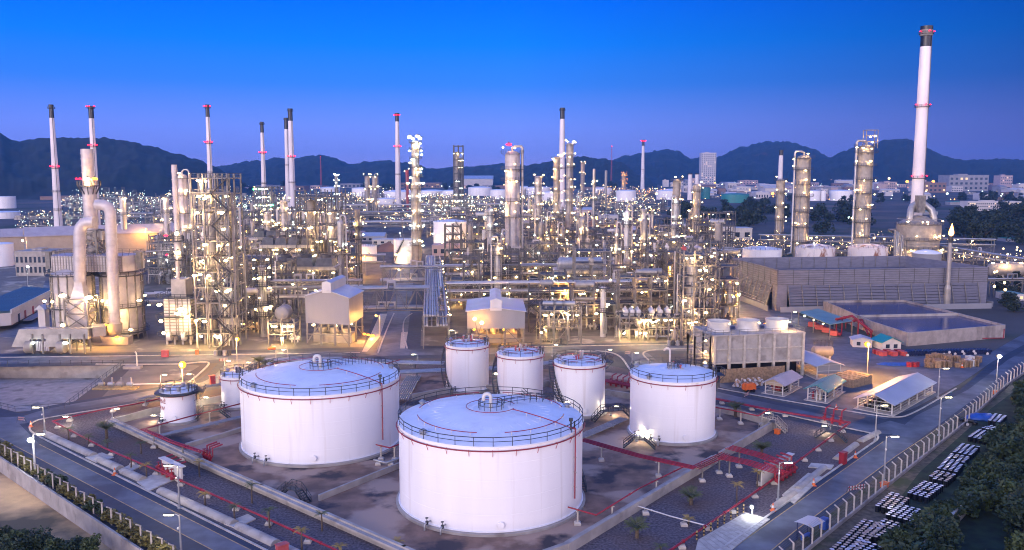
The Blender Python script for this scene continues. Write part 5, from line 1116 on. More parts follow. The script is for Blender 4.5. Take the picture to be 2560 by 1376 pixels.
# rusty drum heap, yellow compressor, pallets, barrels
RD = drum_mesh('lid_rust', 'lid')
for i in range(52):
    lv = 0 if i < 24 else 1 if i < 42 else 2; k = i if lv == 0 else i - 24 if lv == 1 else i - 42; nn = (24, 18, 10)[lv]; a, b = G(1838, 968), G(1915, 962); q = a.lerp(b, .02 + .03 * lv + (k % (nn // 2)) / (nn // 2) * (1 - .06 * lv)); q.y += (k // (nn // 2)) * .9; q.z = .3 + lv * .52
    o = part('barrel', RD, None, None, q); o.rotation_euler = (PI / 2 + rnd.uniform(-.25, .25), 0, rnd.uniform(-.5, .5)); tag(o, 'rusty drum with white end in the heap by the board fence', 'barrel', 'heap of rusty drums')
b = G(1872, 980); t = thing('compressor', 'yellow towable compressor in front of the rusty drum heap', 'compressor', b, .3); part('body', MB().box((0, 0, 1.1), (2.6, 1.4, 1.1)).box((0, 0, 1.75), (2.2, 1.1, .2)), M['orange'], t)
for x in (-.7, .7): part('wheel', MB().lathe([(.001, -.8), (.35, -.8), (.35, .8), (.001, .8)], 12, (0, 0, 0), axis='x'), M['black'], t, (x, 0, .35), PI / 2)
part('drawbar', MB().bar((1.3, 0, .6), (2.6, 0, .5), .12), M['dark'], t)
BD = drum_mesh('navy', 'navy')
k = 0
for lv in range(2):
    for i in range(30):
        for j in range(3 - lv):
            a, b = G(2262, 888), G(2474, 884); q = a.lerp(b, (i + .5 * lv) / 30.); q.y += j * 1.25 - (0 if i % 7 else .5); q.z = .3 + lv * .55; o = part('barrel', BD if rnd.random() < .86 else DR[0], None, None, q); o.scale = (1.25, 1.25, 1.25); o.rotation_euler = (PI / 2, 0, rnd.uniform(-.08, .08)); tag(o, 'dark blue drum lying in the stacked row under the basin wall', 'barrel', 'stacked dark blue drums')
pal = MB()
for z in range(7):
    zz = z * .17
    for i in range(5): pal.box((-.5 + .25 * i, 0, zz + .14), (.16, 1.2, .03))
    for y in (-.5, 0, .5): pal.box((0, y, zz + .06), (1.15, .12, .1))
PM = pal.mesh('pallet_stack', M['wood'])
for i in range(20):
    x = 2318 + (i % 8) * 17 + rnd.random() * 8; y = (918, 908, 898)[i // 8] + rnd.random() * 3 + (i % 8) * -.5; o = part('pallet_stack', PM, None, None, G(x, y), rnd.random()); s = .9 + .6 * rnd.random(); o.scale = (1.2, 1.2, s); tag(o, 'stack of wooden pallets in the yard below the dark blue drums', 'pallet stack', 'pallet stacks in the yard')
for i, (x, y) in enumerate([(2423, 915), (2424, 906)]): o = part('tote_tank', MB().box((0, 0, .65), (1.2, 1.2, 1.1)).box((0, 0, .06), (1.25, 1.25, .12)).cyl((0, 0, 1.2), .2, .12, 8), M['white'], None, G(x, y)); o.scale = (1.3, 1.3, 1.3); tag(o, ['white tote tank in front, beside the wooden pallet stacks', 'white tote tank behind another, beside wooden pallet stacks'][i], 'tote tank')
for i in range(9): o = part('crate', MB().box((0, 0, .5), (1.5, 1., 1.)).box((0, 0, 1.03), (1.6, 1.1, .08)).box((0, -.52, .5), (1.5, .05, .12)), M['redlt' if i % 3 else 'red'], None, G(2190 + i * 9, 884 + (i % 3) * 3), rnd.random() * .4); tag(o, 'red crate in the row between sodium flood and blue drums', 'crate', 'red crates in the yard')
mb = MB(); mb.sphere((0, 0, 0), 3., 16, 8); mb.v = [(v[0] * 1.5, v[1] * .6, max(0, v[2] * .12 + .1 + .15 * noise.noise(Vector(v)))) for v in mb.v]; tag(part('tarpaulin', mb, M['tarp'], None, G(2238, 912)), 'flat bright blue tarpaulin on the pallet yard ground', 'tarpaulin')
RDM = drum_mesh('red', 'redlt')
for i in range(5): o = part('drum', RDM, None, None, G(2270 + i * 6, 917 + (i % 2))); o.scale = (1.3, 1.3, 1.3); tag(o, 'upright red drum beside the flat blue tarpaulin', 'drum', 'red drums by the tarpaulin')
mb = MB(); mb.slab(-3.5, 3.5, -1.5, 4, 0, 1.6)
for i in range(6): mb.slab(-3.4 + 1.15 * i, -2.4 + 1.15 * i, -1.6, 4.1, 1.6, 1.8 + .12 * (i % 3))
tag(part('covered_stack', mb, M['wood'], None, G(2140, 962), .6), 'brown covered stack of goods between teal shed and large shed', 'covered stack')
b = G(2055, 905); t = thing('horizontal_tank', 'small grey horizontal tank on a stand behind the grey shed', 'tank', b); part('shell', MB().hdrum((0, 0, 2.6), 1.3, 4, 16), M['beige'], t); part('saddle', MB().box((-1.5, 0, .8), (.4, 2, 1.6)), M['conc_plain'], t); part('saddle', MB().box((1.5, 0, .8), (.4, 2, 1.6)), M['conc_plain'], t); mb = MB(); rail(mb, [(-2, -1, 4), (2, -1, 4), (2, 1, 4), (-2, 1, 4)], 1.1, .08, 1., True, True); part('railing', mb, M['dark'], t)
b = G(1770, 0 + 990); 
# flare
b = G(2366, 772); zt = HZ(b, 596); t = thing('flare_stack', 'slender pilot flare stack with a small orange flame', 'flare stack', b); part('riser', MB().lathe([(1.1, 0), (1.1, HZ(b, 722)), (.75, HZ(b, 712)), (.7, zt * .8), (.55, zt)], 16), M['alu2'], t); part('tip', MB().lathe([(.6, zt - 1.5), (.8, zt - .3), (.8, zt + .8), (.6, zt + .8)], 12), M['dark'], t)
mb = MB(); mb.lathe([(.3, 0), (.85, .9), (.75, 1.8), (.4, 3.), (.12, 4.1), (.001, 4.4)], 10, (0, 0, zt + .6)); mb.v = [(v[0] + .12 * (v[2] - zt) * .4, v[1], v[2]) for v in mb.v]; part('flame', mb, M['L_flame'], t)
# ================================================================ process plant modules (all local coordinates, facing the camera = -y)
def K(*o): return rnd.choice(o)
def lamps_along(t, pts, kind='warm', r=.3, p=1.):
    for q in pts:
        if rnd.random() < p: lamp(t, q, kind if not isinstance(kind, tuple) else rnd.choice(kind), r)
def frame_unit(t, W_, D_, zs, nx, ny, steel='steel2', deck=.6, brace=.35, stairs=None, col=.32, railp=1., top_open=False):
    """open steel frame: columns, beams, braces, part decks, handrails, optional zigzag stair"""
    mb = MB(); xs = [-W_ / 2 + W_ * i / nx for i in range(nx + 1)]; ys = [-D_ / 2 + D_ * j / ny for j in range(ny + 1)]; zt = zs[-1]
    for x in xs:
        for y in ys: mb.bar((x, y, 0), (x, y, zt + (1.2 if not top_open else 3.)), col * 1.2)
    zp = 0
    for z in zs:
        for y in ys: mb.bar((xs[0], y, z), (xs[-1], y, z), col * .7, col)
        for x in xs: mb.bar((x, ys[0], z - .02), (x, ys[-1], z - .02), col * .65, col * .9)
        for i in range(nx):
            if rnd.random() < brace:
                a, b = (xs[i], xs[i + 1]) if rnd.random() < .5 else (xs[i + 1], xs[i])
                if rnd.random() < .5: mb.bar((a, ys[0], zp), (b, ys[0], z), col * .5)
                else: m = (a + b) / 2; mb.bar((a, ys[0], zp), (m, ys[0], z), col * .5); mb.bar((b, ys[0], zp), (m, ys[0], z), col * .5)
        zp = z
    part('frame', mb, M[steel], t)
    mb = MB(); rb = MB()
    for z in zs:
        for i in range(nx):
            for j in range(ny):
                if rnd.random() < deck: mb.slab(xs[i] + .1, xs[i + 1] - .1, ys[j] + .1, ys[j + 1] - .1, z + .02, z + .09)
        if rnd.random() < railp: rail(rb, [(xs[0], ys[-1], z + .1), (xs[0], ys[0], z + .1), (xs[-1], ys[0], z + .1), (xs[-1], ys[-1], z + .1)], 1.1, .075, 2.2)
    if mb.v: part('deck', mb, M['grate'], t)['kind'] = 'stuff'
    if rb.v: part('railing', rb, M['dark' if rnd.random() < .5 else 'steel'], t)
    if stairs is not None:
        mb = MB(); x0 = stairs; y = ys[0] - .9; zp = 0; s = 1; run = min(W_ * .5, 4.2)
        for z in zs:
            a, b = Vector((x0 - run / 2 * s, y, zp)), Vector((x0 + run / 2 * s, y, z)); mb.bar(a, b, .9, .16); s = -s
            rail(mb, [a, b], 1., .07, 1.6, False); mb.slab(min(b.x, b.x + s * -1.), max(b.x, b.x + s * -1.), y - .5, y + .9, z - .05, z + .05); zp = z
        part('stair_flight', mb, M['dark'], t)
    return xs, ys
def vdrum(t, x, y, z, r, h, m='alu', legs=.8, bands=True, name='vessel'):
    mb = MB(); prof = [(.001, z + legs - r * .3), (r * .7, z + legs - r * .2), (r, z + legs)]
    if bands:
        k = max(1, int(h / 2.2))
        for i in range(1, k): zz = z + legs + h * i / k; prof += [(r, zz - .05), (r + .05, zz - .05), (r + .05, zz + .05), (r, zz + .05)]
    prof += [(r, z + legs + h), (r * .75, z + legs + h + r * .3), (.001, z + legs + h + r * .42)]
    mb.lathe(prof, 16, (x, y, 0))
    for i in range(4): a = PI / 4 + i * PI / 2; mb.bar((x + r * .8 * cos(a), y + r * .8 * sin(a), z), (x + r * .8 * cos(a), y + r * .8 * sin(a), z + legs + .4), .16)
    mb.cyl((x + .2 * r, y, z + legs + h + r * .3), .16, .7, 6); mb.tube([(x, y, z + legs + h + r * .3), (x, y, z + legs + h + r * .5 + .8), (x + r + .4, y, z + legs + h + r * .5 + .8), (x + r + .4, y, z)], .13, 6)
    return part(name, mb, M[m], t)
def hdrum(t, x, y, z, r, L_, m='alu', rz=0., name='drum'):
    mb = MB(); mb.hdrum((x, y, z + r + .6), r, L_, 16, rz); ca, sa = cos(rz), sin(rz)
    for k in (-.32, .32): mb.box((x + ca * L_ * k, y + sa * L_ * k, z + .5), (.35, r * 1.5, 1.), rz)
    for k in (-.25, .1, .35): mb.cyl((x + ca * L_ * k, y + sa * L_ * k, z + 2 * r + .5), .14, .6, 6)
    for k in (-.5, .5): mb.lathe([(r + .04, -.12), (r + .08, 0), (r + .04, .12)], 16, (x + L_ * k * ca if not rz else x, y, z + r + .6), axis='x') if not rz else None
    return part(name, mb, M[m], t)
def pipes(t, W_, D_, zs, n, mats=('alu', 'galv', 'steel2', 'white', 'alu2')):
    """pipe groups running through the frame with bends and risers"""
    for k in range(n):
        mb = MB(); z = rnd.choice(zs) + rnd.uniform(.3, 1.2); r = K(.09, .12, .16, .22, .3); y = rnd.uniform(-D_ / 2 - .5, D_ / 2); x0, x1 = sorted((rnd.uniform(-W_ / 2 - 1, W_ / 2), rnd.uniform(-W_ / 2, W_ / 2 + 1)))
        if x1 - x0 < 2: x1 = x0 + 3
        ty = rnd.random(); g = r * 2.8
        for i in range(K(1, 2, 3, 4) if r < .2 else 1):
            yy = y + i * g; zb = rnd.choice([0.3] + list(zs)) + .2
            if ty < .4: mb.tube([(x0, yy, zb), (x0, yy, z), (x1, yy, z), (x1, yy, max(.3, zb - 2))], r, 6)
            elif ty < .7: mb.tube([(x0, yy, z), (x1, yy, z), (x1, yy + 1.5, z), (x1, yy + 1.5, zb)], r, 6)
            else: mb.tube([(x0 + i * g, y, .3), (x0 + i * g, y, z), (x0 + i * g, y + 2, z), (x0 + i * g, y + 2, z + 2)], r, 6)
        part('pipe', mb, M[rnd.choice(mats)], t)
def clutter(t, W_, D_, z, n):
    """valves, pumps, small exchangers standing at one level"""
    for _ in range(n):
        x, y = rnd.uniform(-W_ / 2, W_ / 2), rnd.uniform(-D_ / 2, D_ / 2); k = rnd.random()
        if k < .4: hdrum(t, x, y, z, rnd.uniform(.25, .5), rnd.uniform(1.5, 3.5), K('alu', 'white', 'steel2', 'beige'), K(0, PI / 2), 'exchanger')
        elif k < .75: vdrum(t, x, y, z, rnd.uniform(.35, .7), rnd.uniform(1., 2.5), K('alu', 'white', 'beige'), .5, False)
        else: mb = MB(); mb.box((x, y, z + .5), (rnd.uniform(.6, 1.6), .8, 1.)); mb.cyl((x, y, z + 1.), .3, .6, 8); mb.box((x, y, z + .1), (2., 1., .2)); part('pump', mb, M[K('steel', 'navy', 'redlt', 'dark', 'steel')], t)
def column_tower(label, base, top, rpx, plats=(), m='alu', lampkind='warm', lam=2, neck=None, over=None, crown=False, lr=.3, group=None, toplamps=0, name='column_tower', cat='column', r_ov=.35, ladder=True, skirt=None, plat_span=3.9, cage=False, loc=None, H=None):
    b = loc if loc is not None else G(*base); H = H or HZ(b, top); s = MPP((b.x, b.y, H * .6)); R = rpx * s
    t = thing(name, label, cat, b, 0, group); mb = MB(); prof = [(R * (skirt or 1.05), 0), (R * (skirt or 1.05), H * .08), (R, H * .1)]
    k = max(3, int(H / 3.2)); nz = neck[0] * H if neck else H * 2; 
    def rad(z): return R if z < nz else R * neck[1]
    for i in range(1, k):
        z = H * .1 + (H * .88) * i / k
        if neck and prof[-1][1] < nz <= z: prof += [(R, nz - R * .4), (R * neck[1], nz + R * .2)]
        r = rad(z); prof += [(r, z - .06), (r + .06, z - .06), (r + .06, z + .06), (r, z + .06)]
    r = rad(H); prof += [(r, H - r * .5), (r * .8, H - r * .18), (r * .4, H - .03), (.001, H)]
    mb.lathe(prof, 20); part('shell', mb, M[m], t)
    for f in plats:
        z = H * f; r = rad(z); a0 = rnd.uniform(-3.6, -2.6); sp_ = plat_span; ro = r + max(1.1, r * .55); pb = MB(); n = 14
        A = [(a0 + sp_ * i / n) for i in range(n + 1)]
        pb.add([((r + .08) * cos(a), (r + .08) * sin(a), z) for a in A] + [(ro * cos(a), ro * sin(a), z) for a in A] + [((r + .08) * cos(a), (r + .08) * sin(a), z - .15) for a in A] + [(ro * cos(a), ro * sin(a), z - .15) for a in A],
               [(i, n + 1 + i, n + 2 + i, i + 1) for i in range(n)] + [(2 * n + 2 + i, 2 * n + 3 + i, 3 * n + 4 + i, 3 * n + 3 + i) for i in range(n)] + [(n + 1 + i, 3 * n + 3 + i, 3 * n + 4 + i, n + 2 + i) for i in range(n)])
        for a in A[::4]: pb.bar((r * cos(a), r * sin(a), z - 1.1), (ro * .96 * cos(a), ro * .96 * sin(a), z - .15), .1)
        p = part('platform', pb, M['dark'], t); rb = MB(); rail(rb, [(ro * cos(a), ro * sin(a), z) for a in A], 1.15, .08, 1.4); part('railing', rb, M['dark'], p)
        for i in range(lam): a = a0 + sp_ * (i + .5 + rnd.uniform(-.3, .3)) / lam; lamp(t, (ro * cos(a), ro * sin(a), z + K(1.9, 2.2, -.6)), lampkind, lr)
    if ladder:
        lb = MB(); a = -1.1
        for d in (-.25, .25): lb.bar((R * cos(a) + .2 + d, R * sin(a) - .25, 1), (R * cos(a) + .2 + d, R * sin(a) - .25, H * .95), .07)
        lb.bar((R * cos(a) + .2, R * sin(a) - .75, 2), (R * cos(a) + .2, R * sin(a) - .75, H * .95), .06); part('ladder', lb, M['dark'], t)
    if over is not None:   # overhead vapour line looping over the top and down one side
        ob = MB(); x = over * (R + r_ov + .5); rt = rad(H); ob.tube([(0, 0, H - .2), (0, 0, H + 1.2), (over * rt * .4, 0, H + 2.), (x - over * .6, 0, H + 2.), (x, 0, H + 1.2), (x, 0, 2.), (x + over * 2, 0, 1.4)], r_ov, 10); part('vapour_pipe', ob, M['alu'], t)
    for i in range(3):
        pb = MB(); a = -PI / 2 + rnd.uniform(-1.3, 1.3); q = Vector((cos(a) * (R + .3), sin(a) * (R + .3), 0)); h1 = H * rnd.uniform(.3, .9); pb.tube([q * .8 + Vector((0, 0, h1)), q + Vector((0, 0, h1)), q + Vector((0, 0, 1.))], K(.1, .14, .2), 6); part('riser_pipe', pb, M[K('alu', 'galv', 'steel2')], t)
    for i in range(toplamps): a = i * 6.283 / max(1, toplamps); lamp(t, (R * 1.1 * cos(a), R * 1.1 * sin(a), H + 1. + (i % 2)), lampkind, lr * 1.25)
    return t, R, H
def chimney(label, base, top, r0, r1, black=.12, red=(), m='white', ring=(), cap=False, group=None, bands=0, name='chimney', cat='chimney', collar=None):
    b = G(*base); H = HZ(b, top); s0 = MPP((b.x, b.y, H * .2)); R0, R1 = r0 * s0, r1 * s0; t = thing(name, label, cat, b, 0, group)
    f = lambda z: R0 + (R1 - R0) * z / H; zb = H * (1 - black); mb = MB(); prof = [(R0 * 1.06, 0), (R0 * 1.06, H * .03), (R0, H * .05)]
    for i in range(1, bands + 1): z = zb * i / (bands + 1); prof += [(f(z), z - .15), (f(z) + .18, z - .15), (f(z) + .18, z + .15), (f(z), z + .15)]
    prof += [(f(zb), zb)]; mb.lathe(prof, 20); part('shaft', mb, M[m], t)
    mb = MB(); mb.lathe([(f(zb), zb), (f(H) * 1.02, H * .985), (f(H) * 1.16, H * .985), (f(H) * 1.16, H), (f(H) * .8, H), (f(H) * .7, H - 2)], 20); part('black_top', mb, M['black'], t)
    if cap: mb = MB(); mb.lathe([(f(H) * 1.1, H * .958), (f(H) * 1.22, H * .96), (f(H) * 1.1, H * .995), (f(H) * .9, H + .1), (f(H) * .8, H - 1)], 20); part('cap', mb, M['steel2'], t)
    for fr in sorted(set(tuple(ring) + tuple(red))):
        z = H * fr; r = f(z); mb = MB(); w = max(1., r * .35); mb.lathe([(r, z - .25), (r + w, z - .05), (r + w, z + .1), (r, z + .1)], 20); rail(mb, arc(r + w, z + .1, 0, 2 * PI, 12)[:-1], 1.1, .12, 99., True, True); part('gallery', mb, M['dark'], t)
        if fr in red:
            for i in range(3): a = -PI / 2 + (i - 1.) * 1.35; lamp(t, ((r + w) * cos(a), (r + w) * sin(a), z + 1.3), 'red', max(.26, s0 * 1.7))
    mb = MB(); mb.bar((R0 * .7, -R0 * .85, 1), (R1 * .7, -R1 * .85 - .1, H * .97), .22); part('ladder', mb, M['steel'], t)
    return t, H
def rack(label, A, B, width, zs, n, step=8., r=(.15, .3), m=('alu', 'galv', 'alu2', 'white'), steel='steel2', lampstep=9., lk='warm', truss=False, name='pipe_rack', world=False):
    A = A if world else G(*A); B = B if world else G(*B); d = B - A; L_ = d.length; ang = math.atan2(d.y, d.x); t = thing(name, label, 'pipe rack', A, ang)
    nb = max(1, int(L_ / step)); mb = MB()
    for i in range(nb + 1):
        x = L_ * i / nb
        for y in (-width / 2, width / 2): mb.bar((x, y, 0), (x, y, zs[-1] + .2), .3)
        for z in zs: mb.bar((x, -width / 2 - .3, z - .15), (x, width / 2 + .3, z - .15), .22, .3)
        if i < nb and i % 3 == 1: mb.bar((x, -width / 2, 0), (x + L_ / nb, -width / 2, zs[0]), .14); mb.bar((x + L_ / nb, -width / 2, 0), (x, -width / 2, zs[0]), .14)
    for z in zs:
        for y in (-width / 2, width / 2): mb.bar((0, y, z - .3), (L_, y, z - .3), .2, .26)
    if truss:
        zl, zh = zs[0], zs[-1]; k = int(L_ / 3)
        for y in (-width / 2, width / 2):
            for i in range(k): x0, x1 = L_ * i / k, L_ * (i + 1) / k; mb.bar((x0, y, zl if i % 2 else zh), (x1, y, zh if i % 2 else zl), .14); mb.bar((x0, y, zl), (x0, y, zh), .12)
    part('frame', mb, M[steel], t)
    for z in zs:
        y = -width / 2 + .3
        for k in range(n):
            rr = rnd.uniform(*r)
            if y + rr > width / 2: break
            mb = MB(); y += rr; x0, x1 = (-1, L_ + 1) if rnd.random() < .7 else sorted((rnd.uniform(0, L_ * .4), rnd.uniform(L_ * .6, L_)))
            P = [(x0, y, z + rr), (x1, y, z + rr)]
            if rnd.random() < .3: P = [(x0, y, z + rr), ((x0 + x1) / 2 - 1, y, z + rr), ((x0 + x1) / 2 - 1, y, z + rr + 1.8), ((x0 + x1) / 2 + 1, y, z + rr + 1.8), ((x0 + x1) / 2 + 1, y, z + rr), (x1, y, z + rr)]
            mb.tube(P, rr, 8); part('pipe', mb, M[rnd.choice(m)], t); y += rr + .12
    if lampstep:
        for i in range(int(L_ / lampstep)): lamp(t, (lampstep * (i + .5), -width / 2 - .3, rnd.choice(zs) - .6), lk, .28)
    return t
# ---------------------------------------------------------------- far chimneys
chimney('tall white black-topped chimney above the tan warehouse roofs', (148, 590), 262, 10.5, 5, .1, (.52,), ring=(.97, .2, .34), m='stack', bands=6)
chimney('thin white chimney with red beacons behind the banded flue stack', (246, 600), 266, 8, 6, .09, (.70, .985), ring=(.3,), m='stack')
chimney('slender grey chimney with red top beacons behind the stair frame', (532, 600), 262, 8, 4.5, .09, (.715, .975), ring=(.5,), m='stack', bands=5)
chimney('thin pinkish chimney standing behind the green-lit unit', (663, 560), 305, 7, 4, .105, (.69,), m='stack', ring=(.975, .4), bands=4)
chimney('taller of the twin far chimneys, in front of the hill', (733, 535), 272, 8, 5.5, .115, (.54,), m='stack', ring=(.975, .3), bands=4)
chimney('shorter of the twin far chimneys, in front of the hill', (722, 530), 295, 7, 4.5, .12, (), m='stack', ring=(.98, .5))
chimney('clean white chimney with red rings beside the lamp-crowned column', (996, 518), 283, 7.5, 4.5, .09, (.64, .97), m='stack', ring=(.35,))
chimney('white chimney with dark tip above the central column cluster', (1404, 545), 270, 9.5, 5.5, .1, (), m='stack', ring=(.975, .45))
chimney('far white chimney alone over the amber-lit plant', (1606, 474), 350, 5, 3.2, .12, (.97,), m='stack', ring=(.4,))
chimney('short white stack with black tip beside the square grey column', (1948, 520), 376, 7, 5, .09, (), m='stack')
chimney('left one of two squat white far stacks near the city', (1724, 500), 434, 6, 5, .04, (), m='stack', group=None)
chimney('right one of two squat white far stacks near the city', (1741, 500), 434, 6, 5, .04, (), m='stack')
chimney('huge white chimney with black band and beacon rings, tallest thing in view', (2285, 640), 66, 15.2, 12.6, .087, (.345, .655, .967), m='stack', cap=True, name='chimney')
def mast(label, base, top, w=3., m='redlt'):
    b = G(*base); H = HZ(b, top); s = MPP((b.x, b.y, H / 2)) * w / 2; t = thing('lattice_mast', label, 'mast', b); mb = MB(); n = 22
    L4 = [(-s, -s), (s, -s), (s, s), (-s, s)]
    for x, y in L4: mb.bar((x, y, 0), (x * .5, y * .5, H), s * .22)
    for i in range(n):
        z0, z1 = H * i / n, H * (i + 1) / n; f = 1 - .5 * i / n
        for k in range(4): a, c = L4[k], L4[(k + 1) % 4]; mb.bar((a[0] * f, a[1] * f, z0), (c[0] * f, c[1] * f, z1), s * .14)
    part('lattice', mb, M[m], t); lamp(t, (0, 0, H), 'red', s * .6)
mast('red lattice mast before the centre hills', (803, 470), 392, 3); mast('tall thin lattice mast in front of the hills', (1528, 470), 366, 3.)
# ---------------------------------------------------------------- twin round heaters with flue ducts
def heater_complex():
    for nm, xl, xr, yb in (('round silver heater with platform ring, standing behind the truss-framed duct', 141, 236, 858), ('round silver heater with platform ring, behind the straight flue duct', 262, 357, 852)):
        c, R, H = fit_tank(xl, xr, yb, 688); t = thing('round_heater', nm, 'heater', c)
        mb = MB(); prof = [(R * .96, 1.2)]
        for i in range(1, 7): z = 1.2 + (H - 1.2) * i / 7; prof += [(R, z - .1), (R + .12, z - .1), (R + .12, z + .1), (R, z + .1)]
        prof += [(R, H), (R * .6, H + 1.5)]; mb.lathe(prof, 32); part('shell', mb, M['bright_clad'], t)
        mb = MB()
        for i in range(14): a = 2 * PI * i / 14; mb.bar((R * 1.03 * cos(a), R * 1.03 * sin(a), 0), (R * 1.03 * cos(a), R * 1.03 * sin(a), H), .3)
        part('buckstay', mb, M['steel2'], t)
        for z in (H * .5, H * .98, 2.):
            mb = MB(); ro = R + 1.4; mb.lathe([(R + .1, z - .12), (ro, z - .12), (ro, z), (R + .1, z)], 28); p = part('platform', mb, M['dark'], t); rb = MB(); rail(rb, arc(ro, z, 0, 2 * PI, 22)[:-1], 1.1, .09, 99, True, True); part('railing', rb, M['dark'], p)
        for a, z in ((-2.2, 2.8), (-1.9, H * .62), (-.9, 3.), (-.5, H * .6), (-1.3, H * .45), (-2.7, H * .6), (-.2, H * .66)): lamp(t, ((R + 1.8) * cos(a), (R + 1.8) * sin(a), z), 'warm', .42)
        for i in range(10): a = 2 * PI * i / 10; mb = MB(); mb.tube([(R * .6 * cos(a), R * .6 * sin(a), .3), (R * .6 * cos(a), R * .6 * sin(a), 1.4)], .5, 8); part('burner', mb, M['dark'], t)
        heater_complex.last = (c, R, H)
        HEAT.append((c, R, H, t))
HEAT = []; heater_complex()
c0, R0_, H0 = HEAT[0][:3]; c1, R1_, H1 = HEAT[1][:3]
mid = (c0 + c1) / 2; t = thing('convection_house', 'ribbed convection box house spanning the tops of the two round heaters', 'convection house', (mid.x, mid.y, 0))
w2 = (c1.x - c0.x) / 2 + R0_ * 1.02; y2 = R0_ * .95; z0, z1 = H0 + .6, HZ((mid.x, mid.y - y2), 641)
mb = MB(); oc = [(-w2, -y2 * .3), (-w2 * .86, -y2), (w2 * .86, -y2), (w2, -y2 * .3), (w2, y2), (-w2, y2)]; mb.prism(oc, z0, z1); part('casing', mb, M['bright_clad'], t); mb = MB()
for i in range(26): x = -w2 * .84 + w2 * 1.68 * i / 25; mb.bar((x, -y2 - .12, z0), (x, -y2 - .12, z1), .16, .22)
for k in range(6): z = z0 + (z1 - z0) * (k + .5) / 6; mb.bar((-w2 * .86, -y2 - .06, z), (w2 * .86, -y2 - .06, z), .1, .12)
part('stiffener', mb, M['alu2'], t)
for sx in (-1, 1): mb = MB(); mb.box((sx * (w2 + 1.2), -y2 * .2, z1 - 1.5), (1.2, 1.2, 4.5)); mb.box((sx * (w2 + 1.2), -y2 * .2, z1 + .9), (2.8, 1.6, .3)); part('header_box', mb, M['steel2'], t)
mb = MB(); rail(mb, [(x, y, z1) for x, y in oc], 1.1, .09, 2., True, True); part('railing', mb, M['steel'], t)
# banded flue stack on lattice support with the two big ducts
bs = Vector((at(236, 700, mid.y + 2).x, mid.y + 2, 0)); t = thing('flue_stack', 'broad banded grey flue stack with dark gallery above the two round heaters', 'flue stack', bs)
Zs = lambda py: HZ(bs, py); s = MPP((bs.x, bs.y, 40)); mb = MB(); P = [(15 * s, Zs(575)), (15 * s, Zs(470))]; prof = [(16 * s, Zs(578))]
for py in (560, 540, 520, 500, 478): z = Zs(py); prof += [(16 * s, z - .12), (16 * s + .15, z - .12), (16 * s + .15, z + .12), (16 * s, z + .12)]
prof += [(16 * s, Zs(474)), (14.6 * s, Zs(470))]
for py in (450, 432, 415, 398, 385): z = Zs(py); prof += [(14.6 * s, z - .12), (14.6 * s + .15, z - .12), (14.6 * s + .15, z + .12), (14.6 * s, z + .12)]
prof += [(14.6 * s, Zs(373)), (13.5 * s, Zs(373)), (13.5 * s, Zs(378))]; mb.lathe(prof, 24); part('shaft', mb, M['bright_clad'], t)
mb = MB(); z = Zs(464); ro = 27 * s; mb.lathe([(15 * s, z - .3), (ro, z - .3), (ro, z), (15 * s, z)], 24)
for i in range(10): a = i * .628; mb.bar((16 * s * cos(a), 16 * s * sin(a), Zs(486)), (ro * .95 * cos(a), ro * .95 * sin(a), z - .3), .2)
rail(mb, arc(ro, z, 0, 2 * PI, 16)[:-1], 1.2, .13, 99, True, True); part('gallery', mb, M['dark'], t)
for a, k in ((-.6, 'sodium'), (-1.9, 'red'), (-2.6, 'red'), (-1.2, 'warm')): lamp(t, (ro * cos(a), ro * sin(a), z + 1.8), k, .5 if k != 'red' else .32)
mb = MB(); q = 20 * s; zt, zb = Zs(575), Zs(642); L4 = [(-q, -q), (q, -q), (q, q), (-q, q)]
for x, y in L4: mb.bar((x, y, zb), (x, y, zt), .45)
for i in range(3):
    za, zc = zb + (zt - zb) * i / 3, zb + (zt - zb) * (i + 1) / 3
    for k in range(4): a, c = L4[k], L4[(k + 1) % 4]; mb.bar((*a, za), (*c, zc), .28); mb.bar((*c, za), (*a, zc), .28); mb.bar((*a, zc), (*c, zc), .3)
mb.slab(-q * 1.3, q * 1.3, -q * 1.3, q * 1.3, zb - .4, zb); part('lattice_support', mb, M['steel2'], t)
for i in range(3): mb = MB(); mb.sphere((0, -q * .2, zb + 2.2 + i * 3.2), 1.15, 12, 8); mb.cyl((0, -q * .2, zb), .3, 8, 8); part('spring_hanger', mb, M['bright_clad'], t)
mb = MB(); mb.slab(-30 * s, 32 * s, -q * .6, q * .9, Zs(600), Zs(578)); part('breeching', mb, M['alu2'], t)
def duct(label, pts, rpx, Y, bands=10, extra=None):
    P = [at(x, y, Y) for x, y in pts]; base = Vector((P[-1].x, P[-1].y, 0)); t = thing('flue_duct', label, 'duct', base); r = rpx * MPP(P[-1]); mb = MB(); Q = []
    for i, p in enumerate(P): Q.append(p - base)
    mb.tube(Q, r, 20); 
    for i in range(bands):
        a, b = Q[-2], Q[-1]; p = a.lerp(b, (i + .5) / bands); mb.lathe([(r, -.12), (r + .14, -.12), (r + .14, .12), (r, .12)], 20, tuple(p))
    part('duct', mb, M['bright_clad'], t); return t, r, base
Yd = c0.y - R0_ - 1.5
t, r, bb = duct('elbowed flue duct dropping behind into the truss-framed box', [(236, 556), (222, 556), (210, 560), (202, 570), (199, 582), (200, 705)], 14.2, Yd)
zt, zb = HZ((bb.x, Yd), 705), HZ((bb.x, Yd), 818); sc = MPP((bb.x, Yd, 10)); w = 28 * sc; mb = MB()
mb.lathe([(r, zt), (r * 1.05, zt - 1), (w * 1.05, HZ((bb.x, Yd), 757))], 4, (0, 0, 0), PI / 4, PI / 4 + 2 * PI, False); mb.slab(-w * .9, w * .9, -w * .7, w * .7, zb, HZ((bb.x, Yd), 757)); part('preheater_box', mb, M['bright_clad'], t)
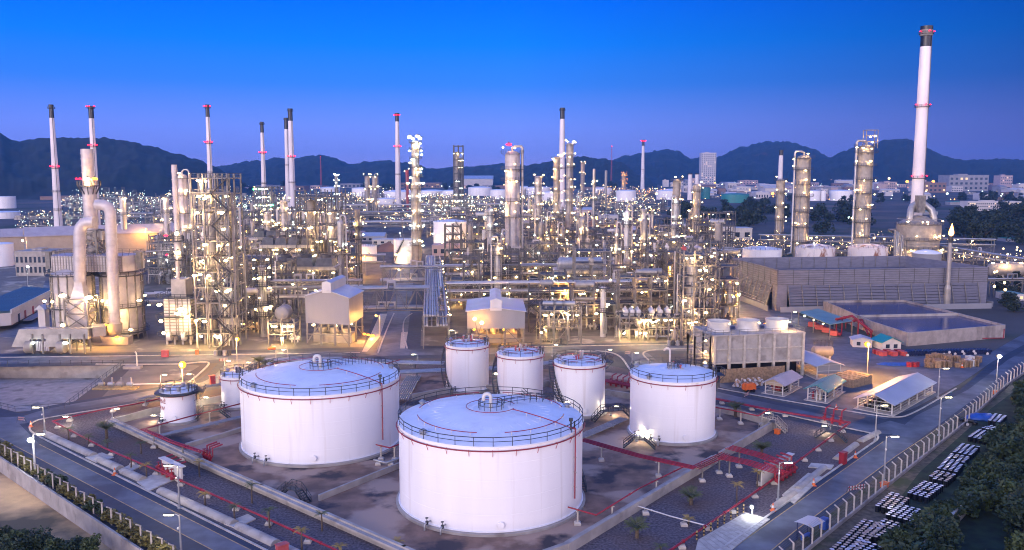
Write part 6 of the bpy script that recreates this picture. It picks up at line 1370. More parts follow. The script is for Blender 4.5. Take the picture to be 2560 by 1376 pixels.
mb = MB(); L4 = [(-w, -w), (w, -w), (w, w), (-w, w)]; zz = [0, zb - 1.5, zb, (zb + HZ((bb.x, Yd), 745)) / 2, HZ((bb.x, Yd), 745)]
for x, y in L4: mb.bar((x, y, 0), (x, y, zz[-1]), .42)
for za, zc in zip(zz, zz[1:]):
    for k in range(4):
        a, c = L4[k], L4[(k + 1) % 4]; mb.bar((*a, zc), (*c, zc), .3)
        if zc - za > 2: mb.bar((*a, za), (*c, zc), .25); mb.bar((*c, za), (*a, zc), .25)
part('truss_frame', mb, M['steel2'], t)
for x, z in ((-w * 1.25, zb + 1.), (-w * 1.1, zz[-1] + 1), (w * 1.2, zz[-1] + .5)): lamp(t, (x, -w, z), 'warm', .6)
t, r, bb = duct('straight shiny flue duct ending in the yellow-lit fan', [(240, 512), (258, 513), (270, 518), (275, 528), (276, 540), (288, 838)], 13.2, Yd + 1, 18)
mb = MB(); zb = HZ((bb.x, Yd), 838); mb.lathe([(r * 1.35, zb + 3), (r * 1.35, zb + 1), (r * .9, zb - .5), (r * .7, 0)], 16); mb.lathe([(.001, -1.2), (2.6, -1.2), (2.6, 1.2), (.001, 1.2)], 18, (-3.2, -1.5, 2.9), axis='x'); mb.box((0, -1.5, 1.2), (9.5, 3, 2.2)); part('induced_draught_fan', mb, M['beige'], t)
lamp(t, (-1.5, -r - 1.2, zb + 3), 'sodium', .5); lamp(t, (-5, -3.5, 3.2), 'sodium', .42); lamp(t, (2, -3.4, 2.4), 'sodium', .4)
# air intake duct with two hoods
b = G(150, 882); t = thing('air_intake', 'low horizontal air duct on posts with two flared hoods beside the plant road', 'duct', b); s = MPP(b); z = HZ(b, 833); mb = MB(); mb.box((5 * s, 0, z), (150 * s, 3., 2.6)); mb.box((88 * s, 2.5, z + .3), (30 * s, 5, 2.4), rz=.5)
for x in (-66, 12): mb.add([(x * s - 2.5, -1.4, z + 1.2), (x * s + 2, -1.4, z + 1.2), (x * s + 2, 1.4, z + 1.2), (x * s - 2.5, 1.4, z + 1.2), (x * s - 4.5, -1.7, z - 3.2), (x * s - 1, -1.7, z - 3.2), (x * s - 1, 1.7, z - 3.2), (x * s - 4.5, 1.7, z - 3.2)], [(0, 1, 5, 4), (1, 2, 6, 5), (2, 3, 7, 6), (3, 0, 4, 7), (0, 3, 2, 1)])
part('duct', mb, M['alu2'], t); mb = MB()
for x in (-58, -33, 10, 35, 70): mb.bar((x * s, -1.6, 0), (x * s, -1.6, z), .35); mb.bar((x * s, 1.6, 0), (x * s, 1.6, z), .3)
part('post', mb, M['steel2'], t); mb = MB(); mb.slab(-50 * s, -18 * s, -1.5, 1.5, .8, 3.2)
for i in range(8): mb.bar((-49 * s + i * 4.2 * s, -1.56, .8), (-49 * s + i * 4.2 * s, -1.56, 3.2), .2)
part('filter_house', mb, M['bright_clad'], t)
for x in (-66, 14): mb = MB(); mb.lathe([(.001, -.8), (1.6, -.8), (1.6, .8), (.001, .8)], 16, (x * s, -1.5, 1.8), axis='x'); part('fan', mb, M['beige'], t); lamp(t, (x * s + 1.5, -2.6, 3.), 'white', .42)
b = G(112, 830); t = thing('small_stack_house', 'small square grey stack with a lavender cap beside the air duct', 'stack', b); s = MPP(b); z1 = HZ(b, 772); part('shaft', MB().slab(-8.5 * s, 8.5 * s, -1.2, 1.2, 0, z1), M['bld_w'], t); part('cap', MB().add([(-13 * s, -2, z1), (13 * s, -2, z1), (13 * s, 2, z1), (-13 * s, 2, z1), (0, -2, z1 + 1.3), (0, 2, z1 + 1.3)], [(0, 1, 4), (2, 3, 5), (0, 4, 5, 3), (1, 2, 5, 4)]), M['lav_roof'], t)
# ---------------------------------------------------------------- rectangular box heater with thin stack
b = G(447, 862); t = thing('box_heater', 'rectangular panelled box heater on legs with cabin and thin stack', 'heater', b); s = MPP(b); w = 33 * s; d = 7.; Z = lambda py: HZ(b, py)
part('casing', MB().slab(-w, w, 0, d, Z(838), Z(745)), M['bright_clad'], t); mb = MB()
for z in [Z(838) + (Z(745) - Z(838)) * i / 12 for i in range(13)]: mb.bar((-w, -.06, z), (w, -.06, z), .12, .2); mb.bar((w + .06, 0, z), (w + .06, d, z), .12, .2)
for x in (-.6, -.1, .05, .4, .8): mb.bar((w * x, -.08, Z(838)), (w * x, -.08, Z(745)), .22)
part('stiffener', mb, M['steel2'], t); part('convection_cabin', MB().slab(-w * .5, w * .6, 1, d - 1, Z(745), Z(700)), M['alu2'], t)
mb = MB()
for x in (-.9, -.3, .3, .9):
    for y in (.3, d - .3): mb.bar((w * x, y, 0), (w * x, y, Z(838)), .5)
part('leg', mb, M['conc_plain'], t)
for py in (838, 793, 745): z = Z(py); mb = MB(); mb.slab(-w - 1.4, w + 1.4, -1.4, d + 1, z - .12, z); rail(mb, [(-w - 1.4, d + 1, z), (-w - 1.4, -1.4, z), (w + 1.4, -1.4, z), (w + 1.4, d + 1, z)], 1.1, .1, 1.6); part('platform', mb, M['dark'], t)
for x in (-.55, .55): mb = MB(); mb.lathe([(.001, -.6), (1.2, -.6), (1.2, .4), (.001, .4)], 14, (w * x, -.6, 2.4), axis='x'); mb.v = [(v[0], v[1], v[2]) for v in mb.v]; part('burner_duct', mb, M['white'], t)
for x, z in ((.5, Z(770)), (-1.05, Z(800)), (-.9, Z(830)), (.9, Z(790)), (-1.1, Z(760)), (.2, Z(782))): lamp(t, (w * x, -1.8, z), 'warm', .5)
mb = MB(); s2 = s * 1.; xk = -5 * s; mb.tube([(xk, 3, Z(700)), (xk, 3, Z(660)), (xk + .3, 3, Z(650))], 5 * s, 12); mb.lathe([(9 * s, Z(650)), (9 * s, Z(612)), (7.2 * s, Z(605))] + sum([[(6.8 * s, Z(p) - .1), (6.8 * s + .12, Z(p) - .1), (6.8 * s + .12, Z(p) + .1), (6.8 * s, Z(p) + .1)] for p in (590, 570, 550, 530, 510, 490, 470, 450, 430)], []) + [(6.8 * s, Z(412)), (5.5 * s, Z(412))], 16, (xk + .3, 3, 0)); part('stack', mb, M['bright_clad'], t)
for py in (652, 604): z = Z(py); mb = MB(); mb.lathe([(8 * s, z - .2), (18 * s, z - .2), (18 * s, z), (8 * s, z)], 18, (xk, 3, 0)); rail(mb, arc(18 * s, z, 0, 6.28, 12, (xk, 3))[:-1], 1.2, .11, 99, True, True); part('gallery', mb, M['dark'], t); lamp(t, (xk + 9 * s, 1., z + 2), 'warm', .6); lamp(t, (xk - 14 * s, 0, z + 1.5), 'red', .3)
# ---------------------------------------------------------------- compressor shelters on legs
def comp_shelter(label, A, B, bot, eave, apex, back, lit=None):
    A, B = G(*A), G(*B); w = B - A; ze = HZ(A, eave[0]); zb = HZ(A, bot); za = HZ(A + w / 2, apex); bk = G(back[0], back[1], ze); D = bk - Vector((B.x, B.y, ze)); D.z = 0; wn = w.normalized(); D -= wn * D.dot(wn) * .4; t = thing('compressor_shelter', label, 'shelter', A); up = Vector((0, 0, 1)); m = A + w / 2
    mb = MB()
    for E, s in ((A, 1), (B, -1)): mb.add([E + up * zb, E + D + up * zb, E + D + up * ze, E + up * ze], [(0, 1, 2, 3)])
    for E in (Vector(), D): mb.add([A + E + up * zb, B + E + up * zb, B + E + up * ze, m + E + up * za, A + E + up * ze], [(0, 1, 2, 3, 4)])
    wpart('wall', mb, M['clad'], t); mb = MB(); dn = D.normalized()
    for E, s in ((A, -1), (B, 1)):
        e0, e1, r0, r1 = E + wn * s * .4 - dn * .4, E + wn * s * .4 + D + dn * .4, m - dn * .4, m + D + dn * .4; v = [e0 + up * (ze - .1), e1 + up * (ze - .1), r1 + up * (za + .08), r0 + up * (za + .08)]; mb.add(v + [p + up * .15 for p in v], [(3, 2, 1, 0), (4, 5, 6, 7), (0, 1, 5, 4), (1, 2, 6, 5), (2, 3, 7, 6), (3, 0, 4, 7)])
    wpart('roof', mb, M['lav_roof'], t); mb = MB(); vw = w.length * .1; f0, f1 = m - dn * .2, m + D + dn * .2; hh = 2.6
    q = [f0 - wn * vw, f0 + wn * vw, f1 + wn * vw, f1 - wn * vw]; mb.prism([(p.x, p.y) for p in q], za - .6, za + hh * .8); mb.add([p + up * (za + hh * .8) for p in (q[0], q[1])] + [f0 + up * (za + hh)] + [p + up * (za + hh * .8) for p in (q[3], q[2])] + [f1 + up * (za + hh)], [(0, 1, 2), (0, 2, 5, 3), (1, 4, 5, 2), (3, 5, 4)]); wpart('ridge_vent', mb, M['lav_roof'], t)
    mb = MB(); L_ = D.length
    for i in range(4):
        for j in range(3): q = A + w * (i / 3 * .96 + .02) + D * (j / 2 * .96 + .02); mb.bar(q, q + up * zb, .42)
    for j in (0, 1):
        a, b = A + D * j, B + D * j; mb.bar(a + up * zb * .5, b + up * zb * .5, .25); mb.bar(a + up * .3, a.lerp(b, .33) + up * zb, .22); mb.bar(b + up * .3, a.lerp(b, .67) + up * zb, .22)
    wpart('leg', mb, M['steel2'], t)
    for i in range(3): q = A + w * (.2 + .28 * i) + D * .5; mb = MB(); mb.box(q + up * 1.2, (4, 5, 2.4)); mb.cyl(q + up * 2.4, 1.2, 1.2, 12); wpart('compressor', mb, M['beige'], t)
    for i in range(4): lamp(t, (A + w * (.12 + .26 * i) + D * (.15 + .3 * (i % 2)) - t.location) + up * (zb - .8), 'sodium' if lit else 'warm', .36)
    return t, A, w, D, zb, ze
t, A, w, D, zb, ze = comp_shelter('grey sheet-clad gabled shelter on tall legs with big plain front wall', (766, 862), (875, 868), 808, (741, 741), 727, (894, 727))
for i in range(3): lamp(t, (A + w + D * (.3 + .3 * i) - t.location) + w.normalized() * 3 + Vector((0, 0, zb - 3 - i)), 'sodium', .4)
t, A, w, D, zb, ze = comp_shelter('sodium-lit grey gabled shelter on legs behind the slim tanks', (1168, 872), (1312, 872), 822, (779, 779), 771, (1300, 750), True)
for x_, z_ in ((.14, 3.), (.26, 2.)): mb = MB(); mb.sphere(tuple(w * x_ + Vector((0, -2.6, zb + z_))), .42, 10, 8); part('flood_lens', mb, M['L_wallflood'], t)
mb = MB(); mb.bar(w * .2 + Vector((0, -2.6, zb - 1)), w * .2 + Vector((0, 0, zb - 1)), .12); mb.bar(w * .14 + Vector((0, -2.6, zb + 2.6)), w * .2 + Vector((0, -2.6, zb - 1)), .12); mb.bar(w * .26 + Vector((0, -2.6, zb + 1.6)), w * .2 + Vector((0, -2.6, zb - 1)), .12); part('flood_bracket', mb, M['steel'], t)
# ================================================================ process plant: named towers and frames
WM = ('warm', 'warm', 'gold', 'gold', 'white')
CT = column_tower
CT('tall banded silver column with dark top galleries and red beacon, in mid plant', (1281, 702), 378, 18.5, (.985, .86, .78, .62, .5), 'bright_clad', 'warm', 3, over=1, lr=.34, r_ov=.55)
o = bpy.data.objects['column_tower']; lamp(o, (-1.5, -1, HZ(o.location, 362)), 'red', .75)
t, R, H = CT('lamp-crowned slim column ringed by seven bright galleries', (1042, 668), 352, 12.5, (.985, .93, .86, .79, .72, .63, .53, .42, .3, .18), 'alu2', ('white', 'warm', 'white'), 4, neck=(.66, .78), lr=.5, toplamps=6, plat_span=5.2)
CT('pink-lit silver column with looping pipe behind the box heater stack', (467, 690), 436, 11.5, (.96, .8, .62, .45, .25), 'bright_clad', 'warm', 3, over=1, lr=.4, r_ov=.35)
CT('grey riveted column with overhead pipe, nearer the flat cooling tower', (2000, 642), 388, 17.5, (.97, .86, .72, .6, .45, .3, .15), 'beige', 'warm', 2, over=-1, lr=.34, r_ov=.6, plat_span=2.6)
t, R, H = CT('taller grey column with rooftop frame beside the huge white chimney', (2152, 648), 362, 18.5, (.985, .93, .82, .7, .58, .45, .33, .2), 'beige', 'warm', 2, over=-1, lr=.34, r_ov=.65, plat_span=2.6)
mb = MB()
for z in (H + 1.5, H + 4.5, H + 7.5):
    for a, b in (((-1, -2), (5, -2)), ((5, -2), (5, 2)), ((5, 2), (-1, 2)), ((-1, 2), (-1, -2))): mb.bar((*a, z), (*b, z), .25)
for x, y in ((-1, -2), (5, -2), (5, 2), (-1, 2)): mb.bar((x, y, H - 2), (x, y, H + 7.5), .3)
part('top_frame', mb, M['steel2'], t); lamp(t, (1, -2.2, H + 4), 'warm', .45); lamp(t, (3.6, -2.2, H + 4.4), 'warm', .45)
CT('squat grey column under the short black-tipped stack', (1946, 618), 448, 10.5, (.98, .8, .6, .4, .2), 'beige', 'warm', 3, lr=.34)
CT('grey column with galleries right behind the white black-tipped chimney', (1423, 590), 358, 9., (.98, .86, .74, .62, .5, .36, .22), 'alu2', 'warm', 3, lr=.42, toplamps=2)
CT('grey column with lamp top just in front of white black-tipped chimney', (1391, 585), 392, 8.5, (.98, .85, .7, .55, .4, .25), 'beige', 'warm', 3, lr=.42, toplamps=1)
CT('pale column with floodlit head between silver column and white chimney', (1345, 580), 440, 9, (.97, .82, .65, .45, .25), 'alu', 'warm', 3, lr=.42)
CT('slim pale column with galleries on the road edge of red soil heaps', (1606, 708), 522, 8, (.96, .8, .62, .45, .28), 'alu', 'warm', 2, lr=.32)
CT('grey column with dark gallery cap left of the twin far stacks', (1688, 640), 448, 10, (.98, .75, .5, .3), 'beige', 'warm', 2, lr=.34, cage=True)
CT('grey column with stepped base in front of the twin far stacks', (1738, 640), 460, 9.5, (.9, .7, .5, .3), 'beige', 'warm', 2, lr=.34, skirt=1.35, toplamps=1)
CT('fat grey vessel column behind the star-white flood', (1684, 690), 596, 15, (.95, .5), 'beige', 'warm', 3, lr=.34)
CT('dark-galleried near column standing on the plant edge paving', (660, 842), 664, 9.5, (.99, .87, .72, .45, .3), 'alu', 'warm', 3, lr=.3)
CT('short white column on the front paving between pipe tables', (1507, 842), 716, 7, (.97, .5), 'white', 'warm', 2, lr=.3)
CT('pale column with ringed top behind the dark hooded coolers', (714, 650), 500, 9, (.97, .8, .55, .3), 'alu', 'warm', 3, lr=.38)
CT('pale column with bright head, beside pale workshop roofs', (672, 640), 530, 9, (.97, .7, .4), 'alu', 'warm', 3, lr=.38)
CT('slim dark-topped pipe column behind the straight flue duct', (314, 640), 492, 7.5, (.99, .7), 'white', 'warm', 2, lr=.36)
CT('slim dark-topped pipe column beside the box heater stack', (422, 650), 492, 7, (.99, .75), 'white', 'warm', 2, lr=.36)
CT('silver column held inside the tall stair frame', (538, 800), 470, 9, (.9, .6, .4), 'alu', 'warm', 3, lr=.42)
CT('first of two dusky far columns behind the large open frame', (920, 545), 440, 6.5, (.99, .7, .4), 'alu2', 'warm', 3, lr=.45, cage=True)
CT('second of two dusky far columns, hooked pipe on top', (938, 545), 440, 6.5, (.99, .7, .4), 'alu2', 'warm', 3, lr=.45, over=1)
CT('rust-brown thin far column left of the lamp-crowned column', (1019, 530), 425, 4, (.98,), 'redlt', 'warm', 2, lr=.4)
CT('grey far column in front of the middle hill', (1456, 500), 406, 5, (.98, .7, .4), 'beige', 'warm', 3, lr=.45)
CT('plain grey far pipe column in front of the hill', (1514, 515), 426, 3.5, (), 'alu2', ladder=False)
CT('thin grey vent column with red flag at the top', (1483, 620), 422, 3.6, (.8, .6, .4), 'alu', 'warm', 2, lr=.38, plat_span=5)
CT('amber-lit far column above the amber-lit plant', (1559, 490), 432, 5.5, (.98, .85, .7, .55), 'beige', 'sodium', 4, lr=.55)
CT('slender lamp-tipped far column near the red lattice mast', (843, 540), 440, 4, (.98, .85, .7, .5), 'alu2', 'white', 3, lr=.5, toplamps=2)
def steel_tower(label, px, py, top, wpx, d, nlev, nx=2, ny=2, stairs=None, inner=(), lampn=14, lk='warm', steel='steel2', lr=.32, npipes=6, deck=.6, cat='steel frame', name='steel_frame', brace=.4, nclut=4, col=.32, rz=0., group=None, loc=None, top_open=False):
    b = loc if loc is not None else G(px, py); H = HZ(b, top); W_ = wpx * MPP((b.x, b.y, H * .4)); t = thing(name, label, cat, b, rz, group); zs = [H * (i + 1) / nlev for i in range(nlev)]
    frame_unit(t, W_, d, zs, nx, ny, steel, deck, brace, None if stairs is None else stairs * W_, col, top_open=top_open)
    for (fx, fy, f0, f1, r, m) in inner: vdrum(t, fx * W_, fy * d, H * f0, r, H * (f1 - f0) - 1.5, m, 1.2)
    pipes(t, W_, d, [0] + zs, npipes)
    for _ in range(nclut): clutter(t, W_, d, rnd.choice([0.] + zs[:-1]), 1)
    for i in range(lampn): z = rnd.choice(zs); fx = rnd.uniform(-.5, .5); f = rnd.random() < .7; lamp(t, (fx * W_, -d / 2 - .4 if f else rnd.uniform(-d / 2, d / 2), z - rnd.uniform(.5, 1.2)), rnd.choice(lk) if isinstance(lk, tuple) else lk, lr)
    return t, W_, H
t, W_, H = steel_tower('tall open stair frame with dark zigzag flights beside the box heater', 557, 862, 446, 88, 11, 11, 3, 2, .3, [(-.2, 0, .45, .8, 1.3, 'alu'), (.1, .1, .1, .35, 1.5, 'white'), (-.25, 0, .05, .3, 1.2, 'beige'), (.1, 0, .55, .75, 1., 'alu')], 34, lr=.4, npipes=14, nclut=10)
steel_tower('large open frame with five decks and tall vessels, above hooded coolers', 808, 700, 492, 104, 16, 6, 4, 2, None, [(-.25, 0, .3, .95, 1.7, 'beige'), (.22, 0, .1, .85, 1.8, 'alu'), (0, .1, .05, .5, 1.4, 'alu2')], 32, lr=.4, npipes=14, nclut=8, steel='steel', top_open=True)
steel_tower('tall stair frame at the plant corner near the grey cooling tower', 1735, 842, 634, 78, 10, 8, 3, 2, .38, [(-.1, 0, .0, .95, 1.6, 'alu')], 20, lr=.3, npipes=10, nclut=8)
steel_tower('dark lattice-framed far reactor tower left of the silver column', 1147, 520, 366, 23, 14, 9, 2, 2, None, [(-.2, 0, .05, .9, 3., 'alu2'), (.2, 0, .05, .8, 3., 'steel')], 24, ('warm', 'white'), 'steel', .5, 8, .5, col=.9, nclut=2)
steel_tower('wide far frame of many lamps behind the large floodlit tank', 1135, 545, 500, 110, 25, 4, 8, 2, None, [], 44, ('warm', 'white', 'white'), 'steel2', .42, 10, .5, col=.5, nclut=5)
steel_tower('green-white lit far unit under the thin pinkish chimney', 668, 570, 470, 44, 20, 5, 3, 2, None, [(.3, 0, .1, .9, 2.2, 'alu2')], 40, ('white', 'white', 'green', 'warm'), 'steel', .5, 8, .5, col=.5)
# fired unit under the huge chimney
b = G(2292, 645); t = thing('heater_building', 'round grey fired heater with pyramid roof under the huge white chimney', 'heater', b); s = MPP(b); mb = MB(); mb.lathe([(50 * s, 0), (50 * s, HZ(b, 600)), (52 * s, HZ(b, 598)), (52 * s, HZ(b, 560)), (48 * s, HZ(b, 557)), (16 * s, HZ(b, 540))], 16)
for k in range(10): z = HZ(b, 640) + k * 2.2; mb.lathe([(50 * s, z), (50 * s + .25, z + .1), (50 * s, z + .3)], 16)
part('casing', mb, M['beige'], t)
for sx in (-1, 1): mb = MB(); z0, z1 = HZ(b, 545), HZ(b, 516); mb.tube([(sx * 6 * s, 0, HZ(b, 508)), (sx * 18 * s, 0, z1), (sx * 26 * s, -2, z1 - 2), (sx * 30 * s, -3, z0), (sx * 30 * s, -3, HZ(b, 560))], 8 * s, 12); part('flue_duct', mb, M['alu'], t)
part('damper_house', MB().box((-6 * s, -3, HZ(b, 510)), (16 * s, 5, 9)), M['steel2'], t); mb = MB()
for py in (598, 560, 620): z = HZ(b, py); rail(mb, arc(56 * s, z, PI, 2 * PI, 16), 1.2, .16, 99.); mb.lathe([(50 * s, z - .2), (56 * s, z - .2), (56 * s, z)], 16)
part('gallery', mb, M['steel'], t)
for i in range(16): a = PI + PI * (i + .5) / 16; lamp(t, (57 * s * cos(a), 57 * s * sin(a), HZ(b, K(597, 562, 618, 632)) + 2), 'warm', .36)
for i in range(8): mb = MB(); x = -70 * s + i * 4.5 * s; mb.tube([(x, -6, 0), (x, -6, HZ(b, 575 + i * 3)), (x, 2, HZ(b, 575 + i * 3)), (-45 * s, 4, HZ(b, 575 + i * 3))], 1. * s * 2, 8); part('header_pipe', mb, M[K('alu', 'beige')], t)
# pipe bridges and racks
rack('near pipe bridge with lattice girder spanning the middle road', (893, 806), (1066, 803), 5, [HZ(G(980, 805), 772), HZ(G(980, 805), 722)], 7, 40, (.25, .45), ('alu', 'alu', 'galv'), truss=True, lampstep=0)
rack('far pipe bridge with lattice girder over the middle road', (958, 742), (1112, 740), 5, [HZ(G(1040, 741), 702), HZ(G(1040, 741), 668)], 7, 46, (.25, .45), ('alu', 'galv'), truss=True, lampstep=12)
rack('long pipe rack running away from the slim tank beside the middle road', (1091, 872), (1084, 690), 6.6, [6., 8.6], 9, 9, (.2, .4), ('alu', 'galv', 'white', 'alu2'), lampstep=10)
rack('front cross rack behind the sodium-lit shelter', (1125, 800), (1700, 792), 7, [6., 9., 11.5], 8, 8.5, lampstep=7)
rack('second cross rack, above the front cross rack', (1120, 748), (1720, 740), 7, [6., 9., 12.], 8, 8.5, lampstep=7)
rack('cross rack from the tall stair frame to the grey front shelter', (600, 790), (900, 786), 7, [6., 9., 11.], 8, 8.5, lampstep=7)
rack('cross rack behind the hooded coolers', (590, 700), (960, 695), 8, [7., 10.], 8, 9, lampstep=9)
rack('low rack between round heaters and tall stair frame', (355, 790), (510, 786), 6, [4.5, 7.], 8, 7, lampstep=6)
rack('high rack from the box heater across to the round heater', (360, 700), (500, 690), 5, [9., 12.], 6, 12, lampstep=8)
rack('far double rack running across behind the workshop roofs', (700, 588), (1300, 582), 12, [6., 9.], 12, 14, (.3, .6), lampstep=14)
rack('far rack full of lamps behind the first far rack', (300, 560), (1240, 553), 12, [6., 9.], 12, 14, (.3, .6), lampstep=16)
rack('low far rack before the white far tanks', (860, 540), (1280, 536), 14, [7., 11.], 12, 16, (.4, .7), lampstep=14)
rack('pipe rack passing left of the flat cooling tower', (1580, 660), (1850, 668), 6, [6., 8.5], 7, 11, lampstep=9)
rack('raised pipe bridge in front of the far fields beside the flare', (2396, 742), (2640, 738), 2.5, [6.2], 4, 10, (.15, .3), lampstep=0)
rack('rack beyond the cooling tower under the huge chimney', (1900, 625), (2480, 640), 7, [6., 9.], 8, 11, lampstep=9)
rack('curving rack right of the cooling tower', (2330, 640), (2600, 690), 7, [4., 6.5], 7, 9, lampstep=7)
# hooded fan coolers
def fan_cooler(label, px, py, zpy, wpx, d, n=3, m='steel', hoods=True, group=None, loc=None):
    b = loc if loc is not None else G(px, py); z = HZ(b, zpy); W_ = wpx * MPP((b.x, b.y, z)); t = thing('fan_cooler', label, 'fan cooler', b, 0, group); mb = MB()
    for i in range(n + 1):
        for y in (0, d): mb.bar((-W_ / 2 + W_ * i / n, y, 0), (-W_ / 2 + W_ * i / n, y, z), .32)
    for y in (0, d): mb.bar((-W_ / 2, y, z), (W_ / 2, y, z), .35); mb.bar((-W_ / 2, y, z * .5), (W_ / 2, y, z * .5), .25)
    for i in range(n): x0, x1 = -W_ / 2 + W_ * i / n, -W_ / 2 + W_ * (i + 1) / n; mb.bar((x0, 0, z * .5), ((x0 + x1) / 2, 0, z), .18); mb.bar((x1, 0, z * .5), ((x0 + x1) / 2, 0, z), .18)
    part('frame', mb, M['steel2'], t); part('tube_bundle', MB().slab(-W_ / 2 - .6, W_ / 2 + .6, -.4, d + .4, z + .1, z + 1.2), M['alu'], t)
    for i in range(n):
        x = -W_ / 2 + W_ * (i + .5) / n; w = W_ / n * .46; mb = MB()
        if hoods: mb.add([(x - w, 0, z + 1.2), (x + w, 0, z + 1.2), (x + w, d, z + 1.2), (x - w, d, z + 1.2), (x - w * .8, d * .12, z + 4), (x + w * .8, d * .12, z + 4), (x + w * .8, d * .88, z + 4), (x - w * .8, d * .88, z + 4)], [(0, 1, 5, 4), (1, 2, 6, 5), (2, 3, 7, 6), (3, 0, 4, 7), (4, 5, 6, 7)]); mb.lathe([(w * .6, z + 4), (w * .62, z + 5), (w * .5, z + 5)], 14, (x, d / 2, 0)); part('hood', mb, M['steel'], t)
        else: mb.lathe([(w * .85, z + 1.2), (w * .8, z + 1.7), (w * .85, z + 2.2), (w * .7, z + 2.2), (w * .7, z + 1.3)], 16, (x, d / 2, 0)); part('fan_ring', mb, M['galv'], t)
    for i in range(n + 1): lamp(t, (-W_ / 2 + W_ * i / n, -.8, z - .8), 'warm', .34); lamp(t, (-W_ / 2 + W_ * (i + .4) / n, d * .5, z * .45), 'warm', .34)
    mb = MB(); rail(mb, [(-W_ / 2 - 1, d, z), (-W_ / 2 - 1, -1, z), (W_ / 2 + 1, -1, z), (W_ / 2 + 1, d, z)], 1.1, .09, 2.); part('railing', mb, M['steel'], t); return t
fan_cooler('near bank of dark hooded coolers left of the grey front shelter', 762, 765, 676, 150, 8, 3); fan_cooler('rear bank of dark hooded coolers under the large open frame', 720, 705, 620, 130, 8, 4); fan_cooler('hooded cooler pair beside the pale workshop roofs', 665, 680, 600, 60, 8, 2)
fan_cooler('shiny long air cooler with barrel top in front of thin columns', 1452, 768, 684, 128, 8, 4, hoods=False); o = bpy.data.objects['fan_cooler.003']; mb = MB(); z = HZ(o.location, 684); mb.hdrum((0, 3.5, z + 3.), 2.2, 14, 20); part('barrel_cover', mb, M['galv'], o)
# drum table in front
b = G(712, 858); t, W_, H = steel_tower('pipe table carrying a round-ended white drum on the front paving', 712, 858, 805, 64, 6, 2, 2, 1, None, [], 6, npipes=3, nclut=3); hdrum(t, 0, 0, H + .1, 1.9, 4, 'beige', PI / 2); lamp(t, (1, -3.4, H - .7), 'warm', .36)
for i, (px, py, wd_) in enumerate([(1400, 856, 100), (1580, 846, 70), (1650, 846, 90)]):
    t, W_, H = steel_tower(['front pipe table with bundled silver exchangers, nearest slim tanks', 'front pipe table with braced legs between white column and round drums', 'front pipe table carrying small white drums by the corner stair frame'][i], px, py, 790 if i else 772, wd_, 7, 2, 3, 1, None, [], 9, npipes=5, nclut=6)
    for k in range(3): hdrum(t, -W_ * .25 + k * W_ * .22, 0, H + .1, .7, 3.5, 'alu' if i == 0 else 'white', PI / 2 if i else 0, 'exchanger')
# ================================================================ infill: every remaining plot of the process area gets a frame, cooler or vessel group of its own
MARKS = [(240, 760, 'the round heaters'), (447, 790, 'the box heater'), (557, 650, 'the tall stair frame'), (808, 590, 'the large open frame'), (826, 800, 'the grey front shelter'), (1240, 800, 'the sodium-lit shelter'), (1281, 540, 'the silver column'), (1042, 510, 'the lamp-crowned column'),
         (1125, 585, 'the large floodlit tank'), (1409, 400, 'the black-tipped white chimney'), (1605, 620, 'the slim pale column'), (1735, 740, 'the corner stair frame'), (1452, 700, 'the shiny air cooler'), (980, 790, 'the middle road'), (720, 640, 'the hooded coolers'), (1684, 640, 'the fat grey vessel'), (2000, 520, 'the grey riveted column'), (2290, 500, 'the huge chimney'), (314, 560, 'the dark-topped pipe column'), (900, 600, 'the pale workshops'), (1490, 560, 'the red soil heaps'), (467, 560, 'the pink-lit column'), (1345, 500, 'the floodlit-head column')]
REL = ['%s behind %s', '%s in front of %s', '%s beside %s', '%s next to %s', '%s near %s', '%s close to %s']
def auto_label(desc, px, py):
    ms = sorted(MARKS, key=lambda k: math.hypot(k[0] - px, (k[1] - py) * 1.2))[:5]
    for m in ms[:3]:
        rel = 'just behind' if py < m[1] - 40 else 'just in front of' if py > m[1] + 40 else 'beside'
        s = '%s %s %s' % (desc, rel, m[2])
        if s not in LABELS: return s
    for a in ms:
        for b in ms:
            if a is not b:
                s = '%s between %s and %s' % (desc, a[2], b[2])
                if s not in LABELS and len(s.split()) <= 16: return s
    for w in ('narrow', 'broad', 'pale', 'crowded', 'lamp-dotted', 'dim', 'tall', 'low'):
        s = '%s %s near %s' % (w, desc, ms[0][2])
        if s not in LABELS and len(s.split()) <= 16: return s
    return '%s among %s and %s' % (desc, ms[0][2], ms[1][2])
HERO = [(130, 375, 560, 900), (405, 490, 735, 875), (505, 605, 800, 875), (745, 905, 750, 880), (905, 1068, 560, 900), (1055, 1125, 690, 880), (1160, 1318, 775, 880), (1240, 1310, 690, 712), (1020, 1065, 655, 680), (675, 748, 835, 870), (1350, 1450, 840, 870), (1470, 1535, 825, 855), (1545, 1700, 838, 850), (1690, 1785, 815, 850), (640, 830, 700, 770), (1385, 1520, 752, 775), (640, 685, 825, 850), (750, 865, 685, 710), (985, 1165, 600, 668), (885, 945, 640, 668), (1440, 1660, 545, 600)]
NUM = {2: 'two', 3: 'three', 4: 'four', 5: 'five', 6: 'six', 7: 'seven'}
VD = ['twin white drums', 'one silver vessel', 'beige vessels', 'silver vessels', 'bare pipe decks', 'white exchangers', 'stacked exchangers']
rows = [(846, 8), (822, 8), (792, 9), (762, 9), (735, 10), (712, 10), (690, 11), (668, 11), (648, 12), (630, 13), (614, 14), (600, 15), (588, 16), (576, 17)]
nun = 0
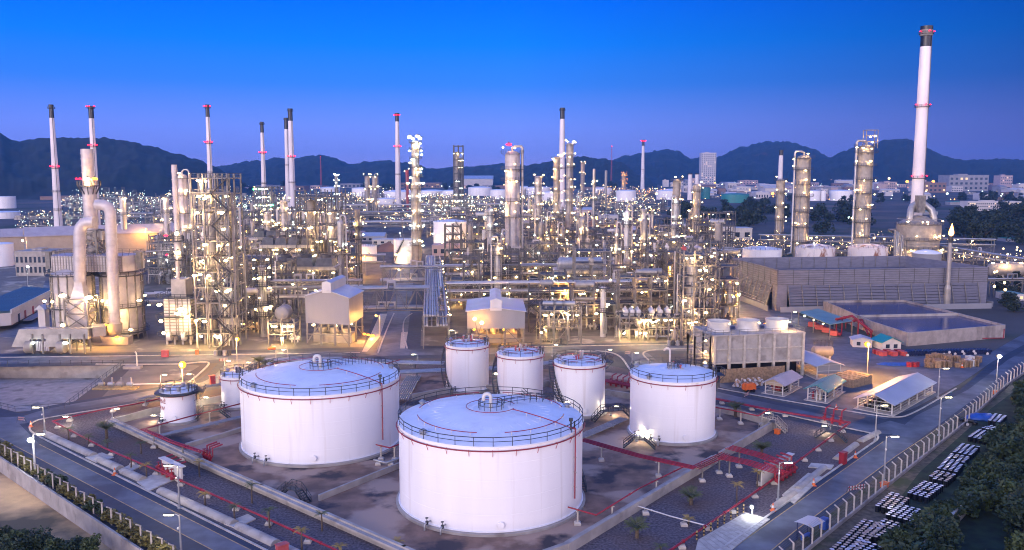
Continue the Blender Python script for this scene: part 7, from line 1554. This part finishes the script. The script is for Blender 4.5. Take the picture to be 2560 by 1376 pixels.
for ri, (py, dep) in enumerate(rows):
    px = (372 if py > 640 else 330) + rnd.uniform(0, 20); end = 1775 if py > 640 else (1760 if py > 600 else 1440)
    while px < end:
        b = G(px, py); mpp = MPP((b.x, b.y, 6)); W_ = rnd.uniform(8, 15) * (1 + .04 * ri); wp = W_ / mpp; cx_ = px + wp / 2
        hit = [h for h in HERO if h[0] < cx_ + wp / 2 and h[1] > cx_ - wp / 2 and h[2] <= py <= h[3]]
        if hit: px = max(px + 12, max(h[1] for h in hit) + 4) if all(h[1] > px for h in hit) else px + 15; continue
        pyb = py + rnd.uniform(-5, 5); b = G(cx_, pyb); k = rnd.random(); far = py < 660; nun += 1
        if k < .74:
            nl = rnd.choice([3, 3, 4, 4, 5, 5]); lh = rnd.uniform(3., 4.2); H = nl * lh; vi = rnd.randrange(7); mt = K('white', 'alu', 'beige', 'alu', 'alu2')
            desc = NUM[nl] + '-level steel frame with ' + VD[vi]; t = thing('steel_frame', auto_label(desc, cx_, pyb - H / mpp / 2), 'steel frame', b, rnd.uniform(-.06, .06)); zs = [lh * (i + 1) for i in range(nl)]; nx = max(2, int(W_ / 4.5))
            xs, ys = frame_unit(t, W_, dep, zs, nx, 1 if far else 2, K('steel2', 'steel', 'steel', 'steel2'), .6, .35, rnd.uniform(-.3, .3) * W_ if rnd.random() < .25 else None, .32 if not far else .4, .8)
            nv = 2 if vi in (1, 4) else 3
            for i in range(nv):
                x = rnd.uniform(-.42, .42) * W_; y = rnd.uniform(-.4, .3) * dep; z = rnd.choice([0] + zs)
                if vi in (0, 3, 5, 6): hdrum(t, x * .5, y, z, rnd.uniform(.6, 1.2), rnd.uniform(3, 6), {0: 'white', 3: 'alu', 5: 'white', 6: 'alu2'}[vi], K(0, 0, PI / 2))
                else: vdrum(t, x, y, z, rnd.uniform(.7, 1.4), rnd.uniform(4, 8), {1: 'alu', 2: 'beige', 4: 'alu2'}[vi])
            pipes(t, W_, dep, [0] + zs, 5 if not far else 3)
            clutter(t, W_, dep, 0, 3 if not far else 1); clutter(t, W_, dep, rnd.choice(zs), 2 if not far else 1)
            nlmp = rnd.randrange(6, 11) if not far else rnd.randrange(6, 10)
            for i in range(nlmp): z = rnd.choice(zs); lamp(t, (rnd.uniform(-.5, .5) * W_, rnd.choice([-dep / 2 - .4, -dep / 2 - .4, rnd.uniform(-.4, .4) * dep]), z - rnd.uniform(.4, 1.1)), rnd.choice(WM), rnd.choice((.15, .2, .26, .34)) if not far else rnd.choice((.24, .32, .42)))
        elif k < .85:
            fan_cooler(auto_label(K('grey', 'silver', 'pale') + ' fan cooler bank on a braced frame', cx_, pyb - 60), cx_, pyb, pyb - rnd.uniform(7, 11) / mpp, wp * .9, dep * .7, K(2, 3), hoods=rnd.random() < .6)
        else:
            H = rnd.uniform(14, 30); t, R, H = column_tower(auto_label(K('silver', 'beige', 'white', 'grey') + ' slim process column with dark galleries', cx_, pyb - H / mpp), (cx_, pyb), 0, rnd.uniform(.9, 1.5) / mpp, tuple(rnd.uniform(.3, .95) for _ in range(3)), K('alu', 'beige', 'white', 'alu2'), 'warm', 2, lr=.34 if not far else .42, loc=b, H=H, over=K(None, 1, -1))
            W_ = 5.; wp = W_ / mpp
        px += wp + rnd.uniform(.2, 1.2) / mpp
for i in range(34):
    px, py = rnd.uniform(390, 1760), rnd.uniform(590, 800)
    if any(h[0] - 8 < px < h[1] + 8 and h[2] <= py <= h[3] for h in HERO): continue
    b = G(px, py); H = rnd.uniform(16, 34); mpp = MPP((b.x, b.y, 6)); column_tower(auto_label(K('silver', 'beige', 'white', 'grey') + ' thin process column with lamp galleries', px, py - H / mpp), (px, py), 0, rnd.uniform(.7, 1.3) / mpp, tuple(rnd.uniform(.3, .98) for _ in range(3)), K('alu', 'beige', 'white', 'alu2'), WM, 2, lr=.3, loc=b, H=H, over=K(None, 1, -1))
print('infill units', nun, 'lamps', NL[0])

for i in range(30):
    px, py = rnd.uniform(390, 1750), rnd.uniform(600, 815)
    if any(h[0] - 25 < px < h[1] + 25 and h[2] <= py <= h[3] for h in HERO): continue
    b = G(px, py); nl = K(4, 5, 6); lh = rnd.uniform(3.2, 4.); W_ = rnd.uniform(5, 9); mpp = MPP((b.x, b.y, 9)); t = thing('steel_frame', auto_label(NUM[nl] + '-level bare dark frame', px, py - nl * lh / mpp / 2), 'steel frame', b); zs = [lh * (k + 1) for k in range(nl)]
    frame_unit(t, W_, W_ * .8, zs, 2, 1, 'steel', .7, .6, 0 if i % 2 else None, .42); pipes(t, W_, W_ * .8, [0] + zs, 3)
    for k in range(4): lamp(t, (rnd.uniform(-.5, .5) * W_, -W_ * .4 - .4, rnd.choice(zs) - .8), rnd.choice(WM), rnd.choice((.18, .26)))
# ================================================================ storage tanks, sheds and houses beyond the process area
def simple_tank(label, xl, xr, yf, yt, mt='tank', rise=.05, group=None, stair=None, rail_=False, roofm=None, name='storage_tank'):
    c, R, H = fit_tank(xl, xr, yf, yt); t = thing(name, label, 'tank', c, 0, group); mb = MB(); prof = [(R, 0)]
    for i in range(1, 4): z = H * i / 4; prof += [(R, z - .1), (R + .08, z), (R, z + .1)]
    prof += [(R, H)]; mb.lathe(prof, 40); part('shell', mb, M[mt], t); mb = MB(); rh = 2 * R * rise
    mb.lathe([(R + .2, H - .1), (R + .2, H + .05), (R * .75, H + rh * .55), (R * .35, H + rh * .93), (.01, H + rh)], 40); part('roof', mb, M[roofm or ('roof' if mt == 'tank' else mt)], t)
    if rail_ or stair: mb = MB(); rail(mb, arc(R, H, 0, 2 * PI, 26)[:-1], 1.2, .12, 99, True, True); part('railing', mb, M['steel'], t)
    if stair: mb = MB(); spiral_stair(mb, R, H, *stair, w=1.3); part('staircase', mb, M['dark'], t)
    return t, c, R, H
t, c, R, H = simple_tank('large white floodlit tank with diagonal stair at its edge', 1084, 1168, 622, 556, stair=(-.15, -1.2))
for a in (-2.3, -1.7, -1.1, -.7): lamp(t, ((R + 14) * cos(a), (R + 14) * sin(a), 5), 'warm', .8, True)
t, c, R, H = simple_tank('white tank with lower ring stair, between lamp-crowned column and workshops', 985, 1034, 660, 600, stair=(-2.6, -1.4)); lamp(t, (-R * .5, -R - 5, 5), 'warm', .6, True); lamp(t, (R * .6, -R - 5, 6), 'warm', .6, True)
t, c, R, H = simple_tank('yellow-lit squat tank under the orange flood', 890, 942, 655, 617, rail_=True); lamp(t, (-4, -R - 3, 3), 'sodium', .9); lamp(t, (3, -R - 4, 4), 'sodium', .7)
simple_tank('white-domed tank nearest the corner stair frame behind cooling tower', 1857, 1952, 655, 626, rail_=True)
t, c, R, H = simple_tank('rust-streaked domed tank behind the cooling tower, star-white lamp above', 1990, 2085, 655, 623, 'tank_old', rise=.09, rail_=True)
simple_tank('larger rust-stained domed tank below the taller grey column', 2122, 2216, 655, 622, 'tank_old', rise=.09, rail_=True)
simple_tank('grey tank with shallow pale cone roof beside the flare', 2284, 2350, 662, 636, 'bld_g', rise=.13, roofm='roof')
simple_tank('white tank cut by the left picture edge', -28, 32, 668, 612)
simple_tank('white tank hidden behind the corner stair frame', 1748, 1800, 692, 628, rise=.1)
simple_tank('white box-like far tank at the left picture edge', -10, 38, 522, 492, rise=.01); simple_tank('lower white far tank at the left picture edge', -30, 46, 548, 532, rise=.03)
FT = [(960, 1040, 502, 480), (1050, 1110, 492, 478), (1105, 1160, 500, 478), (1170, 1230, 490, 470), (1225, 1270, 500, 476), (1315, 1375, 495, 470), (1350, 1400, 505, 482), (1480, 1530, 490, 472), (1540, 1590, 505, 478), (1640, 1700, 500, 478), (880, 935, 495, 472), (940, 990, 525, 498), (800, 850, 480, 470), (1280, 1330, 482, 468)]
for i, f in enumerate(FT): simple_tank('white far storage tank in the cluster below the middle hills', *f, group='far white tank farm')
for i, (xl, xr) in enumerate([(2016, 2050), (2052, 2064), (2074, 2130), (2134, 2142)]): simple_tank('white city-edge tank with sloped braces between the two grey columns', xl, xr, 503, 478, group='city-edge tanks')
for i in range(6): simple_tank('small grey silo in the row above the city-edge tanks', 2018 + i * 10, 2026 + i * 10, 482, 468, 'bld_g', group='row of far silos')
simple_tank('long teal tank beyond the dark tree line', 1803, 1872, 508, 487, 'tank_teal', rise=.04); simple_tank('teal city tank behind the squat white stacks', 1752, 1775, 498, 470, 'tank_teal', rise=.04)
simple_tank('tiny white dome tank beside lit plant', 1660, 1690, 490, 474)
b = G(2540, 700); t = thing('horizontal_tank', 'long beige horizontal vessel at the right edge beyond the curving rack', 'tank', b); mb = MB(); mb.hdrum((0, 0, 4.4), 2.8, 22, 18); part('shell', mb, M['beige'], t)
for x in (-7, 7): part('saddle', MB().box((x, 0, 1.2), (.8, 4, 2.4)), M['conc_plain'], t)
for i in range(5): lamp(t, (-12 + i * 6, -3, 7.5), 'warm', .4)
def block(name, label, xl, xr, yb, yt, depth, m, rows=0, cols=0, cat='building', roof=None, group=None, lit=.06, gable=0, winm='glass', rz=0., wfrac=(.5, .42)):
    b = G((xl + xr) / 2, yb); H = HZ(b, yt); W_ = (xr - xl) * MPP((b.x, b.y, H / 2)); t = thing(name, label, cat, b, rz, group); mb = MB(); mb.slab(-W_ / 2, W_ / 2, 0, depth, 0, H)
    if gable: mb.add([(-W_ / 2, 0, H), (-W_ / 2, depth, H), (-W_ / 2, depth / 2, H + gable), (W_ / 2, 0, H), (W_ / 2, depth, H), (W_ / 2, depth / 2, H + gable)], [(0, 1, 2), (3, 4, 5)])
    part('wall', mb, M[m], t); mb = MB(); o = min(1.2, W_ * .03)
    if gable:
        for s in (0, 1): y0 = -o if s == 0 else depth + o; mb.add([(-W_ / 2 - o, y0, H - .1), (W_ / 2 + o, y0, H - .1), (W_ / 2 + o, depth / 2, H + gable + .1), (-W_ / 2 - o, depth / 2, H + gable + .1), (-W_ / 2 - o, y0, H + .25), (W_ / 2 + o, y0, H + .25), (W_ / 2 + o, depth / 2, H + gable + .4), (-W_ / 2 - o, depth / 2, H + gable + .4)], [(0, 1, 2, 3), (4, 5, 6, 7), (0, 1, 5, 4), (1, 2, 6, 5), (3, 0, 4, 7)])
    else: mb.slab(-W_ / 2 - o * .3, W_ / 2 + o * .3, -o * .3, depth + o * .3, H, H + min(1.2, H * .06)); mb.slab(-W_ * .2, W_ * .05, depth * .3, depth * .7, H + .05, H + min(4, H * .14))
    part('roof', mb, M[roof or m], t)
    if rows:
        a = MB(); c = MB()
        for i in range(rows):
            for j in range(cols):
                x = -W_ / 2 + W_ * (j + .5) / cols; z = H * (i + .6) / (rows + .3); q = c if rnd.random() < lit else a; w, h = W_ / cols * wfrac[0] / 2, H / rows * wfrac[1] / 2; q.slab(x - w, x + w, -.12, .02, z - h, z + h)
        if a.v: part('window_grid', a, M[winm], t)['kind'] = 'stuff'
        if c.v: part('lit_window', c, M['L_win'], t)['kind'] = 'stuff'
    return t
# left: blue-roofed long building, tan warehouses, concrete block
b0, b1 = G(-40, 842), G(36, 838); t = thing('long_building', 'long low white building with blue-grey flat roof beside the plant road', 'building', b1)
z = HZ(b1, 788); a0, a1, a2, a3 = G(-120, 790, z), G(26, 777, z), G(137, 722, z), G(60, 716, z); mb = MB(); mb.prism([(p.x, p.y) for p in (a0, a1, a2, a3)], z * .25, z - .6); wpart('wall', mb, M['bld_w'], t); mb = MB(); mb.prism([(p.x, p.y) for p in (a0, a1, a2, a3)], z - .6 + .003, z); wpart('roof', mb, M['blue_roof'], t); mb = MB(); d = a2 - a1; d.z = 0; n = Vector((d.y, -d.x, 0)).normalized()
mb.bar(Vector((a1.x, a1.y, z - .3)) + n * .15, Vector((a2.x, a2.y, z - .3)) + n * .15, .3, 1.3); wpart('fascia', mb, M['white'], t)
for u in (.15, .28, .45, .7, .85):
    q = a1 + d * u + n * .06; mb = MB(); mb.box((q.x, q.y, z * .42), (1.6, .1, z * .45), math.atan2(d.y, d.x)); wpart('door', mb, M['red' if u in (.28, .45) else 'glass'], t)
mb = MB(); q0, q1 = a1 + d * .2 + n * 1.6, a1 + d * .8 + n * 1.6; mb.bar((q0.x, q0.y, z * .2), (q1.x, q1.y, z * .2), 2.6, .25); wpart('loading_step', mb, M['bld_g'], t)
def warehouse(label, px, py, wpx, eave, apex, depth, rz, wm, rm):
    b = G(px, py); W_ = wpx * MPP(b); ze = HZ(b, eave); za = HZ(b, apex); t = thing('warehouse', label, 'warehouse', b, rz); mb = MB(); mb.slab(-W_ / 2, W_ / 2, 0, depth, 0, ze)
    for y in (0, depth): mb.add([(-W_ / 2, y, ze), (W_ / 2, y, ze), (0, y, za)], [(0, 1, 2)])
    part('wall', mb, M[wm], t); mb = MB()
    for s in (-1, 1): mb.add([(s * (W_ / 2 + .8), -.8, ze - .2), (s * (W_ / 2 + .8), depth + .8, ze - .2), (0, depth + .8, za + .1), (0, -.8, za + .1), (s * (W_ / 2 + .8), -.8, ze + .2), (s * (W_ / 2 + .8), depth + .8, ze + .2), (0, depth + .8, za + .5), (0, -.8, za + .5)], [(0, 1, 2, 3), (4, 5, 6, 7), (0, 1, 5, 4), (3, 0, 4, 7), (1, 2, 6, 5)])
    part('roof', mb, M[rm], t)
    for i in range(3): lamp(t, (-W_ / 2 + W_ * (i + .5) / 3, -1.5, ze * .8), 'warm', .4)
    return t
warehouse('tan gabled warehouse with lamp-lit gable end, behind round heaters', 68, 650, 64, 590, 571, 90, -1.02, 'tan_wall', 'tan_roof'); warehouse('second tan warehouse at the left picture edge', 0, 640, 46, 592, 575, 60, -1.02, 'tan_wall', 'tan_roof')
block('concrete_building', 'plain concrete block with round tanks on its roof, left of round heaters', 40, 140, 690, 632, 14, 'conc_lt', 2, 9, wfrac=(.5, .5)); simple_tank('grey round tank on the concrete block roof line', 64, 110, 640, 612, 'bld_g', rise=.02); simple_tank('second grey round tank on the concrete block roof line', 114, 160, 636, 606, 'bld_g', rise=.02)
# workshops and yards in the middle
for i, (xl, xr, yb, yt, lb) in enumerate([(580, 640, 622, 598, 'pale workshop roof behind the tall stair frame'), (640, 760, 608, 592, 'long pale workshop between slim columns'), (855, 905, 600, 582, 'white workshop box with a dark door, by the far road'), (905, 960, 604, 592, 'low lavender-roofed workshop in the fenced yard'), (930, 1000, 612, 600, 'row of white cabins inside the fenced yard'), (1435, 1480, 545, 525, 'beige box building behind thin vent column'), (1500, 1545, 560, 540, 'white office cube beside the white flood'), (1580, 1600, 602, 576, 'slim white house on the red soil lot'), (1080, 1150, 640, 615, 'grey compressor roof in front of the large floodlit tank'), (1240, 1310, 612, 590, 'white low building behind the silver column'), (1780, 1880, 600, 572, 'long grey lit shed beside the fat grey vessel')]):
    block('workshop', lb, xl, xr, yb, yt, 14, ['bld_w', 'white', 'bld_p'][i % 3], 1, 4, gable=2. if i % 2 else 0, roof='lav_roof' if i % 2 else None)
block('hangar', 'broad pale hangar roof in front of the middle hills', 1150, 1232, 466, 448, 120, 'bld_w', gable=12, roof='lav_roof')
def heap(label, px, py, top, wpx):
    b = G(px, py); H = HZ(b, top); W_ = wpx * MPP(b) / 2; mb = MB(); n = 22; vs = []
    for i in range(n + 1):
        for j in range(n + 1):
            x, y = -1 + 2 * i / n, -1 + 2 * j / n; r = math.hypot(x, y); vs.append((x * W_, y * W_ * .8, max(-.3, H * max(0, 1 - r) ** .8 * (1 + .5 * noise.fractal(Vector((x * 2, y * 2, px)), 1, 2, 4)))))
    mb.add(vs, [(i * (n + 1) + j, (i + 1) * (n + 1) + j, (i + 1) * (n + 1) + j + 1, i * (n + 1) + j + 1) for i in range(n) for j in range(n)], True); tag(part('soil_heap', mb, M['soil'], None, b), label, 'soil heap')
heap('broad red soil heap lit by the orange flood', 1490, 580, 553, 90); heap('second red soil heap behind the white flood', 1555, 575, 552, 80); heap('brown soil mound by the fenced yard', 968, 628, 606, 70)
# city
CITY = [(1752, 1789, 462, 383, 40, 'bld_w', 16, 7, 'grey slab tower block standing alone before the hills'), (2306, 2366, 455, 399, 50, 'bld_w', 9, 10, 'white hotel slab with slanted roof line behind the huge chimney'), (2366, 2404, 450, 410, 50, 'bld_w', 8, 10, 'white hotel wing with square window grid'), (2372, 2470, 478, 439, 60, 'bld_g', 3, 8, 'broad grey-blue hall with a dark square opening'), (2250, 2278, 440, 421, 30, 'bld_w', 3, 5, 'white block left of the huge chimney'), (2418, 2452, 440, 424, 40, 'bld_p', 3, 6, 'pinkish block on the hill foot'), (2448, 2482, 442, 421, 40, 'bld_w', 4, 7, 'pale flats on the hill foot'), (2500, 2530, 470, 440, 40, 'bld_p', 4, 6, 'stepped pink building at the hill foot'), (2110, 2180, 458, 435, 60, 'bld_w', 3, 8, 'long pale institute between the grey columns'), (2040, 2078, 446, 439, 60, 'bld_w', 1, 8, 'long low white shed by the city'), (2180, 2250, 446, 436, 50, 'bld_w', 2, 9, 'long white block at hill foot'), (2210, 2242, 475, 456, 40, 'bld_p', 3, 7, 'pinkish school with white bands'), (2300, 2365, 482, 458, 40, 'bld_b', 2, 6, 'dark brown block behind huge chimney'), (2418, 2552, 528, 505, 18, 'bld_w', 3, 26, 'long white three-storey row with many windows beside dark trees'), (2500, 2640, 478, 464, 60, 'bld_p', 1, 10, 'long pink market roof at the far right'), (1850, 1895, 462, 452, 40, 'bld_p', 2, 6, 'orange-lit city block right of the tower block'), (1900, 1945, 475, 462, 40, 'bld_w', 2, 6, 'white city block with terrace'), (1820, 1850, 470, 458, 40, 'bld_w', 2, 6, 'small white city block behind the teal tank'), (1690, 1740, 470, 458, 40, 'bld_g', 2, 6, 'grey depot beside the slab tower block'), (1000, 1100, 470, 458, 70, 'bld_b', 1, 8, 'long reddish shed below the middle hills'), (700, 760, 478, 466, 60, 'bld_b', 1, 6, 'brown shed row behind twin chimneys'), (640, 700, 474, 464, 60, 'bld_g', 1, 6, 'grey shed row below the left hill end'), (850, 900, 470, 460, 60, 'bld_g', 1, 5, 'grey block below the middle ridge'), (560, 640, 480, 470, 60, 'bld_p', 1, 6, 'pinkish low sheds at foot of the big hill'), (100, 210, 500, 492, 60, 'bld_b', 0, 0, 'long red-brown bank shed at the foot of the big hill'), (1280, 1340, 466, 457, 60, 'bld_g', 1, 5, 'low grey shed behind the silver column')]
for xl, xr, yb, yt, d, m, r, c, lb in CITY: block('city_building', lb, xl, xr, yb, yt, d, m, r, c, lit=.12, group='town below the hills')
for i in range(140):
    x = rnd.uniform(1660, 2640); y = rnd.uniform(452, 502); w = rnd.uniform(12, 46); h = rnd.uniform(5, 17); k = rnd.choice((0, 0, 0, 1, 1, 2, 3))
    gb = K(0, 0, 3); lb = ('wide ' if w > 29 else 'narrow ') + ('pale ', 'pinkish ', 'grey ', 'brown ')[k] + ('pitched-roofed' if gb else 'flat-roofed') + ' town building ' + near(G(x, y), TOWN)
    block('town_house', lb, x - w / 2, x + w / 2, y, y - h, rnd.uniform(12, 40), ('bld_w', 'bld_p', 'bld_g', 'bld_b')[k], K(0, 1, 2), 5, group='group of ' + lb, gable=gb, lit=.15)
for i in range(26): x = rnd.uniform(560, 1650); y = rnd.uniform(466, 480); w = rnd.uniform(14, 44); block('town_house', 'low far building between the chimneys below the middle hills', x - w / 2, x + w / 2, y, y - rnd.uniform(4, 9), 30, K('bld_w', 'bld_p', 'bld_g', 'bld_b'), K(0, 1), 5, group='far buildings below middle hills', lit=.15)
for x, y, lb in [(2400, 508, 'teal roofed pavilion in front of the white row'), (2320, 532, 'flat teal roof beside huge chimney base'), (2470, 560, 'teal shelter roof among the dark trees'), (2540, 600, 'pale green roof at the right edge below the trees'), (1690, 520, 'teal flat roof by the dark tree line')]: block('pavilion', lb, x - 25, x + 25, y + 5, y - 3, 14, 'bld_g', 0, 0, roof='tank_teal')
block('site_office', 'small lit cabin with pale green roof in the far fields', 2520, 2560, 752, 736, 8, 'bld_w', 1, 3, roof='green_roof', lit=.8)
# dark trees beyond the plant
def grove(label, poly, n, mind, s0, s1, group):
    for q in scatter(poly, n, mind): v = rnd.randrange(3); w_ = ('broad ', 'tall ', 'low wide ')[v] + label + ' ' + near(q, TOWN); tree(w_, q, rnd.uniform(s0, s1), v, group + ' ' + w_, True)
grove('dark belt tree', [(1620, 560), (1700, 530), (1900, 528), (2130, 535), (2200, 560), (2130, 590), (1900, 580), (1720, 590)], 46, 9, .9, 1.7, 'tree belt by the columns')
grove('big dark grove tree', [(2345, 570), (2420, 545), (2600, 540), (2700, 590), (2640, 612), (2400, 618)], 52, 8, 1., 1.8, 'grove by the huge chimney')
grove('dark lone tree', [(1640, 508), (2600, 492), (2650, 540), (2100, 528), (1640, 530)], 28, 14, .9, 1.6, 'trees before the town')
grove('dark far tree', [(600, 476), (1500, 472), (1650, 480), (1650, 486), (600, 486)], 22, 40, 1.3, 2.6, 'far trees below the hills')
grove('dark shrubby flare-field tree', [(2470, 720), (2560, 700), (2600, 790), (2520, 800)], 9, 6, .35, .6, 'shrubs beside the flare field')
# amber plant, far units and lights
def far_unit(label, px, py, n, hpx, wpx, kinds, group, tall=2):
    b = G(px, py); s = MPP(b); W_ = wpx * s; t = thing('far_plant', label, 'plant unit', b, 0, group); mb = MB(); vb = MB()
    for i in range(n):
        x = rnd.uniform(-W_ / 2, W_ / 2); y = rnd.uniform(0, W_ * .8); h = rnd.uniform(.3, 1.) * hpx * s; w = rnd.uniform(2, 6) * s
        if rnd.random() < .45:
            for dx in (-w, 0, w):
                for yy in (y, y + w): mb.bar((x + dx, yy, 0), (x + dx, yy, h), s * .5)
            for k in range(1, 5): mb.bar((x - w, y, h * k / 4), (x + w, y, h * k / 4), s * .5); mb.bar((x - w, y + w, h * k / 4), (x + w, y + w, h * k / 4), s * .5)
        elif rnd.random() < .6: vb.cyl((x, y, 0), w * .35, h, 8)
        else: vb.box((x, y, h * .25), (w * 2.5, w * 2, h * .5))
    for k in range(5): z = rnd.uniform(.1, .5) * hpx * s; vb.tube([(-W_ / 2, rnd.uniform(-3, W_ * .5), z), (W_ / 2, rnd.uniform(-3, W_ * .5), z)], s * .8, 5)
    part('frame', mb, M['steel'], t)['kind'] = 'stuff'; part('vessels', vb, M['alu2'], t)['kind'] = 'stuff'
    for kind in set(kinds):
        lb = MB()
        for i in range(int(n * 2.6 * kinds.count(kind) / len(kinds))):
            x = rnd.uniform(-W_ / 2, W_ / 2); y = rnd.uniform(-3, W_ * .6); z = (rnd.random() ** 1.6) * hpx * s * .9 + 1.5; r = s * rnd.choice((.45, .6, .8, 1.15)); lb.lathe([(.01, -r), (r, 0), (.01, r)], 5, (x, y, z))
        part('lamp_cluster', lb, M[kind], t)['kind'] = 'stuff'
    return t
fu = [(px, py) for py, st in ((566, 70), (552, 64), (540, 62), (528, 60), (518, 56), (509, 54), (501, 54)) for px in range(190 if py < 530 else 330, 1640, st)]
for i, (px, py) in enumerate(fu):
    h_ = rnd.choice((14, 18, 24, 34, 46)); lb = ('low ' if h_ < 20 else 'mid-height ' if h_ < 40 else 'tall ') + ('nearer' if py > 535 else 'far' if py > 512 else 'farthest') + ' lamp-dotted process unit ' + near(G(px, 520), FAR); far_unit(lb, px + rnd.uniform(-20, 20), py + rnd.uniform(-3, 3), 11, h_ * (1 if py > 520 else .75), 60, ['L_far', 'L_far', 'L_farw'] if px > 700 else ['L_far', 'L_farw', 'L_farw'], 'group of ' + lb)
for i in range(7): far_unit('amber-lit far process unit under the far white chimney', 1500 + i * 28, 492 - (i % 2) * 6, 12, 20, 34, ['L_far', 'L_fars'], 'amber far plant')
for i in range(16): px = 60 + (i % 8) * 34; py = 575 - (i // 8) * 25; far_unit('lamp-dotted far unit among blue-grey pipes behind tan warehouses', px, py, 9, 22, 40, ['L_far', 'L_farw'], 'far units behind warehouses')
for i in range(22): px = 1800 + (i % 11) * 52; py = 640 - (i // 11) * 18; far_unit('low lamp-dotted process unit behind the flat cooling tower', px + rnd.uniform(-15, 15), py, 9, rnd.choice((20, 30, 42)), 50, ['L_far'], 'units behind the cooling tower')
for i in range(12): px = 2400 + (i % 6) * 40; py = 690 - (i // 6) * 36; far_unit('low lamp-dotted pump unit in the fields right of the flare', px, py, 6, 14, 40, ['L_far'], 'pump units right of the flare')
def street_light_mesh(h, r, k):
    mb = MB(); mb.tube([(0, 0, 0), (0, 0, h), (0, -1.2, h + .3)], .12, 5); mb.m = 1; mb.lathe([(.01, -r), (r * .8, -r * .6), (r, 0), (r * .8, r * .6), (.01, r)], 7, (0, -1.4, h)); return mb.mesh('street_lamp', [M['steel'], M[k]])
SL = [(street_light_mesh(9, 1.1, 'L_far'), 'warm'), (street_light_mesh(9, 1.1, 'L_farw'), 'bluish white'), (street_light_mesh(9, 1.4, 'L_fars'), 'orange')]
for i in range(230):
    x = rnd.uniform(1640, 2640); y = 452 + 55 * rnd.random() ** 1.3
    if i > 185: x, y = rnd.uniform(560, 1640), rnd.uniform(470, 488)
    k = rnd.choice((0, 0, 1, 1, 1, 2)); m, nm = SL[k]; q = G(x, y); o = part('street_lamp', m, None, None, q); s = max(.5, MPP(q) * 1.1) * rnd.choice((.6, .8, 1., 1.5)); o.scale = (s, s, max(.5, s * .7)); w_ = near(q, TOWN if x > 1640 else FAR); tag(o, nm + ' far street lamp glowing ' + w_, 'street lamp', 'far street lamps ' + nm + ' ' + w_)
for i, (x, y, k) in enumerate([(2265, 470, 2), (2330, 470, 2), (2400, 460, 2), (2365, 500, 1), (1930, 500, 2), (2220, 462, 0), (2460, 565, 2), (1860, 555, 2), (1640, 500, 0), (2120, 560, 1)]):
    q = G(x, y + 8); o = part('street_lamp', SL[k][0], None, None, q); s = MPP(q) * 2.6; o.scale = (s, s, s); tag(o, 'brightest ' + SL[k][1] + ' roadside lamp ' + ['left of huge chimney', 'right of huge chimney', 'on the grey-blue hall', 'below the hotel', 'by the teal tank', 'before the pale institute', 'in the dark grove', 'on the dark tree belt', 'by the amber plant', 'between the grey columns'][i], 'street lamp')
for i in range(36):
    x = rnd.uniform(2340, 2640); y = rnd.uniform(610, 760)
    if x < 2480 and y > 660: continue
    q = G(x, y); o = part('street_lamp', SL[0][0], None, None, q); s = .42; o.scale = (s, s, s * 1.2); tag(o, 'warm field lamp among the pipes right of the flare', 'street lamp', 'field lamps right of the flare')
# ================================================================ air
hz = MB(); hz.slab(-7000, 7000, -300, 7600, -8, 245); ho = part('haze', hz, None); ho['kind'] = 'stuff'
hm = bpy.data.materials.new('haze_air'); hm.use_nodes = True; nt = hm.node_tree; nt.nodes.remove(nt.nodes['Principled BSDF']); pv = nt.nodes.new('ShaderNodeVolumePrincipled'); pv.inputs['Density'].default_value = .00008; pv.inputs['Color'].default_value = (.1, .4, 1., 1); pv.inputs['Anisotropy'].default_value = .1
nt.links.new(pv.outputs[0], nt.nodes['Material Output'].inputs['Volume']); ho.data.materials.clear(); ho.data.materials.append(hm)
